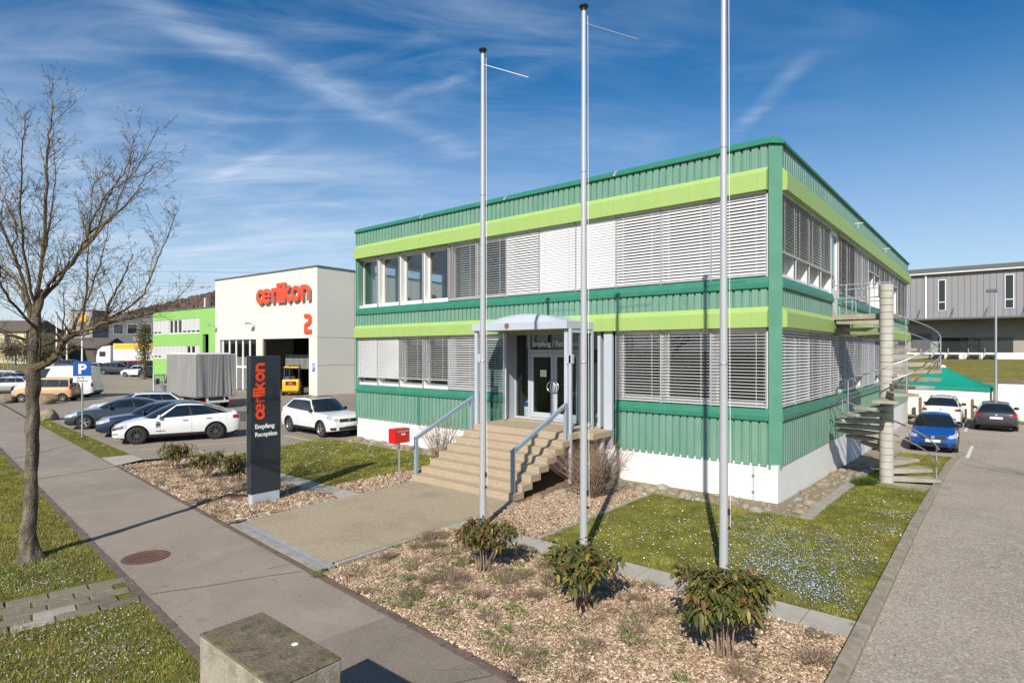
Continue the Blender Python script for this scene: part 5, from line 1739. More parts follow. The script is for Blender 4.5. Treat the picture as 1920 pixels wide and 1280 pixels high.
    if kind in ('suv', 'estate'):
        for sg in (1, -1):
            m_ = MB(); m_.tube([(ROOF(.5 + sg * .44, v)[0], ROOF(.5 + sg * .44, v)[1], ROOF(.5 + sg * .44, v)[2] + .035 * math.sin(math.pi * v) ** .3) for v in np.linspace(.04, .96, 14)], .014, 6); m_.build('roof_rail', 'plastic_black' if paint == 'paint_white' else 'steel', root, smooth_angle=60)
        if kind == 'suv':
            MB().grid(lambda u, v: tuple(Vector(ROOF(.2 + .6 * u, .10 + .5 * v)) + Vector((0, 0, .008))), 6, 6).build('sunroof', 'car_glass', root, smooth_angle=60)
    root['_spec'] = kind
    del root['_spec']
    return root


# --- the near row facing the footpath
h_row = math.degrees(math.atan2(-0.945, -0.329))
row_g = 'cars parked nose to the footpath'
tes = car('parked_car', 'white coupe crossover with dark multi-spoke wheels, nearest of the row by the verge', 'car', (-23.30, -5.19, 0), h_row, 'crossover', 'paint_white', row_g, rim='rim_dark', roof_mat='car_glass', arch='plastic_black')
# small printed block on its front door
for i, (zz, w, hgt) in enumerate([(.86, .15, .035), (.79, .17, .03), (.72, .17, .05), (.66, .13, .02), (.50, .34, .018)]):
    m_ = MB(); xx = .86; m_.box(xx - w, xx, .9705, .974, zz, zz + hgt); m_.build('door_print', 'print_black', tes)
car('parked_car', 'dark blue car half hidden behind the white crossover', 'car', (-26.15, -5.0, 0), h_row, 'estate', 'paint_navy', row_g)
car('parked_car', 'slate grey saloon with five-spoke wheels behind the parking sign', 'car', (-30.45, -5.15, 0), h_row, 'sedan', 'paint_slate', row_g)
car('parked_car', 'white estate car with roof rails behind the slate saloon', 'car', (-33.9, -3.4, 0), h_row, 'estate', 'paint_white', row_g)
car('parked_car', 'white suv with sunroof standing at the end of the office', 'car', (-20.32, -.08, 0), -1.5, 'suv', 'paint_white', arch='plastic_black')
# --- behind the office on the right
zz = lambda x, y: zt(x, y)
sl = -math.atan(.03)
car('parked_car', 'small bright blue hatchback beyond the spiral staircase', 'car', (2.05, 15.95, zz(2, 15.9)), -88, 'hatch', 'paint_blue')
car('parked_car', 'white suv seen from behind in front of the green tent', 'car', (1.75, 26.4, zz(2, 26)), 90, 'suv', 'paint_white')
car('parked_car', 'dark grey estate car seen from behind next to the white yard wall', 'car', (4.05, 26.3, zz(4, 26)), 91, 'estate', 'paint_anthracite')
# ================================================================== the white hall
hall = thing('white_hall', 'cream white industrial hall with big orange lettering and open gates', 'building', (-41.44, 12.77, 0), rad(3.7))
HH = 11.2
m_ = MB()
m_.box(-17.5, 0, 0, .3, 5.02, HH); m_.box(-1.2, 0, 0, .3, 0, 5.02); m_.box(-9.7, -8.6, 0, .3, 0, 5.02); m_.box(-17.5, -16.6, 0, .3, 0, 5.02)
m_.build('front_wall', 'hall_cream', hall)
m_ = MB(); m_.box(-.3, 0, .3, 30, 0, HH); m_.build('side_wall', 'hall_side', hall)
m_ = MB(); m_.box(-17.5, -17.2, .3, 30, 0, HH); m_.box(-17.2, -.3, 29.7, 30, 0, HH); m_.build('far_wall', 'hall_side', hall)
m_ = MB(); m_.box(-17.2, -.3, .3, 29.7, HH - .5, HH - .2); m_.build('roof', 'roof_grey', hall)
m_ = MB(); m_.box(-17.56, .06, -.06, .32, HH, HH + .14); m_.box(-.26, .06, .32, 30, HH, HH + .14); m_.build('roof_edge', 'grey_clad_dark', hall)
m_ = MB(); m_.box(-17.2, -.3, .32, 29.6, -.02, .02); m_.build('hall_floor', 'interior_floor', hall)
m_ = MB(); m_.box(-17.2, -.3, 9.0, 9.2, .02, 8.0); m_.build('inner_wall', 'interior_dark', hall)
# panel joints of the wall
for zj in (5.06, 2.6):
    m_ = MB(); m_.box(-.004, .008, .0, 30, zj, zj + .035); m_.build('panel_joint', 'concrete_wall', hall)
m_ = MB(); m_.box(-1.2, 0.0, -.008, .004, 5.06, 5.09); m_.build('panel_joint', 'concrete_wall', hall)
for yj in (4, 8, 12, 16, 20, 24):
    m_ = MB(); m_.box(-.004, .008, yj, yj + .03, 0, HH - .02); m_.build('panel_joint', 'concrete_wall', hall)
# left gate: white posts with dark panes and mesh below
for k in range(6):
    m_ = MB(); xx = -16.2 + k * 1.28; m_.box(xx - .11, xx + .11, .14, .28, 0, 5.0); m_.build('gate_post', 'window_white', hall)
m_ = MB(); m_.box(-16.6, -9.7, .15, .27, 2.2, 2.42); m_.build('gate_rail', 'window_white', hall)
for k in range(6):
    xx = -16.55 + k * 1.28
    m_ = MB(); m_.box(xx + .1, min(xx + 1.4, -9.72), .2, .215, .05, 5.0); m_.build('gate_pane', 'dark_window', hall)
m_ = MB()
for k in range(34):
    xx = -16.5 + k * .2; m_.box(xx, xx + .02, .12, .135, .1, 3.3)
for k in range(16):
    zz_ = .15 + k * .2; m_.box(-16.55, -9.75, .12, .135, zz_, zz_ + .02)
m_.build('gate_mesh', 'wall_offwhite', hall)['kind'] = 'stuff'
# right gate open: rolled mesh at half height, frames and shelving inside
m_ = MB()
for k in range(22):
    xx = -8.5 + k * .2; m_.box(xx, xx + .02, 2.4, 2.42, 2.2, 3.5)
for k in range(8):
    m_.box(-8.5, -4.2, 2.4, 2.42, 2.2 + k * .18, 2.22 + k * .18)
m_.build('inner_mesh', 'wall_offwhite', hall)['kind'] = 'stuff'
m_ = MB()
for xx in (-8.0, -5.6, -3.4, -1.6):
    m_.box(xx, xx + .1, 6.5, 6.6, 0, 4)
for zz_ in (1.2, 2.4, 3.6):
    m_.box(-8.0, -1.5, 6.4, 7.0, zz_, zz_ + .08)
m_.build('shelving', 'wood_grey', hall)
m_ = MB(); m_.box(-1.34, -1.2, .1, .28, 0, 5.0); m_.box(-8.6, -8.5, .1, .28, 0, 5); m_.build('gate_jamb', 'roof_brown', hall)
letters, lw = logo_letters(.2)
sc_ = 8.5 / lw
for mb in letters:
    mb.mapped(lambda x, y, z: (-9.2 + x * sc_, -.10 - z * sc_ * .75, 8.3 + y * sc_)); lo_ = mb.build('letter', 'letter_orange', hall)
    lo_.data.materials.append(M['letter_return'])
    for p_ in lo_.data.polygons: p_.material_index = 0 if abs(p_.normal.y) > .7 else 1
m_ = MB()
strip(m_, [(.02, 1.44), (.30, 1.44)] + arc(.40, 1.23, .21, .21, 85, 0, 8) + arc(.40, 1.0, .21, .20, 0, -80, 8) + arc(.38, .58, .21, .21, 100, 180, 8) + [(.17, .30)], .31, 0, .1); strip(m_, [(.015, .16), (.78, .16)], .32, 0, .104)
m_.mapped(lambda x, y, z: (-1.78 + x * 1.35, -.03 - z, 5.42 + y * 1.08)); m_.build('numeral', 'letter_orange', hall)
m_ = MB(); m_.box(-.72, -.28, -.03, -.0, 1.85, 3.05); wp = m_.build('parking_plate', 'sign_white', hall)
m_ = MB(); m_.box(-.70, -.30, -.036, -.03, 2.05, 2.8); m_.build('blue_field', 'sign_blue', wp)
m_ = MB(); m_.box(-.60, -.53, -.042, -.036, 2.15, 2.7); q = MB(); strip(q, [(-.54, 2.66), (-.48, 2.66)] + arc(-.48, 2.56, .09, .10, 90, -90, 8) + [(-.54, 2.46)], .07, .036, .0415); q.mapped(lambda x, y, z: (x, -z, y)); m_.add(q.v, q.f); m_.build('letter', 'sign_white', wp)
for xx in (-9.9, -17.1):
    m_ = MB(); m_.bar((xx, 0, 6.3), (xx, -.6, 6.55), .06, .06); m_.box(xx - .35, xx + .2, -.85, -.5, 6.45, 6.62); m_.build('floodlight', 'galvanised', hall)

# lime green office wing beside it
wing = thing('lime_wing', 'lime green two storey wing with closed white blinds left of the white hall', 'building', (-41.44, 12.77, 0), rad(3.7))
WH = 8.55
m_ = MB()
y0 = .4
for (xa, xb, za, zb) in [(-33.2, -17.52, 7.5, WH), (-33.2, -21.7, 4.5, 5.85), (-33.2, -21.7, -.3, 3.0), (-21.7, -21.0, -.3, 7.5), (-19.7, -17.52, -.3, 7.5), (-21.0, -19.7, 5.7, 7.5)]:
    m_.box(xa, xb, y0, y0 + .3, za, zb)
m_.box(-33.2, -32.9, y0 + .3, 14, -.3, WH)
m_.build('wall', 'lime_wall', wing)
m_ = MB(); m_.box(-21.0, -19.7, y0 + 1.0, y0 + 1.1, 0, 5.7); m_.box(-20.6, -20.55, y0 + .8, y0 + 1, 0, 5.7); m_.box(-20.2, -20.15, y0 + .8, y0 + 1, 0, 5.7); m_.build('entrance_recess', 'lime_dark', wing)
m_ = MB(); m_.box(-33.3, -17.52, y0 - .1, 15, WH, WH + .08); m_.add([(-33.3, y0 - .1, WH + .08), (-17.5, y0 - .1, WH + .08), (-17.5, 7, WH + .9), (-33.3, 7, WH + .9)], [(0, 1, 2, 3)]); m_.build('roof', 'grey_metal_roof', wing, recalc=False)
m_ = MB(); m_.box(-26.0, -25.85, 3, 3.15, WH, WH + 1.6); m_.build('roof_vent', 'wall_offwhite', wing)
for (za, zb, dark) in ((5.85, 7.5, (4, 5, 6)), (3.0, 4.5, (8, 9))):
    for k in range(11):
        xa = -33.15 + k * 1.04; xb = xa + 1.02
        m_ = MB()
        m_.box(xa, xa + .1, y0 + .08, y0 + .2, za, zb); m_.box(xb - .1, xb, y0 + .08, y0 + .2, za, zb); m_.box(xa + .1, xb - .1, y0 + .08, y0 + .2, za, za + .12); m_.box(xa + .1, xb - .1, y0 + .08, y0 + .2, zb - .1, zb)
        f = m_.build('window', 'window_white', wing)
        m_ = MB(); m_.box(xa + .1, xb - .1, y0 + .18, y0 + .19, za + .12, zb - .1); m_.build('pane', 'dark_window', f)
        if k not in dark:
            m_ = MB(); low = za + (.32 if k in (0, 1, 7, 8, 9, 10) else .12)
            for j in range(12):
                zz_ = low + j * (zb - .02 - low) / 12; m_.box(xa + .02, xb - .02, y0 + .02, y0 + .05, zz_, zz_ + (zb - .02 - low) / 12 - .018)
            m_.build('blind', 'blind_slat', f)
m_ = MB(); m_.box(-33.0, -17.6, y0 + 2.5, y0 + 2.6, 0, 8.4); m_.build('inner_wall', 'interior_dark', wing)

# ================================================================== truck, forklift, far vehicles
tk = thing('box_truck', 'light truck with grey tarpaulin body and white roof, cab door open', 'truck', (-35.9, 1.85, 0), rad(180))
# local: x forward, rear at 0
def tarp(fn_, nu, nv): pass
m_ = MB(); m_.box(0, 5.0, -1.24, 1.24, .78, .96); m_.build('bed_frame', 'galvanised', tk)
def fold(t, n, amp): return amp * (math.sin(t * n * 6.28 + 2 * math.sin(t * 5)) * .6 * (.4 + .6 * abs(math.sin(t * 4.3))) + math.sin(t * n * 2.7 + 1.3) * .6 + .5 * math.sin(t * n * 15) * abs(math.sin(t * 2.2 + 1)))
m_ = MB()
m_.grid(lambda u, v: (.0 - .03 * 1 - fold(u + .06 * (1 - v) * math.sin(u * 9), 5, .04) * (1 - .7 * v), -1.27 + u * 2.54, .86 + v * 2.74), 60, 10)
m_.build('rear_tarpaulin', 'tarp_grey', tk, smooth_angle=70, recalc=False)
for sg in (1, -1):
    m_ = MB(); m_.grid(lambda u, v: (u * 5.0, sg * (1.27 + fold(u, 3, .012)), .86 + v * 2.74), 40, 8); m_.build('side_tarpaulin', 'tarp_grey', tk, smooth_angle=70, recalc=False)
m_ = MB(); m_.box(4.96, 5.0, -1.26, 1.26, .9, 3.6); m_.build('front_board', 'tarp_grey', tk)
m_ = MB(); m_.box(-.04, 5.02, -1.28, 1.28, 3.6, 3.66); m_.box(.5, 5.02, -1.1, 1.1, 3.66, 3.74); m_.build('roof', 'paint_white', tk, bevel=.02)
m_ = MB(); m_.box(-.12, .1, -1.1, 1.1, .42, .56); m_.box(.05, .3, -.6, -.5, .5, .8); m_.box(.05, .3, .5, .6, .5, .8); m_.build('rear_bumper', 'paint_white', tk)
for sg in (1, -1):
    m_ = MB(); m_.box(-.14, -.10, sg * .95 - .2, sg * .95 + .2, .44, .6); m_.build('tail_light', 'lamp_red', tk)
m_ = MB(); m_.box(0, 6.0, -.4, .4, .45, .78); m_.build('chassis', 'underbody', tk)
for (xx, yy) in ((1.1, 1.0), (1.1, -1.0), (5.9, .95), (5.9, -.95)):
    w_ = MB().lathe([(.2, -.14), (.36, -.15), (.40, -.1), (.40, .1), (.36, .15), (.2, .14)], 24, axis='y', closed=True).build('wheel', 'tyre', tk, (xx, yy, .40), smooth_angle=40)
    MB().lathe([(0, -.1), (.21, -.1), (.21, .1), (0, .1)], 16, axis='y').build('rim', 'rim_silver', w_)
m_ = MB()
m_.prism([(5.1, .5), (7.0, .5), (7.05, 1.0), (6.75, 1.25), (6.15, 1.45), (5.75, 2.25), (5.6, 2.32), (5.1, 2.32)], -.98, .98, lambda p, q, t: (p, t, q)); m_.build('cab', 'paint_white', tk, bevel=.05)
m_ = MB(); m_.prism([(6.13, 1.5), (5.8, 2.2), (5.2, 2.2), (5.2, 1.5)], -.99, .99, lambda p, q, t: (p, t, q)); m_.build('cab_window', 'car_glass', tk)
# open door on the near side
dd = MB(); P0 = Vector((6.1, 1.0, 0)); dirv = Vector((-.35, .94, 0))
for (a0, a1, z0, z1) in ((0, .9, .55, 1.35), (0, .09, 1.35, 2.2), (.81, .9, 1.35, 2.2), (0.09, .81, 2.12, 2.2)):
    p, q = P0 + dirv * a0, P0 + dirv * a1; dd.bar((p.x, p.y, (z0 + z1) / 2), (q.x, q.y, (z0 + z1) / 2), .06, z1 - z0)
td = dd.build('cab_door', 'paint_white', tk)
dd = MB(); p, q = P0 + dirv * .09, P0 + dirv * .81; dd.bar((p.x, p.y, 1.74), (q.x, q.y, 1.74), .012, .77); dd.build('pane', 'window_glass', td)
dd = MB(); p = P0 + dirv * .55; dd.bar((p.x - .25, p.y + .1, 1.5), (p.x - .25, p.y + .1, 1.9), .16, .25); dd.build('mirror', 'plastic_black', tk)

fk = thing('forklift', 'yellow forklift with red warning triangle standing in the open gate of the white hall', 'forklift', (-43.7, 11.75, 0), rad(142))
# local x forward, rear toward the camera
m_ = MB(); m_.prism([(-1.25, .42), (-1.0, .28), (.9, .28), (.9, .85), (.3, .95), (-.35, 1.0), (-.5, 1.42), (-1.15, 1.42), (-1.27, 1.2)], -.68, .68, lambda p, q, t: (p, t, q)); m_.build('body', 'paint_yellow', fk, bevel=.06)
m_ = MB(); m_.box(-1.30, -1.25, -.45, .40, .92, 1.25); m_.build('rear_grille', 'plastic_black', fk)
m_ = MB(); m_.add([(-1.315, -.28, .96), (-1.315, .28, .96), (-1.315, 0, 1.24), (-1.30, -.28, .96), (-1.30, .28, .96), (-1.30, 0, 1.24)], [(0, 1, 2), (5, 4, 3), (0, 3, 4, 1), (1, 4, 5, 2), (2, 5, 3, 0)]); m_.build('warning_triangle', 'letter_orange', fk)
for (xx, r) in ((-.75, .32), (.75, .40)):
    for sg in (1, -1):
        w_ = MB().lathe([(r * .5, -.12), (r * .9, -.13), (r, -.09), (r, .09), (r * .9, .13), (r * .5, .12)], 24, axis='y', closed=True).build('wheel', 'tyre', fk, (xx, sg * .66, r), smooth_angle=40)
        MB().lathe([(0, -.11), (r * .52, -.11), (r * .52, .11), (0, .11)], 16, axis='y').build('rim', 'paint_yellow', w_)
m_ = MB()
for sg in (1, -1):
    m_.bar((-.75, sg * .6, 1.4), (-.62, sg * .58, 2.42), .07, .07); m_.bar((.75, sg * .6, .85), (.45, sg * .58, 2.42), .07, .07)
m_.build('guard_post', 'plastic_black', fk)
m_ = MB(); m_.box(-.75, .55, -.64, .64, 2.42, 2.50)
m_.build('overhead_guard', 'paint_yellow', fk, bevel=.02)
m_ = MB(); m_.box(-.45, .05, -.28, .28, 1.0, 1.15); m_.box(-.5, -.38, -.28, .28, 1.1, 1.65); m_.build('seat', 'plastic_black', fk, bevel=.03)
m_ = MB()
for sg in (1, -1):
    m_.box(1.0, 1.14, sg * .42 - .06, sg * .42 + .06, .1, 2.6)
m_.box(1.0, 1.1, -.42, .42, 2.45, 2.55); m_.box(1.0, 1.1, -.42, .42, 1.3, 1.4); m_.build('mast', 'plastic_black', fk)
for sg in (1, -1):
    m_ = MB(); m_.box(1.15, 2.2, sg * .3 - .06, sg * .3 + .06, .06, .11); m_.box(1.14, 1.19, sg * .3 - .06, sg * .3 + .06, .06, .7); m_.build('fork', 'plastic_black', fk)
m_ = MB(); m_.box(-.95, -.6, .15, .5, 1.42, 1.62); m_.build('blue_canister', 'sign_blue', fk, bevel=.02)


def person(name, label, loc, rz, top_m, leg_m, h=1.76):
    """one continuous body grown from a skeleton"""
    k = h / 1.76
    J = [('pelvis', (0, 0, .95), .125, None), ('belly', (0, .0, 1.12), .125, 0), ('chest', (0, .02, 1.33), .15, 1), ('neck', (0, .01, 1.50), .055, 2), ('head', (0, -.02, 1.60), .085, 3), ('crown', (0, -.01, 1.70), .07, 4)]
    for sg in (1, -1):
        b = len(J)
        J += [('shoulder', (sg * .19, .01, 1.42), .062, 2), ('elbow', (sg * .25, -.02, 1.14), .045, b), ('wrist', (sg * .20, -.22, 1.02), .034, b + 1), ('hand', (sg * .17, -.31, 1.02), .036, b + 2)]
        b = len(J)
        J += [('hip', (sg * .09, 0, .90), .095, 0), ('knee', (sg * .10, -.03, .50), .062, b), ('ankle', (sg * .11, .04, .09), .045, b + 1), ('toe', (sg * .13, -.13, .04), .038, b + 2)]
    me = bpy.data.meshes.new('body')
    me.from_pydata([Vector(j[1]) * k for j in J], [(i, j[3]) for i, j in enumerate(J) if j[3] is not None], [])
    o = bpy.data.objects.new('tmp_body', me); COL.objects.link(o)
    md = o.modifiers.new('s', 'SKIN'); sub = o.modifiers.new('u', 'SUBSURF'); sub.levels = 2; sub.render_levels = 2
    for i, j in enumerate(J):
        me.skin_vertices[0].data[i].radius = (j[2] * k, j[2] * k * (.8 if j[0] in ('chest', 'belly', 'pelvis') else 1)); me.skin_vertices[0].data[i].use_root = (i == 0)
    dg = bpy.context.evaluated_depsgraph_get()
    nm = bpy.data.meshes.new_from_object(o.evaluated_get(dg)); bpy.data.objects.remove(o)
    for mt in (top_m, leg_m, 'skin', 'hair'): nm.materials.append(M[mt])
    for p in nm.polygons:
        c = p.center / k
        arm = abs(c.x) > .155 and c.y < -.24
        p.material_index = 3 if (c.z > 1.63 or (c.z > 1.53 and c.y > .03)) else 2 if (c.z > 1.47 or arm) else 0 if c.z > .93 else 1
        p.use_smooth = True
    root = thing(name, label, 'person', loc, rz)
    b = link('body', nm, root)
    return root


person('person', 'person in a reddish brown jacket and dark trousers behind the truck by the hall gate', (-50.9, 8.6, 0), rad(60), 'cloth_red', 'cloth_dark')

# vans by the street trees
wv = car('panel_van', 'small van with wood patterned sides and green bonnet behind the tree trunk', 'van', (-51.9, -3.9, 0), 231, 'smallvan', 'paint_teal', wood='van_wood')
for ch in wv.children:
    if ch.name.startswith('roof') and 'pillar' not in ch.name: ch.data.materials[0] = M['van_wood']
wvb = car('panel_van', 'tall white panel van standing behind the wood patterned van', 'van', (-55.6, -2.3, 0), 229, 'van', 'paint_white', blank_rear=True)
for lab, x, y, hd_, kd, pt in [
    ('silver car at the left picture edge behind the boulders', -62.5, -4.6, 230, 'estate', 'paint_silver'),
    ('black car at the left picture edge, second from the vans', -66.5, -4.2, 230, 'suv', 'paint_black'),
    ('white car at the left picture edge beyond the black one', -71.0, -3.6, 230, 'suv', 'paint_white'),
    ('dark grey car farthest along the left picture edge', -76.0, -3.0, 230, 'estate', 'paint_anthracite')]:
    car('parked_car', lab, 'car', (x, y, zt(x, y)), hd_, kd, pt, 'cars parked beyond the vans')
far = [('black hatchback with white roof glare at the right end of the far row', -78.4, 12.6, 35, 'hatch', 'paint_black'), ('small white car beside the black hatchback in the far row', -82.2, 11.8, 215, 'hatch', 'paint_white'),
       ('navy estate third from the right in the far row', -84.6, 13.4, 35, 'estate', 'paint_navy'), ('dark grey suv left of the red minibus', -88.6, 11.4, 40, 'suv', 'paint_anthracite'),
       ('silver estate behind the parking sign in the far row', -93.5, 10.6, 40, 'estate', 'paint_silver'), ('blue hatchback in the far row beyond the silver estate', -98.0, 10.0, 40, 'hatch', 'paint_blue'),
       ('slate suv at the far left of the distant row', -102.5, 9.6, 40, 'suv', 'paint_slate'), ('silver suv at the very end of the distant row', -107.5, 9.0, 40, 'suv', 'paint_silver'), ('white car in the gap between hall wing and truck', -73.5, 15.2, 20, 'estate', 'paint_white')]
for lab, x, y, hd_, kd, pt in far:
    car('parked_car', lab, 'car', (x, y, zt(x, y)), hd_, kd, pt, 'far row of parked cars')
car('minibus', 'dark red minibus in the far row in front of the lime wing', 'minibus', (-88.0, 14.6, zt(-88, 14)), 30, 'minibus', 'paint_red')

# lorry behind the far row
lo = thing('articulated_lorry', 'white articulated lorry with a yellow band along its trailer', 'lorry', (-107.5, 17.0, zt(-107, 17)), rad(180 + 39.85))
zl = 1.3
m_ = MB(); m_.box(-12.5, 0, -1.25, 1.25, zl, zl + 2.8); m_.build('trailer', 'paint_white', lo)
m_ = MB(); m_.box(-12.4, -.1, -1.27, 1.27, zl + 1.9, zl + 2.75); m_.build('trailer_band', 'yellow_band', lo)
m_ = MB(); m_.prism([(.5, .5), (2.8, .5), (2.85, 1.9), (2.6, 3.0), (1.9, 3.6), (.6, 3.75), (.5, 3.7)], -1.22, 1.22, lambda p, q, t: (p, t, q)); m_.build('cab', 'paint_white', lo, bevel=.08)
m_ = MB(); m_.prism([(2.87, 1.95), (2.64, 2.95), (2.5, 2.95), (2.6, 1.95)], -1.1, 1.1, lambda p, q, t: (p, t, q)); m_.build('windscreen', 'car_glass', lo)
m_ = MB(); m_.box(1.3, 2.3, -1.24, 1.24, 2.0, 2.8); m_.build('side_window', 'car_glass', lo)
for xx in (2.0, -.3, -9.0, -10.2, -11.4):
    for sg in (1, -1):
        MB().lathe([(0, -.15), (.5, -.15), (.5, .15), (0, .15)], 20, axis='y').build('wheel', 'tyre', lo, (xx, sg * 1.05, .5))

# ================================================================== far buildings on the left
def block(name, label, loc, rz, w, d, h, mat, roof_mat, wins=(), roof='flat', base=0.0):
    t = thing(name, label, 'building', loc, rz)
    m_ = MB(); m_.box(0, w, 0, d, base, h); m_.build('wall', mat, t)
    if roof == 'flat':
        m_ = MB(); m_.box(-.2, w + .2, -.2, d + .2, h, h + .25)
    else:
        m_ = MB(); m_.prism([(-.5, h - .1), (d / 2, h + 2.2), (d + .5, h - .1)], -.4, w + .4, lambda p, q, t_: (t_, p, q))
    m_.build('roof', roof_mat, t)
    for (x0, x1, z0, z1) in wins:
        m_ = MB(); m_.box(x0, x1, -.05, .02, z0, z1); f = m_.build('window', 'grey_clad', t)
        m_ = MB(); m_.box(x0 + .15, x1 - .15, -.065, -.05, z0 + .15, z1 - .15); m_.build('pane', 'car_glass', f)
    return t


vz = rad(39.85)
wv_ = [(1 + k * 3.2, 3.4 + k * 3.2, 7.8, 10.2) for k in range(4)]
block('grey_office_block', 'grey flat roofed block with dark upper windows beyond the lorry', (-152, 28, 0), vz, 19, 16, 11.8, 'grey_clad_dark', 'grey_clad', wv_)
block('grey_office_block', 'pale blue grey lower block in front of the dark roofed one', (-136, 28, 0), vz, 13, 8, 7.2, 'grey_clad', 'grey_clad_dark', [(1, 12, 5.0, 6.4)])
tw = block('silo_tower', 'grey square tower with small yellow sign above the tree limb', (-178.5, 27, 0), vz, 5.6, 6, 14.3, 'concrete_wall', 'grey_clad_dark')
m_ = MB(); m_.box(2.6, 4.2, -.2, -.02, 11.6, 13.2); m_.build('yellow_sign', 'yellow_band', tw)
block('farm_house', 'pale yellow house at the left picture edge behind the fence', (-143, 4.5, 0), vz, 9, 9, 7.7, 'plaster_yellow', 'roof_brown', [(2, 3.2, 3, 4.6), (5, 6.2, 3, 4.6), (2, 3.2, 5.6, 7), (5, 6.2, 5.6, 7)], 'gable')
block('barn', 'low brown roofed barn behind the tree trunk', (-150, 14, 0), vz, 14, 9, 4.6, 'roof_brown', 'roof_brown', [(1, 4, 1, 3.4)], 'gable')
for (x, y, h) in ((-128, 13.2, 9.5), (-126.5, 14.4, 8.2), (-124.5, 16.2, 9.8)):
    t = thing('steel_mast', {9.5: 'left white steel mast behind the tree', 8.2: 'short white steel mast between two taller ones', 9.8: 'tall white steel mast right of the short one'}[h], 'mast', (x, y, zt(x, y)))
    m_ = MB(); m_.tube([(0, 0, 0), (0, 0, h)], [.16, .10], 8); m_.build('shaft', 'wall_offwhite', t)
    m_ = MB(); m_.box(-.3, .3, -.1, .1, h, h + .15); m_.build('head', 'galvanised', t)
for k in range(9):
    x, y = -88 - k * 6, -3.0 + k * .3
# mesh fence with posts at the far left
fe = thing('wire_fence', 'thin grey wire fence along the grass at the left edge', 'fence', (0, 0, 0))
for k in range(12):
    x = -92 - k * 3.4; y = -1.8 + k * 1.0
    m_ = MB(); m_.tube([(x, y, zt(x, y)), (x, y, zt(x, y) + 1.9)], .06, 6); m_.build('fence_post', 'galvanised', fe)
m_ = MB()
for h in (.3, .8, 1.3, 1.8):
    m_.tube([(-92 - k * 3.4, -1.8 + k, zt(-92 - k * 3.4, 0) + h) for k in range(12)], .012, 4)
m_.build('fence_wire', 'galvanised', fe)
structure(terrain('grass_far', [-170, -130, -115, -90], [-9, -3.3, 0, 5, 8], .02, 'bank_grass'))

# wooded hill far behind the hall: one closed ridge
HR = [(-1400, 40, 0), (-1260, 130, 10), (-1115, 223, 34), (-1026, 297, 66), (-990, 325, 76), (-924, 382, 97), (-800, 486, 104), (-673, 592, 64), (-547, 697, 22), (-430, 800, 0)]
hb = MB()
def hill(u, v):
    f = u * (len(HR) - 1); i = min(int(f), len(HR) - 2); k = f - i; k = k * k * (3 - 2 * k) * .5 + k * .5
    a, b = Vector(HR[i]), Vector(HR[i + 1]); c = a.lerp(b, k)
    d = Vector((c.x - 4, c.y + 15, 0)).normalized()
    p = c + d * (v - .5) * 560
    s_ = max(0.0, math.sin(math.pi * v)) ** .85
    n = 5 * mnoise.noise(Vector((u * 60, v * 14, 0))) + 4.5 * abs(mnoise.noise(Vector((u * 420, v * 70, 3)))) + 3 * mnoise.noise(Vector((u * 900, v * 130, 7)))
    return (p.x, p.y, -3 + c.z * s_ + n * min(1, 3 * s_) * min(1, c.z / 20))
hb.grid(hill, 520, 46)
structure(hb.build('hill', 'wooded_hill', recalc=False))

# overhead power lines
for i, (dz, dy) in enumerate([(28.4, 0), (25.4, 3), (24.6, 6), (21.4, 0), (20.4, 4)]):
    p0, p1 = Vector((-260, -15 + dy, dz + 1)), Vector((-20, 172 + dy, dz - 1))
    pts = []
    for k in range(41):
        f = k / 40; p = p0.lerp(p1, f); p.z -= 4.5 * 4 * f * (1 - f) - 2; pts.append(p)
    o = MB().tube(pts, .028, 4).build('power_line', 'plastic_black')
    tag(o, ['topmost overhead cable against the sky left of the hall', 'second overhead cable from the top left of the hall', 'third overhead cable from the top left of the hall', 'fourth overhead cable from the top left of the hall', 'lowest overhead cable against the sky left of the hall'][i], 'cable', 'overhead power lines')

# ================================================================== right background: bank, warehouse, tent
bank_xs = [-60, -30, -10, 0, 10, 20, 45, 80]
mb = MB()
ys_b = [34, 36.5, 45, 54, 75]; zs_b = [-.36, 1.7, 2.6, 3.15, 3.15]
vs = [(x, y, z) for y, z in zip(ys_b, zs_b) for x in bank_xs]; nb = len(bank_xs)
mb.add(vs, [(j * nb + i, j * nb + i + 1, (j + 1) * nb + i + 1, (j + 1) * nb + i) for j in range(4) for i in range(nb - 1)])
structure(mb.build('grass_bank', 'bank_grass', recalc=False))
wz = 3.1
wh = thing('grey_warehouse', 'large grey metal warehouse with overhanging upper storey above the grass bank', 'building', (0, 59, wz))
m_ = MB()
for k in range(150):                                        # standing seam sheets
    x = -30 + k * .5
    m_.box(x, x + .47, -.04, .02, 4.15, 8.95)
m_.box(-30, 45, .02, 30, 4.1, 9.0)
m_.build('upper_wall', 'grey_clad', wh)
m_ = MB(); m_.box(-30.3, 45.3, -.35, 30, 9.0, 9.3); m_.box(-30, 45, -.5, -.35, 8.85, 9.12); m_.build('roof', 'grey_clad_dark', wh)
m_ = MB(); m_.box(-30, 45, -.46, -.05, 8.70, 8.84); m_.build('gutter', 'wall_offwhite', wh)
m_ = MB(); m_.box(-30, 45, -1.2, .02, 3.95, 4.12); m_.build('ledge', 'grey_clad_dark', wh)
m_ = MB(); m_.box(-30, 45, 1.5, 1.7, 0, 4.1); m_.build('lower_wall', 'concrete_wall', wh)
m_ = MB(); m_.box(-1.75, -1.6, -.2, -.08, 4.1, 8.7); m_.build('downpipe', 'wall_offwhite', wh)
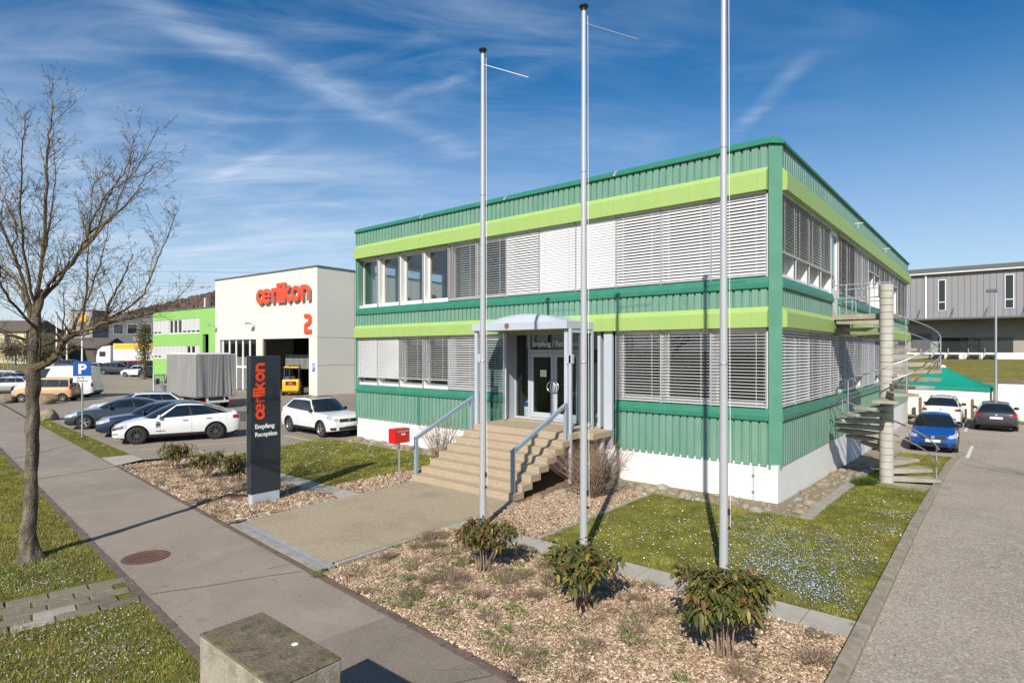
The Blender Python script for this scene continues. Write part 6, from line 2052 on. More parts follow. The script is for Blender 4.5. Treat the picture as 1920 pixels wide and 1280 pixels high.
for (x0, x1, z0, z1) in ((-.65, .0, 4.9, 8.1), (4.6, 5.3, 4.9, 8.2)):
    m_ = MB(); m_.box(x0, x1, -.10, -.03, z0, z1); f = m_.build('window', 'wall_offwhite', wh)
    m_ = MB(); m_.box(x0 + .07, x1 - .07, -.115, -.10, z0 + .07, z0 + .85); m_.box(x0 + .07, x1 - .07, -.115, -.10, z0 + .95, z1 - .07); m_.build('pane', 'car_glass', f)
for x in (-2.3, .5, 3.2, 6.0, 8.5):
    m_ = MB(); m_.bar((x, -.95, 4.1), (x + .15, -.3, 5.2), .05, .05); m_.build('stay_bracket', 'grey_clad_dark', wh)
m_ = MB(); m_.box(-.5, 5.2, -2.4, -2.36, .5, 2.1); m_.build('translucent_screen', 'dark_window', wh)
m_ = MB(); m_.box(-3, -1.4, 1.3, 1.5, 0, 2.6); m_.build('dock_door', 'grey_clad_dark', wh)
m_ = MB(); m_.box(-12, 40, -5.3, -5.0, .0, .62); m_.build('dock_wall', 'wall_offwhite', wh)
for i, x in enumerate((-2.6, -1.2, -.2, .9, 2.4, 3.6)):
    t = thing('yard_cart', ['leftmost', 'second from left', 'third from left', 'fourth from left', 'fifth from left', 'rightmost'][i] + ' of the small dark carts on the warehouse forecourt', 'cart', (x, 53.2, 3.1), 0, 'carts in front of the warehouse')
    m_ = MB(); m_.box(-.4, .4, -.3, .3, .25, .45); m_.build('deck', 'plastic_black', t)
    m_ = MB(); m_.tube([(-.38, -.25, .4), (-.42, -.25, 1.0), (-.42, .25, 1.0), (-.38, .25, .4)], .025, 6); m_.build('push_bar', 'galvanised', t)
    for sx in (-.3, .3):
        for sy in (-.22, .22):
            MB().lathe([(0, -.04), (.12, -.04), (.12, .04), (0, .04)], 12, axis='y').build('wheel', 'tyre', t, (sx, sy, .12))
car('parked_car', 'white car on the warehouse forecourt at the right picture edge', 'car', (8.9, 52.5, 3.12), 175, 'estate', 'paint_white')

tent = thing('green_tent', 'green roofed party tent with white walls behind the parked cars', 'tent', (1.35, 32.6, -.36))
hw_ = 2.55
m_ = MB()
def tent_roof(u, v):
    a = 2 * u - 1; b = 2 * v - 1
    r = max(abs(a), abs(b))
    return (a * hw_, b * hw_ * .82, 1.98 + 1.22 * (1 - r) ** 1.35)
m_.grid(tent_roof, 24, 24); m_.build('roof', 'tent_green', tent, smooth_angle=40, recalc=False)
m_ = MB()
for (p, q) in (((-1, -1), (1, -1)), ((1, -1), (1, 1)), ((1, 1), (-1, 1)), ((-1, 1), (-1, -1))):
    P, Q = Vector((p[0] * hw_, p[1] * hw_ * .82, 0)), Vector((q[0] * hw_, q[1] * hw_ * .82, 0))
    m_.bar((P.x, P.y, 1.86), (Q.x, Q.y, 1.86), .02, .24)
m_.build('valance', 'tent_green', tent)
m_ = MB()
m_.grid(lambda u, v: (-hw_ + .04 + u * (2 * hw_ - .08), -hw_ * .82 + .05 + .03 * math.sin(u * 19) * (1 - v) + .02 * math.sin(u * 7 + 1), 0.02 + v * 1.8), 60, 6)
m_.grid(lambda u, v: (hw_ - .05 - .03 * math.sin(u * 15) * (1 - v), -hw_ * .82 + .05 + u * hw_ * 1.6, .02 + v * 1.8), 40, 6)
m_.build('wall_sheet', 'tent_white', tent, smooth_angle=70, recalc=False)
for (a, b) in ((-1, -1), (1, -1), (1, 1), (-1, 1)):
    m_ = MB(); m_.tube([(a * hw_ * .98, b * hw_ * .80, 0), (a * hw_ * .98, b * hw_ * .80, 2.0)], .03, 8); m_.build('leg', 'sign_white', tent)
MB().lathe([(.16, 3.12), (.15, 3.2), (.08, 3.27), (0, 3.29)], 16).build('peak_cap', 'sign_white', tent, smooth_angle=50)
yw = thing('yard_wall', 'white yard wall with dark coping right of the tent', 'wall', (4.15, 31.4, -.36))
m_ = MB(); m_.box(0, 26, 0, .25, 0, 2.25); m_.build('panel', 'wall_offwhite', yw)
m_ = MB(); m_.box(-.03, 26, -.08, .33, 2.25, 2.42); m_.build('coping', 'wood_grey', yw)
for i, (x, y) in enumerate(((.35, 29.6), (2.95, 29.7), (5.6, 29.8))):
    t = thing('wooden_post', ['weathered wooden post left of the white suv', 'weathered wooden post between the white suv and grey estate', 'weathered wooden post right of the grey estate'][i], 'post', (x, y, -.36), 0, 'posts in front of the parking bays')
    m_ = MB(); m_.box(-.08, .08, -.08, .08, 0, 1.25); m_.add([(-.08, -.08, 1.25), (.08, -.08, 1.25), (.08, .08, 1.25), (-.08, .08, 1.25), (0, 0, 1.31)], [(0, 1, 4), (1, 2, 4), (2, 3, 4), (3, 0, 4)]); m_.build('timber', 'wood_grey', t)
structure(terrain('grass_strip_tent', [-1, 3, 8, 30], [28.9, 30.4], .02, 'bank_grass'))
lp = thing('lamp_post', 'slender grey lamp post with boxy head rising beside the tent', 'lamp post', (4.05, 30.1, -.36))
m_ = MB(); m_.tube([(0, 0, 0), (0, 0, 3), (0, 0, 7.9)], [.08, .065, .05], 12); m_.build('pole', 'galvanised', lp, smooth_angle=50)
m_ = MB(); m_.box(-.45, .08, -.14, .14, 7.75, 7.93); m_.build('lamp_head', 'grey_clad_dark', lp, bevel=.03)
# boulders along the car park edge
for i, (x, y, s_, lab) in enumerate([(-36.6, -7.05, .62, 'pale boulder with a flat top at the end of the verge'), (-49.3, -4.7, .78, 'dark brown boulder in front of the wood patterned van'), (-52.6, -6.2, .70, 'light tan boulder left of the tree trunk')]):
    o = link('boulder', rock_mesh(40 + i, ('rock_tan', 'rock_brown', 'rock_tan')[i], 3), None, (x, y, s_ * .3), (0, 0, i * 1.3), (s_ * 1.15, s_ * .9, s_ * .95))
    tag(o, lab, 'boulder', 'boulders along the car park')
# ================================================================== bare street tree
def branch_tree(root, seed, limbs, depth_sp, levels=3, twig_len=.55, mat='twig_bark', name='crown', r_tip=.0026, density=1.0, spread=.9):
    rnd = random.Random(seed)
    mb = MB()
    count = [0]

    def grow(p, d, length, r, lev):
        n = max(3, int(length / .16))
        pts = [p.copy()]
        dd = d.copy(); q = p.copy()
        for i in range(n):
            dd = (dd + Vector((rnd.gauss(0, .13), rnd.gauss(0, .13), rnd.gauss(0, .10) + .045))).normalized()
            q = q + dd * (length / n)
            pts.append(q.copy())
        rs = [max(r_tip, r * (1 - .78 * i / n)) for i in range(n + 1)]
        mb.tube(pts, rs, 5 if r > .012 else 3, cap=False)
        count[0] += 1
        if lev > 0:
            k = max(2, int(length * 5.6 * density))
            for j in range(k):
                f = .18 + .8 * (j + rnd.random()) / k
                i = min(n - 1, int(f * n))
                base = pts[i]; ax = (pts[i + 1] - pts[i]).normalized()
                side = Vector((rnd.gauss(0, 1), rnd.gauss(0, 1), rnd.gauss(0, .6)))
                side = (side - ax * side.dot(ax)).normalized()
                nd_ = (ax * .62 + side * spread + Vector((0, 0, .12))).normalized()
                grow(base, nd_, length * rnd.uniform(.22, .42), max(r_tip, rs[i] * .5), lev - 1)

    for pts, r0, r1, lv in limbs:
        # smooth limb through given points
        P = [Vector(p) for p in pts]
        dense = []
        for i in range(len(P) - 1):
            p0, p1, p2, p3 = P[max(i - 1, 0)], P[i], P[i + 1], P[min(i + 2, len(P) - 1)]
            for k in range(6):
                t = k / 6
                dense.append(.5 * ((2 * p1) + (p2 - p0) * t + (2 * p0 - 5 * p1 + 4 * p2 - p3) * t * t + (3 * p1 - p0 - 3 * p2 + p3) * t ** 3))
        dense.append(P[-1])
        dense = [p + Vector((rnd.gauss(0, .010), rnd.gauss(0, .010), rnd.gauss(0, .006))) for p in dense]; r0 *= (.62 if r0 < .1 else .8); r1 *= .6
        m = len(dense) - 1
        rs = [r0 + (r1 - r0) * (i / m) ** .8 for i in range(m + 1)]
        mb.tube(dense, rs, 7)
        ln = sum((dense[i + 1] - dense[i]).length for i in range(m))
        k = int(ln * 7.5 * density)
        for j in range(k):
            f = .12 + .88 * (j + rnd.random()) / k
            i = min(m - 1, int(f * m)); ax = (dense[i + 1] - dense[i]).normalized()
            side = Vector((rnd.gauss(0, 1), rnd.gauss(0, 1), rnd.gauss(0, .5))); side = (side - ax * side.dot(ax)).normalized()
            nd_ = (ax * .95 + side * spread * .8 + Vector((0, 0, .30))).normalized()
            grow(dense[i], nd_, rnd.uniform(.35, 1.25) * twig_len / .55 * (1.2 - .6 * f), max(.0045, rs[i] * .36), lv)
    return mb.build(name, mat, root, recalc=False)


tree = thing('street_tree', 'bare lichen covered street tree on the lawn beside the footpath', 'tree', (-9.40, -12.89, 0), YAW)
# local x runs across the picture, y away, z up
tb = MB()
tp = [(-.02, 0, -.05), (-.02, 0, .12), (-.04, .0, .5), (.0, 0, 1.2), (.03, .02, 2.0), (.04, 0, 2.8), (.03, 0, 3.4), (.06, 0, 3.9), (.10, .02, 4.6), (.13, .02, 5.0)]
tr_ = [.225, .155, .115, .102, .098, .102, .112, .086, .068, .060]
rnd = random.Random(3)
dense, rad_ = [], []
for i in range(len(tp) - 1):
    for k in range(8):
        f = k / 8; a, b = Vector(tp[i]), Vector(tp[i + 1]); dense.append(a.lerp(b, f)); rad_.append(tr_[i] + (tr_[i + 1] - tr_[i]) * f)
tb.tube(dense, rad_, 22)
tb.v = [tuple(Vector(p) + Vector((p[0] - .02, p[1], 0)).normalized() * (.03 * mnoise.noise(Vector(p) * 4.0) + .022 * mnoise.noise(Vector((p[0] * 14, p[1] * 14, p[2] * 3.5))) + (.07 * max(0, .35 - p[2]) * (1 + math.sin(math.atan2(p[1], p[0]) * 5)))) ) for p in tb.v]
trunk = tb.build('trunk', 'bark', tree, smooth_angle=70)
q = lambda u, v, y=0: ((u - 58) / 102.3, y, 3.8 - (v - 659.3) / 102.3)
limbs = [
    ([q(70, 560), q(75, 440, .1), q(88, 300, .0), q(93, 215, .05), q(92, 150, .1)], .062, .010, 3),
    ([q(68, 600), q(92, 550, -.1), q(116, 526, -.2), q(160, 497, -.3), q(194, 448, -.4), q(228, 390, -.5), q(271, 332, -.5), q(290, 279, -.6)], .062, .009, 3),
    ([q(70, 570), q(92, 526, .2), q(111, 477, .4), q(140, 415, .6), q(160, 342, .7), q(194, 294, .9), q(237, 197, 1.0)], .060, .009, 3),
    ([q(62, 620), q(30, 560, .2), q(0, 528, .4), q(-60, 480, .6), q(-110, 400, .7), q(-140, 330, .8)], .058, .009, 3),
    ([q(62, 590), q(40, 470, -.2), q(20, 390, -.4), q(0, 305, -.5), q(-15, 230, -.6)], .052, .009, 3),
    ([q(66, 560), q(55, 450, .4), q(45, 340, .7), q(30, 245, .9)], .045, .008, 3),
    ([q(66, 580), q(85, 450, -.5), q(110, 330, -.8), q(135, 250, -1.0)], .046, .008, 3),
    ([q(66, 690), q(90, 684, -.1), q(121, 668, -.2), q(145, 637, -.3), q(180, 622, -.35), q(218, 610, -.4), q(240, 575, -.5), q(258, 540, -.5), q(290, 487, -.6)], .105, .012, 3),
    ([q(218, 610, -.4), q(245, 603, -.5), q(271, 599, -.5), q(310, 585, -.6), q(338, 572, -.6)], .035, .007, 2),
    ([q(145, 637, -.3), q(165, 560, .0), q(175, 480, .2), q(180, 400, .4)], .036, .007, 3),
    ([q(180, 622, -.35), q(222, 540, -.8), q(250, 450, -1.1), q(262, 380, -1.2)], .032, .007, 3),
    ([q(62, 640), q(30, 625, -.3), q(-10, 610, -.6), q(-60, 600, -.9)], .05, .009, 3),
    ([q(60, 660), q(20, 650, .3), q(-30, 640, .5)], .04, .008, 3),
    ([q(194, 448, -.4), q(225, 420, -.3), q(262, 375, -.2), q(285, 340, -.2), q(305, 310, -.2)], .03, .008, 3),
    ([q(218, 610, -.4), q(255, 560, .1), q(275, 490, .3), q(292, 430, .4), q(300, 390, .5)], .034, .008, 3),
    ([q(160, 497, -.3), q(185, 400, .3), q(205, 320, .5), q(215, 250, .6)], .032, .008, 3),
    ([q(40, 470, -.2), q(5, 420, .3), q(-40, 350, .5), q(-70, 280, .6)], .032, .008, 3),
    ([q(75, 650), q(110, 610, .8), q(150, 590, 1.4), q(200, 560, 1.9), q(240, 500, 2.2)], .05, .008, 3),
    ([q(72, 620), q(100, 560, -1.0), q(140, 520, -1.6), q(180, 440, -2.0)], .046, .008, 3),
]
branch_tree(tree, 21, limbs, 1.0, mat='twig_bark', twig_len=.50, density=1.22)

# second bare tree just outside the right of the picture; its shadow lies on the side road
t2 = thing('roadside_tree', 'bare young tree beyond the right edge whose branch shadows cross the side road', 'tree', (10.4, .6, 0))
MB().tube([(0, 0, -.1), (.02, 0, 2.5), (0, .03, 5.2), (.05, 0, 8.0)], [.18, .15, .12, .06], 12).build('trunk', 'bark', t2, smooth_angle=60)
lm = []
for k in range(7):
    a = k * .9
    lm.append(([(0, 0, 4.6 + k * .45), (1.1 * math.cos(a), 1.1 * math.sin(a), 6.0 + k * .45), (2.0 * math.cos(a), 2.0 * math.sin(a), 7.8 + k * .4)], .06, .012, 2))
branch_tree(t2, 9, lm, 1, density=.7)


# ================================================================== grass, chips, flowers
def in_poly(P, poly):
    x, y = P[:, 0], P[:, 1]
    ins = np.zeros(len(P), bool)
    n = len(poly)
    for i in range(n):
        x0, y0 = poly[i]; x1, y1 = poly[(i + 1) % n]
        c = ((y0 > y) != (y1 > y)) & (x < (x1 - x0) * (y - y0) / (y1 - y0 + 1e-12) + x0)
        ins ^= c
    return ins


def sample(poly, dens):
    xs = [p[0] for p in poly]; ys = [p[1] for p in poly]
    A = (max(xs) - min(xs)) * (max(ys) - min(ys))
    P = RNG.uniform((min(xs), min(ys)), (max(xs), max(ys)), (int(A * dens), 2))
    return P[in_poly(P, poly)]


ZT = np.vectorize(zt)


def vnoise(P, s, seed=0.0):
    """cheap smooth value noise for patchiness"""
    r = np.random.default_rng(int(seed * 10) + 5)
    g = r.random((64, 64))
    X = P[:, 0] * s + 31.7; Y = P[:, 1] * s + 17.3
    xi, yi = np.floor(X).astype(int), np.floor(Y).astype(int); fx, fy = X - xi, Y - yi
    fx = fx * fx * (3 - 2 * fx); fy = fy * fy * (3 - 2 * fy)
    G = lambda a, b: g[a % 64, b % 64]
    return (G(xi, yi) * (1 - fx) + G(xi + 1, yi) * fx) * (1 - fy) + (G(xi, yi + 1) * (1 - fx) + G(xi + 1, yi + 1) * fx) * fy


def grass(name, label, poly, dens, hmin, hmax, wid, dry=.35, bright=1.0, avoid=None):
    P = sample(poly, dens)
    if avoid is not None: P = P[~avoid(P)]
    n = len(P)
    nz = .55 * vnoise(P, .9, 1) + .45 * vnoise(P, 3.1, 2)
    h = RNG.uniform(hmin, hmax, n) * (.6 + .8 * nz)
    a = RNG.uniform(0, 6.28, n); lean = RNG.uniform(.1, .9, n) * h
    la = RNG.uniform(0, 6.28, n)
    w = RNG.uniform(.7, 1.3, n) * wid
    z0 = ZT(P[:, 0], P[:, 1])
    b = np.stack([P[:, 0], P[:, 1], z0], 1)
    s = np.stack([np.cos(a) * w, np.sin(a) * w, np.zeros(n)], 1)
    tip = b + np.stack([np.cos(la) * lean, np.sin(la) * lean, h], 1)
    V = np.concatenate([b - s, b + s, tip], 0)
    F = np.stack([np.arange(n), np.arange(n) + n, np.arange(n) + 2 * n], 1)
    g1, g2, g3 = np.array([.190, .235, .034]), np.array([.36, .35, .062]), np.array([.42, .32, .145])
    t = np.clip((nz - .25) / .5 + RNG.normal(0, .25, n), 0, 1)[:, None]
    col = g1 * (1 - t) + g2 * t
    patch_ = (vnoise(P, .55, 4) * .6 + vnoise(P, 2.0, 6) * .4)
    d = (RNG.random(n) < dry * (.2 + 1.4 * patch_))[:, None]
    col = np.where(d, g3 * RNG.uniform(.6, 1.15, (n, 1)), col) * RNG.uniform(.7, 1.25, (n, 1)) * bright * (.55 + .85 * (.5 * vnoise(P, 2.6, 9) + .5 * vnoise(P, 7.0, 3)))[:, None]
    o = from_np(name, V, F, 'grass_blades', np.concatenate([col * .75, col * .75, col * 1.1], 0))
    tag(o, label, 'grass', kind='stuff')
    return o


lawnR = [(-2.88, -6.02), (2.70, -6.02), (2.70, 13.3), (.98, 13.3), (.98, -1.0), (-2.88, -1.0)]
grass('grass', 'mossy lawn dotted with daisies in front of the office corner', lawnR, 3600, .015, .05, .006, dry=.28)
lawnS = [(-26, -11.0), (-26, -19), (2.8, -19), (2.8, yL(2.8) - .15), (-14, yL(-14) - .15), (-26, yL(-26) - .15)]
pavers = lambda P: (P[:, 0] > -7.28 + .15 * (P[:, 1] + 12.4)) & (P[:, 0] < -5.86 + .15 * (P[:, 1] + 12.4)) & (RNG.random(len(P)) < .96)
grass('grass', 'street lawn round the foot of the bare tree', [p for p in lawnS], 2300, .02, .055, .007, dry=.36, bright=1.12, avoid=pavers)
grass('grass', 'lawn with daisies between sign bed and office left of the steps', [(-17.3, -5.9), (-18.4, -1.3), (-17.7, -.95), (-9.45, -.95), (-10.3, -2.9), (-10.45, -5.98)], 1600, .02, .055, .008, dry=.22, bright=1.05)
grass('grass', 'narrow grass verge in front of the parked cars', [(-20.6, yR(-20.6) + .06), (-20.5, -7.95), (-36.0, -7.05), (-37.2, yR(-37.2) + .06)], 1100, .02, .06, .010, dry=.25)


def discs(name, label, P, z, r, cols, cat, n_side=6, tilt=.5):
    n = len(P)
    if n == 0: return
    zz0 = ZT(P[:, 0], P[:, 1]) + z
    r = r * RNG.uniform(.75, 1.25, n)
    an = np.arange(n_side) / n_side * 2 * np.pi
    tx, ty = RNG.normal(0, tilt, n), RNG.normal(0, tilt, n)
    V = np.zeros((n, n_side, 3))
    ox, oy = np.cos(an)[None] * r[:, None], np.sin(an)[None] * r[:, None]
    V[:, :, 0] = P[:, 0:1] + ox; V[:, :, 1] = P[:, 1:2] + oy; V[:, :, 2] = zz0[:, None] + ox * tx[:, None] * .6 + oy * ty[:, None] * .6
    F = np.arange(n * n_side).reshape(n, n_side)
    ci = RNG.integers(0, len(cols), n)
    C = np.repeat(np.array(cols)[ci] * RNG.uniform(.85, 1.1, (n, 1)), n_side, 0)
    o = from_np(name, V.reshape(-1, 3), F, 'petals', C)
    tag(o, label, cat, kind='stuff')


def clustered(poly, centers, per, sig):
    out = []
    for (x, y, k, s) in centers:
        out.append(RNG.normal((x, y), s, (int(per * k), 2)))
    P = np.concatenate(out)
    return P[in_poly(P, poly)]


P = sample(lawnR, 10)
P = P[vnoise(P, .7, 8) + .25 * (P[:, 0] < 1) > .45]
P2 = clustered(lawnR, [(-1.9, -5.2, 1, .6), (-.6, -4.6, 1, .7), (.6, -5.3, .8, .5), (-1.2, -3.2, .8, .7), (2.3, -1.2, .4, .3), (2.1, 2.2, .3, .4)], 110, 1)
discs('daisies', 'small white daisies scattered over the lawn by the flagpoles', np.concatenate([P, P2]), .045, .0135, [(.80, .80, .76), (.85, .85, .84)], 'flowers')
PB = clustered(lawnR, [(1.4, -4.2, 1.2, .45), (1.9, -5.0, 1.0, .35), (.9, -3.4, .9, .45), (2.2, -3.4, .8, .35), (.5, -2.6, .9, .5), (1.7, -2.3, .9, .45), (1.5, -4.9, 1.2, .5), (1.0, -4.4, .9, .4), (2.35, -.8, .5, .25), (2.3, .8, .5, .3), (-.3, -1.7, .5, .5), (2.2, -5.5, .5, .25)], 420, 1)
discs('speedwell', 'pale blue flower patches in the lawn near the kerb', PB, .045, .0105, [(.48, .57, .70), (.56, .63, .74), (.40, .50, .66)], 'flowers', 5)
polyL = [(-17.3, -5.9), (-18.4, -1.3), (-10.0, -1.0), (-10.3, -2.9), (-10.45, -5.98)]
discs('daisies', 'white daisies on the lawn between sign and steps', sample(polyL, 20), .045, .016, [(.80, .80, .76)], 'flowers')
PF = clustered(lawnS, [(-8.6, -12.9, .5, .35), (-7.7, -12.9, .7, .3), (-7.9, -13.6, .9, .4), (-5.4, -12.9, .7, .35), (-4.8, -13.5, .9, .5), (-4.2, -13.0, .7, .3), (-3.6, -13.6, .9, .4), (-6.0, -14.4, .8, .5), (-5.0, -14.6, .8, .5), (-9.2, -13.8, .5, .4)], 230, 1)
PF = PF[~pavers(PF)]
discs('speedwell', 'drifts of tiny white blue flowers in the street lawn', PF, .045, .0085, [(.62, .68, .76), (.72, .74, .74), (.50, .58, .70)], 'flowers', 5)
discs('daisies', 'white daisies in the verge before the parked cars', sample([(-20.6, yR(-20.6) + .1), (-20.5, -8.0), (-34, -7.3), (-34, yR(-34) + .1)], 14), .05, .018, [(.80, .80, .76)], 'flowers')


def chips(name, label, poly, dens, lmin, lmax):
    P = sample(poly, dens)
    n = len(P)
    L_ = RNG.uniform(lmin, lmax, n) / 2; W_ = RNG.uniform(.25, .55, n) * L_; T_ = RNG.uniform(.004, .010, n)
    a = RNG.uniform(0, 6.28, n); tx = RNG.normal(0, .35, n); ty = RNG.normal(0, .35, n)
    c, s = np.cos(a), np.sin(a)
    base = np.array([(-1, -1, 0), (1, -1, 0), (1, 1, 0), (-1, 1, 0), (-.85, -.8, 1), (.8, -.85, 1), (.85, .8, 1), (-.8, .85, 1)], float)
    lx = base[None, :, 0] * L_[:, None]; ly = base[None, :, 1] * W_[:, None]; lz = base[None, :, 2] * T_[:, None]
    V = np.zeros((n, 8, 3))
    V[:, :, 0] = P[:, 0:1] + lx * c[:, None] - ly * s[:, None]
    V[:, :, 1] = P[:, 1:2] + lx * s[:, None] + ly * c[:, None]
    V[:, :, 2] = .004 + RNG.uniform(0, .018, n)[:, None] + lz + lx * tx[:, None] + ly * ty[:, None]
    f = np.array([(4, 5, 6, 7), (0, 1, 5, 4), (1, 2, 6, 5), (2, 3, 7, 6), (3, 0, 4, 7)])
    F = (np.arange(n)[:, None, None] * 8 + f[None]).reshape(-1, 4)
    pal = np.array([(.46, .335, .225), (.36, .25, .16), (.58, .45, .33), (.24, .16, .105), (.66, .56, .45), (.30, .215, .15)])
    pr = np.array([.28, .26, .16, .14, .06, .10])
    C = pal[RNG.choice(6, n, p=pr)] * RNG.uniform(.75, 1.15, (n, 1)) * 1.06
    o = from_np(name, V.reshape(-1, 3), F, 'chips', np.repeat(C, 8, 0))
    tag(o, label, 'wood chips', kind='stuff')


M1 = [(-4.66, yR(-4.66) + .15), (2.70, yR(2.7) + .15), (2.70, -6.66), (-4.9, -6.66)]
M2 = [(-4.98, -6.0), (-2.99, -6.0), (-2.99, -1.1), (-4.98, -1.1)]
M3 = [(-18.2, yR(-18.2) + .1), (-8.9, yR(-8.9) + .15), (-8.9, -6.68), (-18.1, -6.68)]
M4 = [(-10.38, -6.0), (-8.95, -6.0), (-9.05, -4.1), (-9.35, -3.8), (-9.35, -1.0), (-10.2, -2.9)]
chips('wood_chips', 'wood chip mulch of the bed between footpath and slab path', M1, 1900, .02, .068)
chips('wood_chips', 'wood chip mulch between the steps and the daisy lawn', M2, 1400, .02, .07)
chips('wood_chips', 'wood chip mulch of the bed round the sign pillar', M3, 700, .04, .11)
chips('wood_chips', 'wood chip mulch round the letterbox post', M4, 700, .04, .10)


def tufts(name, label, spots, mat='grass_blades'):
    """spots: x, y, radius, height, blades, colour a, colour b"""
    V, F, C = [], [], []
    off = 0
    for (x, y, r, h, n, ca, cb) in spots:
        a = RNG.uniform(0, 6.28, n); rr = r * np.sqrt(RNG.random(n))
        b = np.stack([x + np.cos(a) * rr * .6, y + np.sin(a) * rr * .6, np.full(n, zt(x, y))], 1)
        hh = h * RNG.uniform(.35, 1.1, n)
        out = RNG.uniform(.3, 1.1, n) * r
        tip = b + np.stack([np.cos(a + RNG.normal(0, .5, n)) * out, np.sin(a + RNG.normal(0, .5, n)) * out, hh], 1)
        pa = RNG.uniform(0, 6.28, n); w = RNG.uniform(.003, .007, n) * (1 if h > .05 else 1.6)
        s = np.stack([np.cos(pa) * w, np.sin(pa) * w, np.zeros(n)], 1)
        V.append(np.concatenate([b - s, b + s, tip])); F.append(np.stack([np.arange(n), np.arange(n) + n, np.arange(n) + 2 * n], 1) + off)
        k = RNG.random((n, 1)); c = (np.array(ca) * k + np.array(cb) * (1 - k)) * RNG.uniform(.7, 1.2, (n, 1))
        C.append(np.concatenate([c, c, c])); off += 3 * n
    o = from_np(name, np.concatenate(V), np.concatenate(F), mat, np.concatenate(C))
    tag(o, label, 'ground cover', kind='stuff')


DRY = ((.23, .165, .12), (.36, .275, .20)); GRN = ((.10, .20, .035), (.19, .27, .07))
sp = []
for p in sample(M1, 13.0):
    k = random.random()
    dens_ = .30 + .70 * smooth(2.0, -3.0, p[0])
    if random.random() > dens_: continue
    if k < .50: sp.append((p[0], p[1], random.uniform(.12, .22), random.uniform(.08, .18), 170, *DRY))
    if k > .42: sp.append((p[0] + random.uniform(-.1, .1), p[1] + random.uniform(-.1, .1), random.uniform(.09, .19), random.uniform(.04, .10), 150, *GRN))
tufts('bed_weeds', 'dry tufts and green weeds coming through the front mulch bed', sp)
sp = []
for p in sample(M3, 4.5):
    k = random.random()
    if k < .75: sp.append((p[0], p[1], random.uniform(.12, .24), random.uniform(.10, .20), 100, *DRY))
    if k > .7: sp.append((p[0], p[1], random.uniform(.10, .18), random.uniform(.05, .10), 70, *GRN))
tufts('bed_weeds', 'dry tufts in the mulch bed round the sign pillar', sp)
sp = [(p[0], p[1], random.uniform(.06, .12), random.uniform(.03, .07), 60, *GRN) for p in sample(M2, 3)] + [(1.15 + random.uniform(-.2, .2), 4.4 + random.uniform(-.3, .5), .22, .35, 120, (.05, .10, .02), (.09, .15, .03)) for _ in range(7)]
sp += [(2.68, y_ + random.uniform(-.3, .3), .06, .06, 40, *GRN) for y_ in np.arange(-6, 13, .5)]
tufts('bed_weeds', 'weeds at the steps, the stair foot and along the kerb', sp)


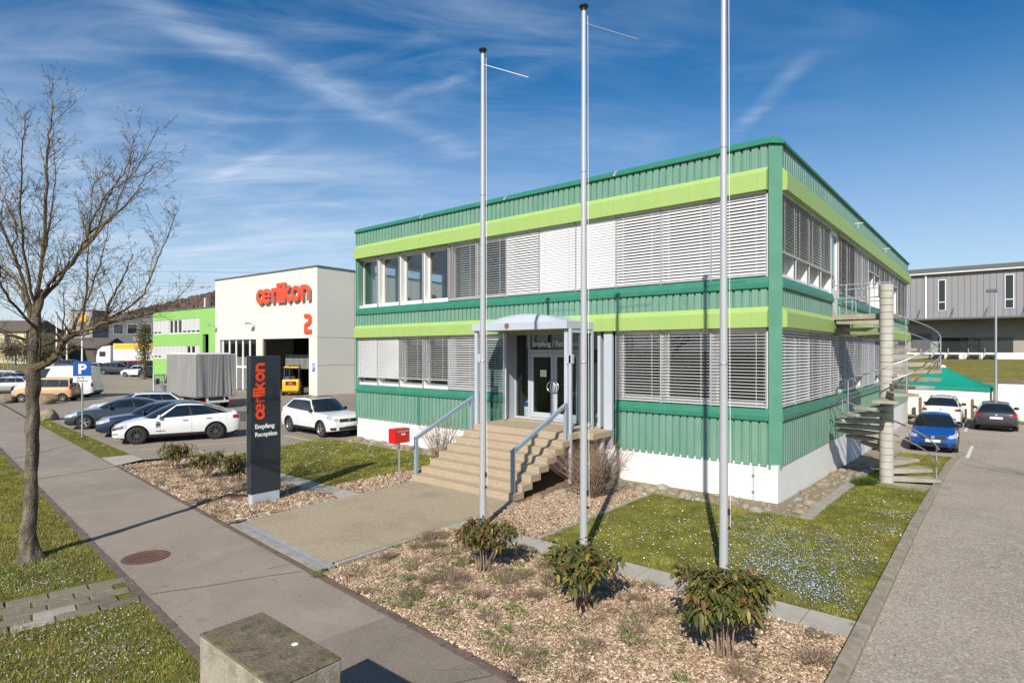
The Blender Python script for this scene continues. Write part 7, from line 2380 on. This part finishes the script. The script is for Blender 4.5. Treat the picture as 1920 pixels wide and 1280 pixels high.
# ================================================================== shrubs
def evergreen(name, label, loc, r, h, seed, group, n_leaf=520, stem_h=.45, leaf=.13, low=-.35, lobes=0.0):
    rnd = random.Random(seed); rg = np.random.default_rng(seed)
    t = thing(name, label, 'shrub', loc, rnd.uniform(0, 6), group)
    sm = MB()
    tips = []
    for k in range(8):
        a = k * .79 + rnd.uniform(-.3, .3); rr = r * rnd.uniform(.15, .55) * (1 + lobes * math.cos(2 * a))
        p1 = Vector((math.cos(a) * rr * .4, math.sin(a) * rr * .4, stem_h * .6)); p2 = Vector((math.cos(a) * rr, math.sin(a) * rr, stem_h + (h - stem_h) * .5))
        sm.tube([Vector((math.cos(a) * .09, math.sin(a) * .09, -.02)), p1 * 1.1, p2], [.011, .009, .006], 6)
        for j in range(10):
            b = rnd.uniform(0, 6.28); kk = rnd.uniform(.1, .52); q_ = p2 + Vector((math.cos(b) * r * kk, math.sin(b) * r * kk, (h - stem_h) * rnd.uniform(low, .48)))
            sm.tube([p2 - Vector((0, 0, .05)), (p2 + q_) / 2 + Vector((0, 0, .03)), q_], [.007, .005, .004], 4)
            tips.append(q_)
    sm.build('stem', 'twig_red', t)
    V, F, C = [], [], []
    off = 0
    per = n_leaf // len(tips)
    for tip in tips:
        hue = rnd.random()
        for j in range(per):
            a = rnd.uniform(0, 6.28); L_ = leaf * rnd.uniform(.65, 1.25); w = L_ * rnd.uniform(.13, .19)
            el = rnd.gauss(-.35, .45)
            d = Vector((math.cos(a) * math.cos(el), math.sin(a) * math.cos(el), math.sin(el)))
            s_ = d.cross(Vector((0, 0, 1)))
            if s_.length < .1: s_ = Vector((1, 0, 0))
            s_.normalize(); up = s_.cross(d)
            o_ = tip + Vector((rnd.gauss(0, .05), rnd.gauss(0, .05), rnd.gauss(0, .05)))
            m1, m2, e = o_ + d * L_ * .33 + up * .008, o_ + d * L_ * .7 - Vector((0, 0, L_ * .08)), o_ + d * L_ - Vector((0, 0, L_ * .24))
            V += [o_, m1 + s_ * w + up * .006, m1, m1 - s_ * w + up * .006, m2 + s_ * w * .8 + up * .004, m2, m2 - s_ * w * .8 + up * .004, e]
            F += [(0, 1, 2), (0, 2, 3), (1, 4, 5), (1, 5, 2), (2, 5, 6), (2, 6, 3), (4, 7, 5), (5, 7, 6)] if off < 0 else [tuple(i + off for i in f) for f in [(0, 1, 2), (0, 2, 3), (1, 4, 5), (1, 5, 2), (2, 5, 6), (2, 6, 3), (4, 7, 5), (5, 7, 6)]]
            k = rnd.random()
            c = (.085, .098, .026) if k < .45 else (.135, .140, .036) if k < .76 else (.24, .205, .045) if k < .90 else (.20, .095, .06)
            c = np.array(c) * rnd.uniform(.75, 1.3)
            C += [c] * 8
            off += 8
    fo = from_np('foliage', np.array([tuple(v) for v in V]), np.array(F), 'leaves', np.array(C), t)
    # reddish bud clusters on top
    bm = MB()
    for tip in tips[::3]:
        if tip.z > h * .72:
            for j in range(9):
                p = tip + Vector((rnd.gauss(0, .025), rnd.gauss(0, .025), .04 + rnd.gauss(0, .012)))
                s0 = .008; bm.add([(p.x + s0, p.y, p.z), (p.x - s0, p.y, p.z), (p.x, p.y + s0, p.z), (p.x, p.y - s0, p.z), (p.x, p.y, p.z + s0), (p.x, p.y, p.z - s0)], [(0, 2, 4), (2, 1, 4), (1, 3, 4), (3, 0, 4), (2, 0, 5), (1, 2, 5), (3, 1, 5), (0, 3, 5)])
    if bm.v: bm.build('bud_clusters', 'paint_red', t)
    return t


gS = 'evergreen shrubs in the front mulch bed'
evergreen('evergreen_shrub', 'evergreen shrub with drooping leaves, nearest the entrance paving in the front bed', (-2.60, -8.05, 0), .60, .84, 1, gS, 1100, .42, .115, -.22, .8)
evergreen('evergreen_shrub', 'evergreen shrub with red bud clusters, middle of the front bed', (-.55, -8.15, 0), .66, .84, 2, gS, 900, .44, .175, -.15, .4)
evergreen('evergreen_shrub', 'bushy evergreen shrub in front of the tall flagpole near the kerb', (1.62, -8.22, 0), .66, 1.00, 3, gS, 2100, .52, .135, -.25, .2)
gL = 'small shrubs in the sign bed'
evergreen('evergreen_shrub', 'low evergreen shrub farthest left in the sign bed', (-16.1, -7.95, 0), .62, .80, 4, gL, 620, .35, .14)
evergreen('evergreen_shrub', 'low evergreen shrub in the middle of the sign bed', (-13.9, -7.9, 0), .60, .78, 5, gL, 560, .35, .14)
evergreen('evergreen_shrub', 'low evergreen shrub closest to the sign pillar on its left', (-11.75, -8.0, 0), .55, .95, 6, gL, 520, .5, .14)


def bare_bush(label, loc, r, h, seed, n, group):
    rnd = random.Random(seed)
    t = thing('bare_bush', label, 'shrub', loc, 0, group)
    mb = MB()
    for k in range(n):
        a = rnd.uniform(0, 6.28); e = rnd.uniform(.2, 1.0)
        d = Vector((math.cos(a) * e * r, math.sin(a) * e * r, h * rnd.uniform(.55, 1.0)))
        p = Vector((rnd.gauss(0, .06), rnd.gauss(0, .06), -.02))
        mid = p + d * .5 + Vector((rnd.gauss(0, .05), rnd.gauss(0, .05), .08)); end = p + d
        mb.tube([p, mid, end], [.008, .0055, .003], 4, cap=False)
        for j in range(4):
            f = rnd.uniform(.35, .95); b = p.lerp(end, f) + (mid - p.lerp(end, .5)) * (1 - abs(2 * f - 1))
            q_ = b + Vector((rnd.gauss(0, .13), rnd.gauss(0, .13), rnd.uniform(.03, .22)))
            mb.tube([b, q_], [.0045, .0025], 3, cap=False)
    mb.build('twigs', 'twig_red', t)
    return t


gB = 'leafless bushes beside the entrance steps'
bare_bush('large leafless reddish bush right of the entrance steps', (-3.95, -2.45, 0), 1.25, 1.45, 31, 190, gB)
bare_bush('leafless bush under the landing in front of the porch post', (-4.55, -1.0, 0), .8, 1.5, 33, 70, gB)
bare_bush('leafless bush against the plinth left of the steps handrail', (-10.2, -1.9, 0), .95, 1.75, 32, 85, gB)


# distant bushes and trees
def leafy(name, label, loc, rx, rz_, n, leaf, cols, seed, trunk_h=0.0, cat='tree', group=None):
    rg = np.random.default_rng(seed)
    t = thing(name, label, cat, loc, 0, group)
    MB().tube([(0, 0, -.2), (.1, .05, max(.4, trunk_h + rz_ * .5)), (.0, 0, trunk_h + rz_ * 1.5)], [.14 + rz_ * .02, .1, .03], 8).build('trunk', 'bark', t)
    u = rg.normal(0, 1, (n, 3)); u /= np.linalg.norm(u, axis=1)[:, None]
    c = u * (rg.random((n, 1)) ** .45) * np.array([rx, rx, rz_])
    cl = rg.normal(0, 1, (26, 3)); cl /= np.linalg.norm(cl, axis=1)[:, None]; cl = cl * np.array([rx, rx, rz_]) * .75
    k = rg.integers(0, 26, n); mixf = rg.random((n, 1)) * .7
    c = c * (1 - mixf) + (cl[k] + rg.normal(0, rx * .16, (n, 3))) * mixf
    c[:, 2] += trunk_h + rz_
    a = rg.normal(0, 1, (n, 3)); a /= np.linalg.norm(a, axis=1)[:, None]; b = np.cross(a, rg.normal(0, 1, (n, 3))); b /= np.linalg.norm(b, axis=1)[:, None]
    s = leaf * rg.uniform(.6, 1.3, (n, 1))
    V = np.concatenate([c - a * s * .5, c + a * s * .5, c + b * s * .6], 0)
    F = np.stack([np.arange(n), np.arange(n) + n, np.arange(n) + 2 * n], 1)
    C = np.array(cols)[rg.integers(0, len(cols), n)] * rg.uniform(.6, 1.25, (n, 1))
    from_np('crown', V, F, 'leaves', np.concatenate([C, C, C]), t)
    return t


OLV = [(.14, .125, .05), (.19, .155, .065), (.10, .10, .035)]
BRN = [(.13, .085, .06), (.17, .12, .08), (.10, .07, .05)]
leafy('ivy_tree', 'tall olive green ivy clad tree at the left end of the lime wing', (-76.2, 10.6, .3), 1.25, 4.0, 2600, .20, OLV, 51)
leafy('bush', 'brown winter bush below the ivy clad tree', (-83.5, 17.5, .5), 2.4, 1.9, 3500, .2, BRN, 52, 0, 'shrub')
for i, (x, y, r, hh, cc) in enumerate([(-118, 9, 2.4, 2.0, OLV), (-126, 7, 3, 2.6, BRN), (-133, 12, 3.4, 3.0, OLV), (-120, 19, 2.5, 2.2, BRN), (-146, 10, 3.5, 3.4, BRN)]):
    leafy('bush', ['olive bush behind the wire fence', 'brown bush near the yellow house', 'dark olive bush left of the masts', 'brown bush behind the lorry cab', 'brown bush far behind the tree trunk'][i], (x, y, zt(x, y)), r, hh, 2600, .28, cc, 60 + i, 0, 'shrub', 'bushes in the far left')
for i, (x, y, s_) in enumerate([(-1.5, 92, 6), (1.5, 94, 5), (-5, 96, 5)]):
    leafy('tree', ['small tree crown showing just above the warehouse roof', 'tree behind the warehouse roof, right one', 'tree behind the warehouse roof, left one'][i], (x, y, 3), s_ * .7, s_ * .55, 1500, .5, BRN, 70 + i, 4.0, 'tree', 'trees behind the warehouse')
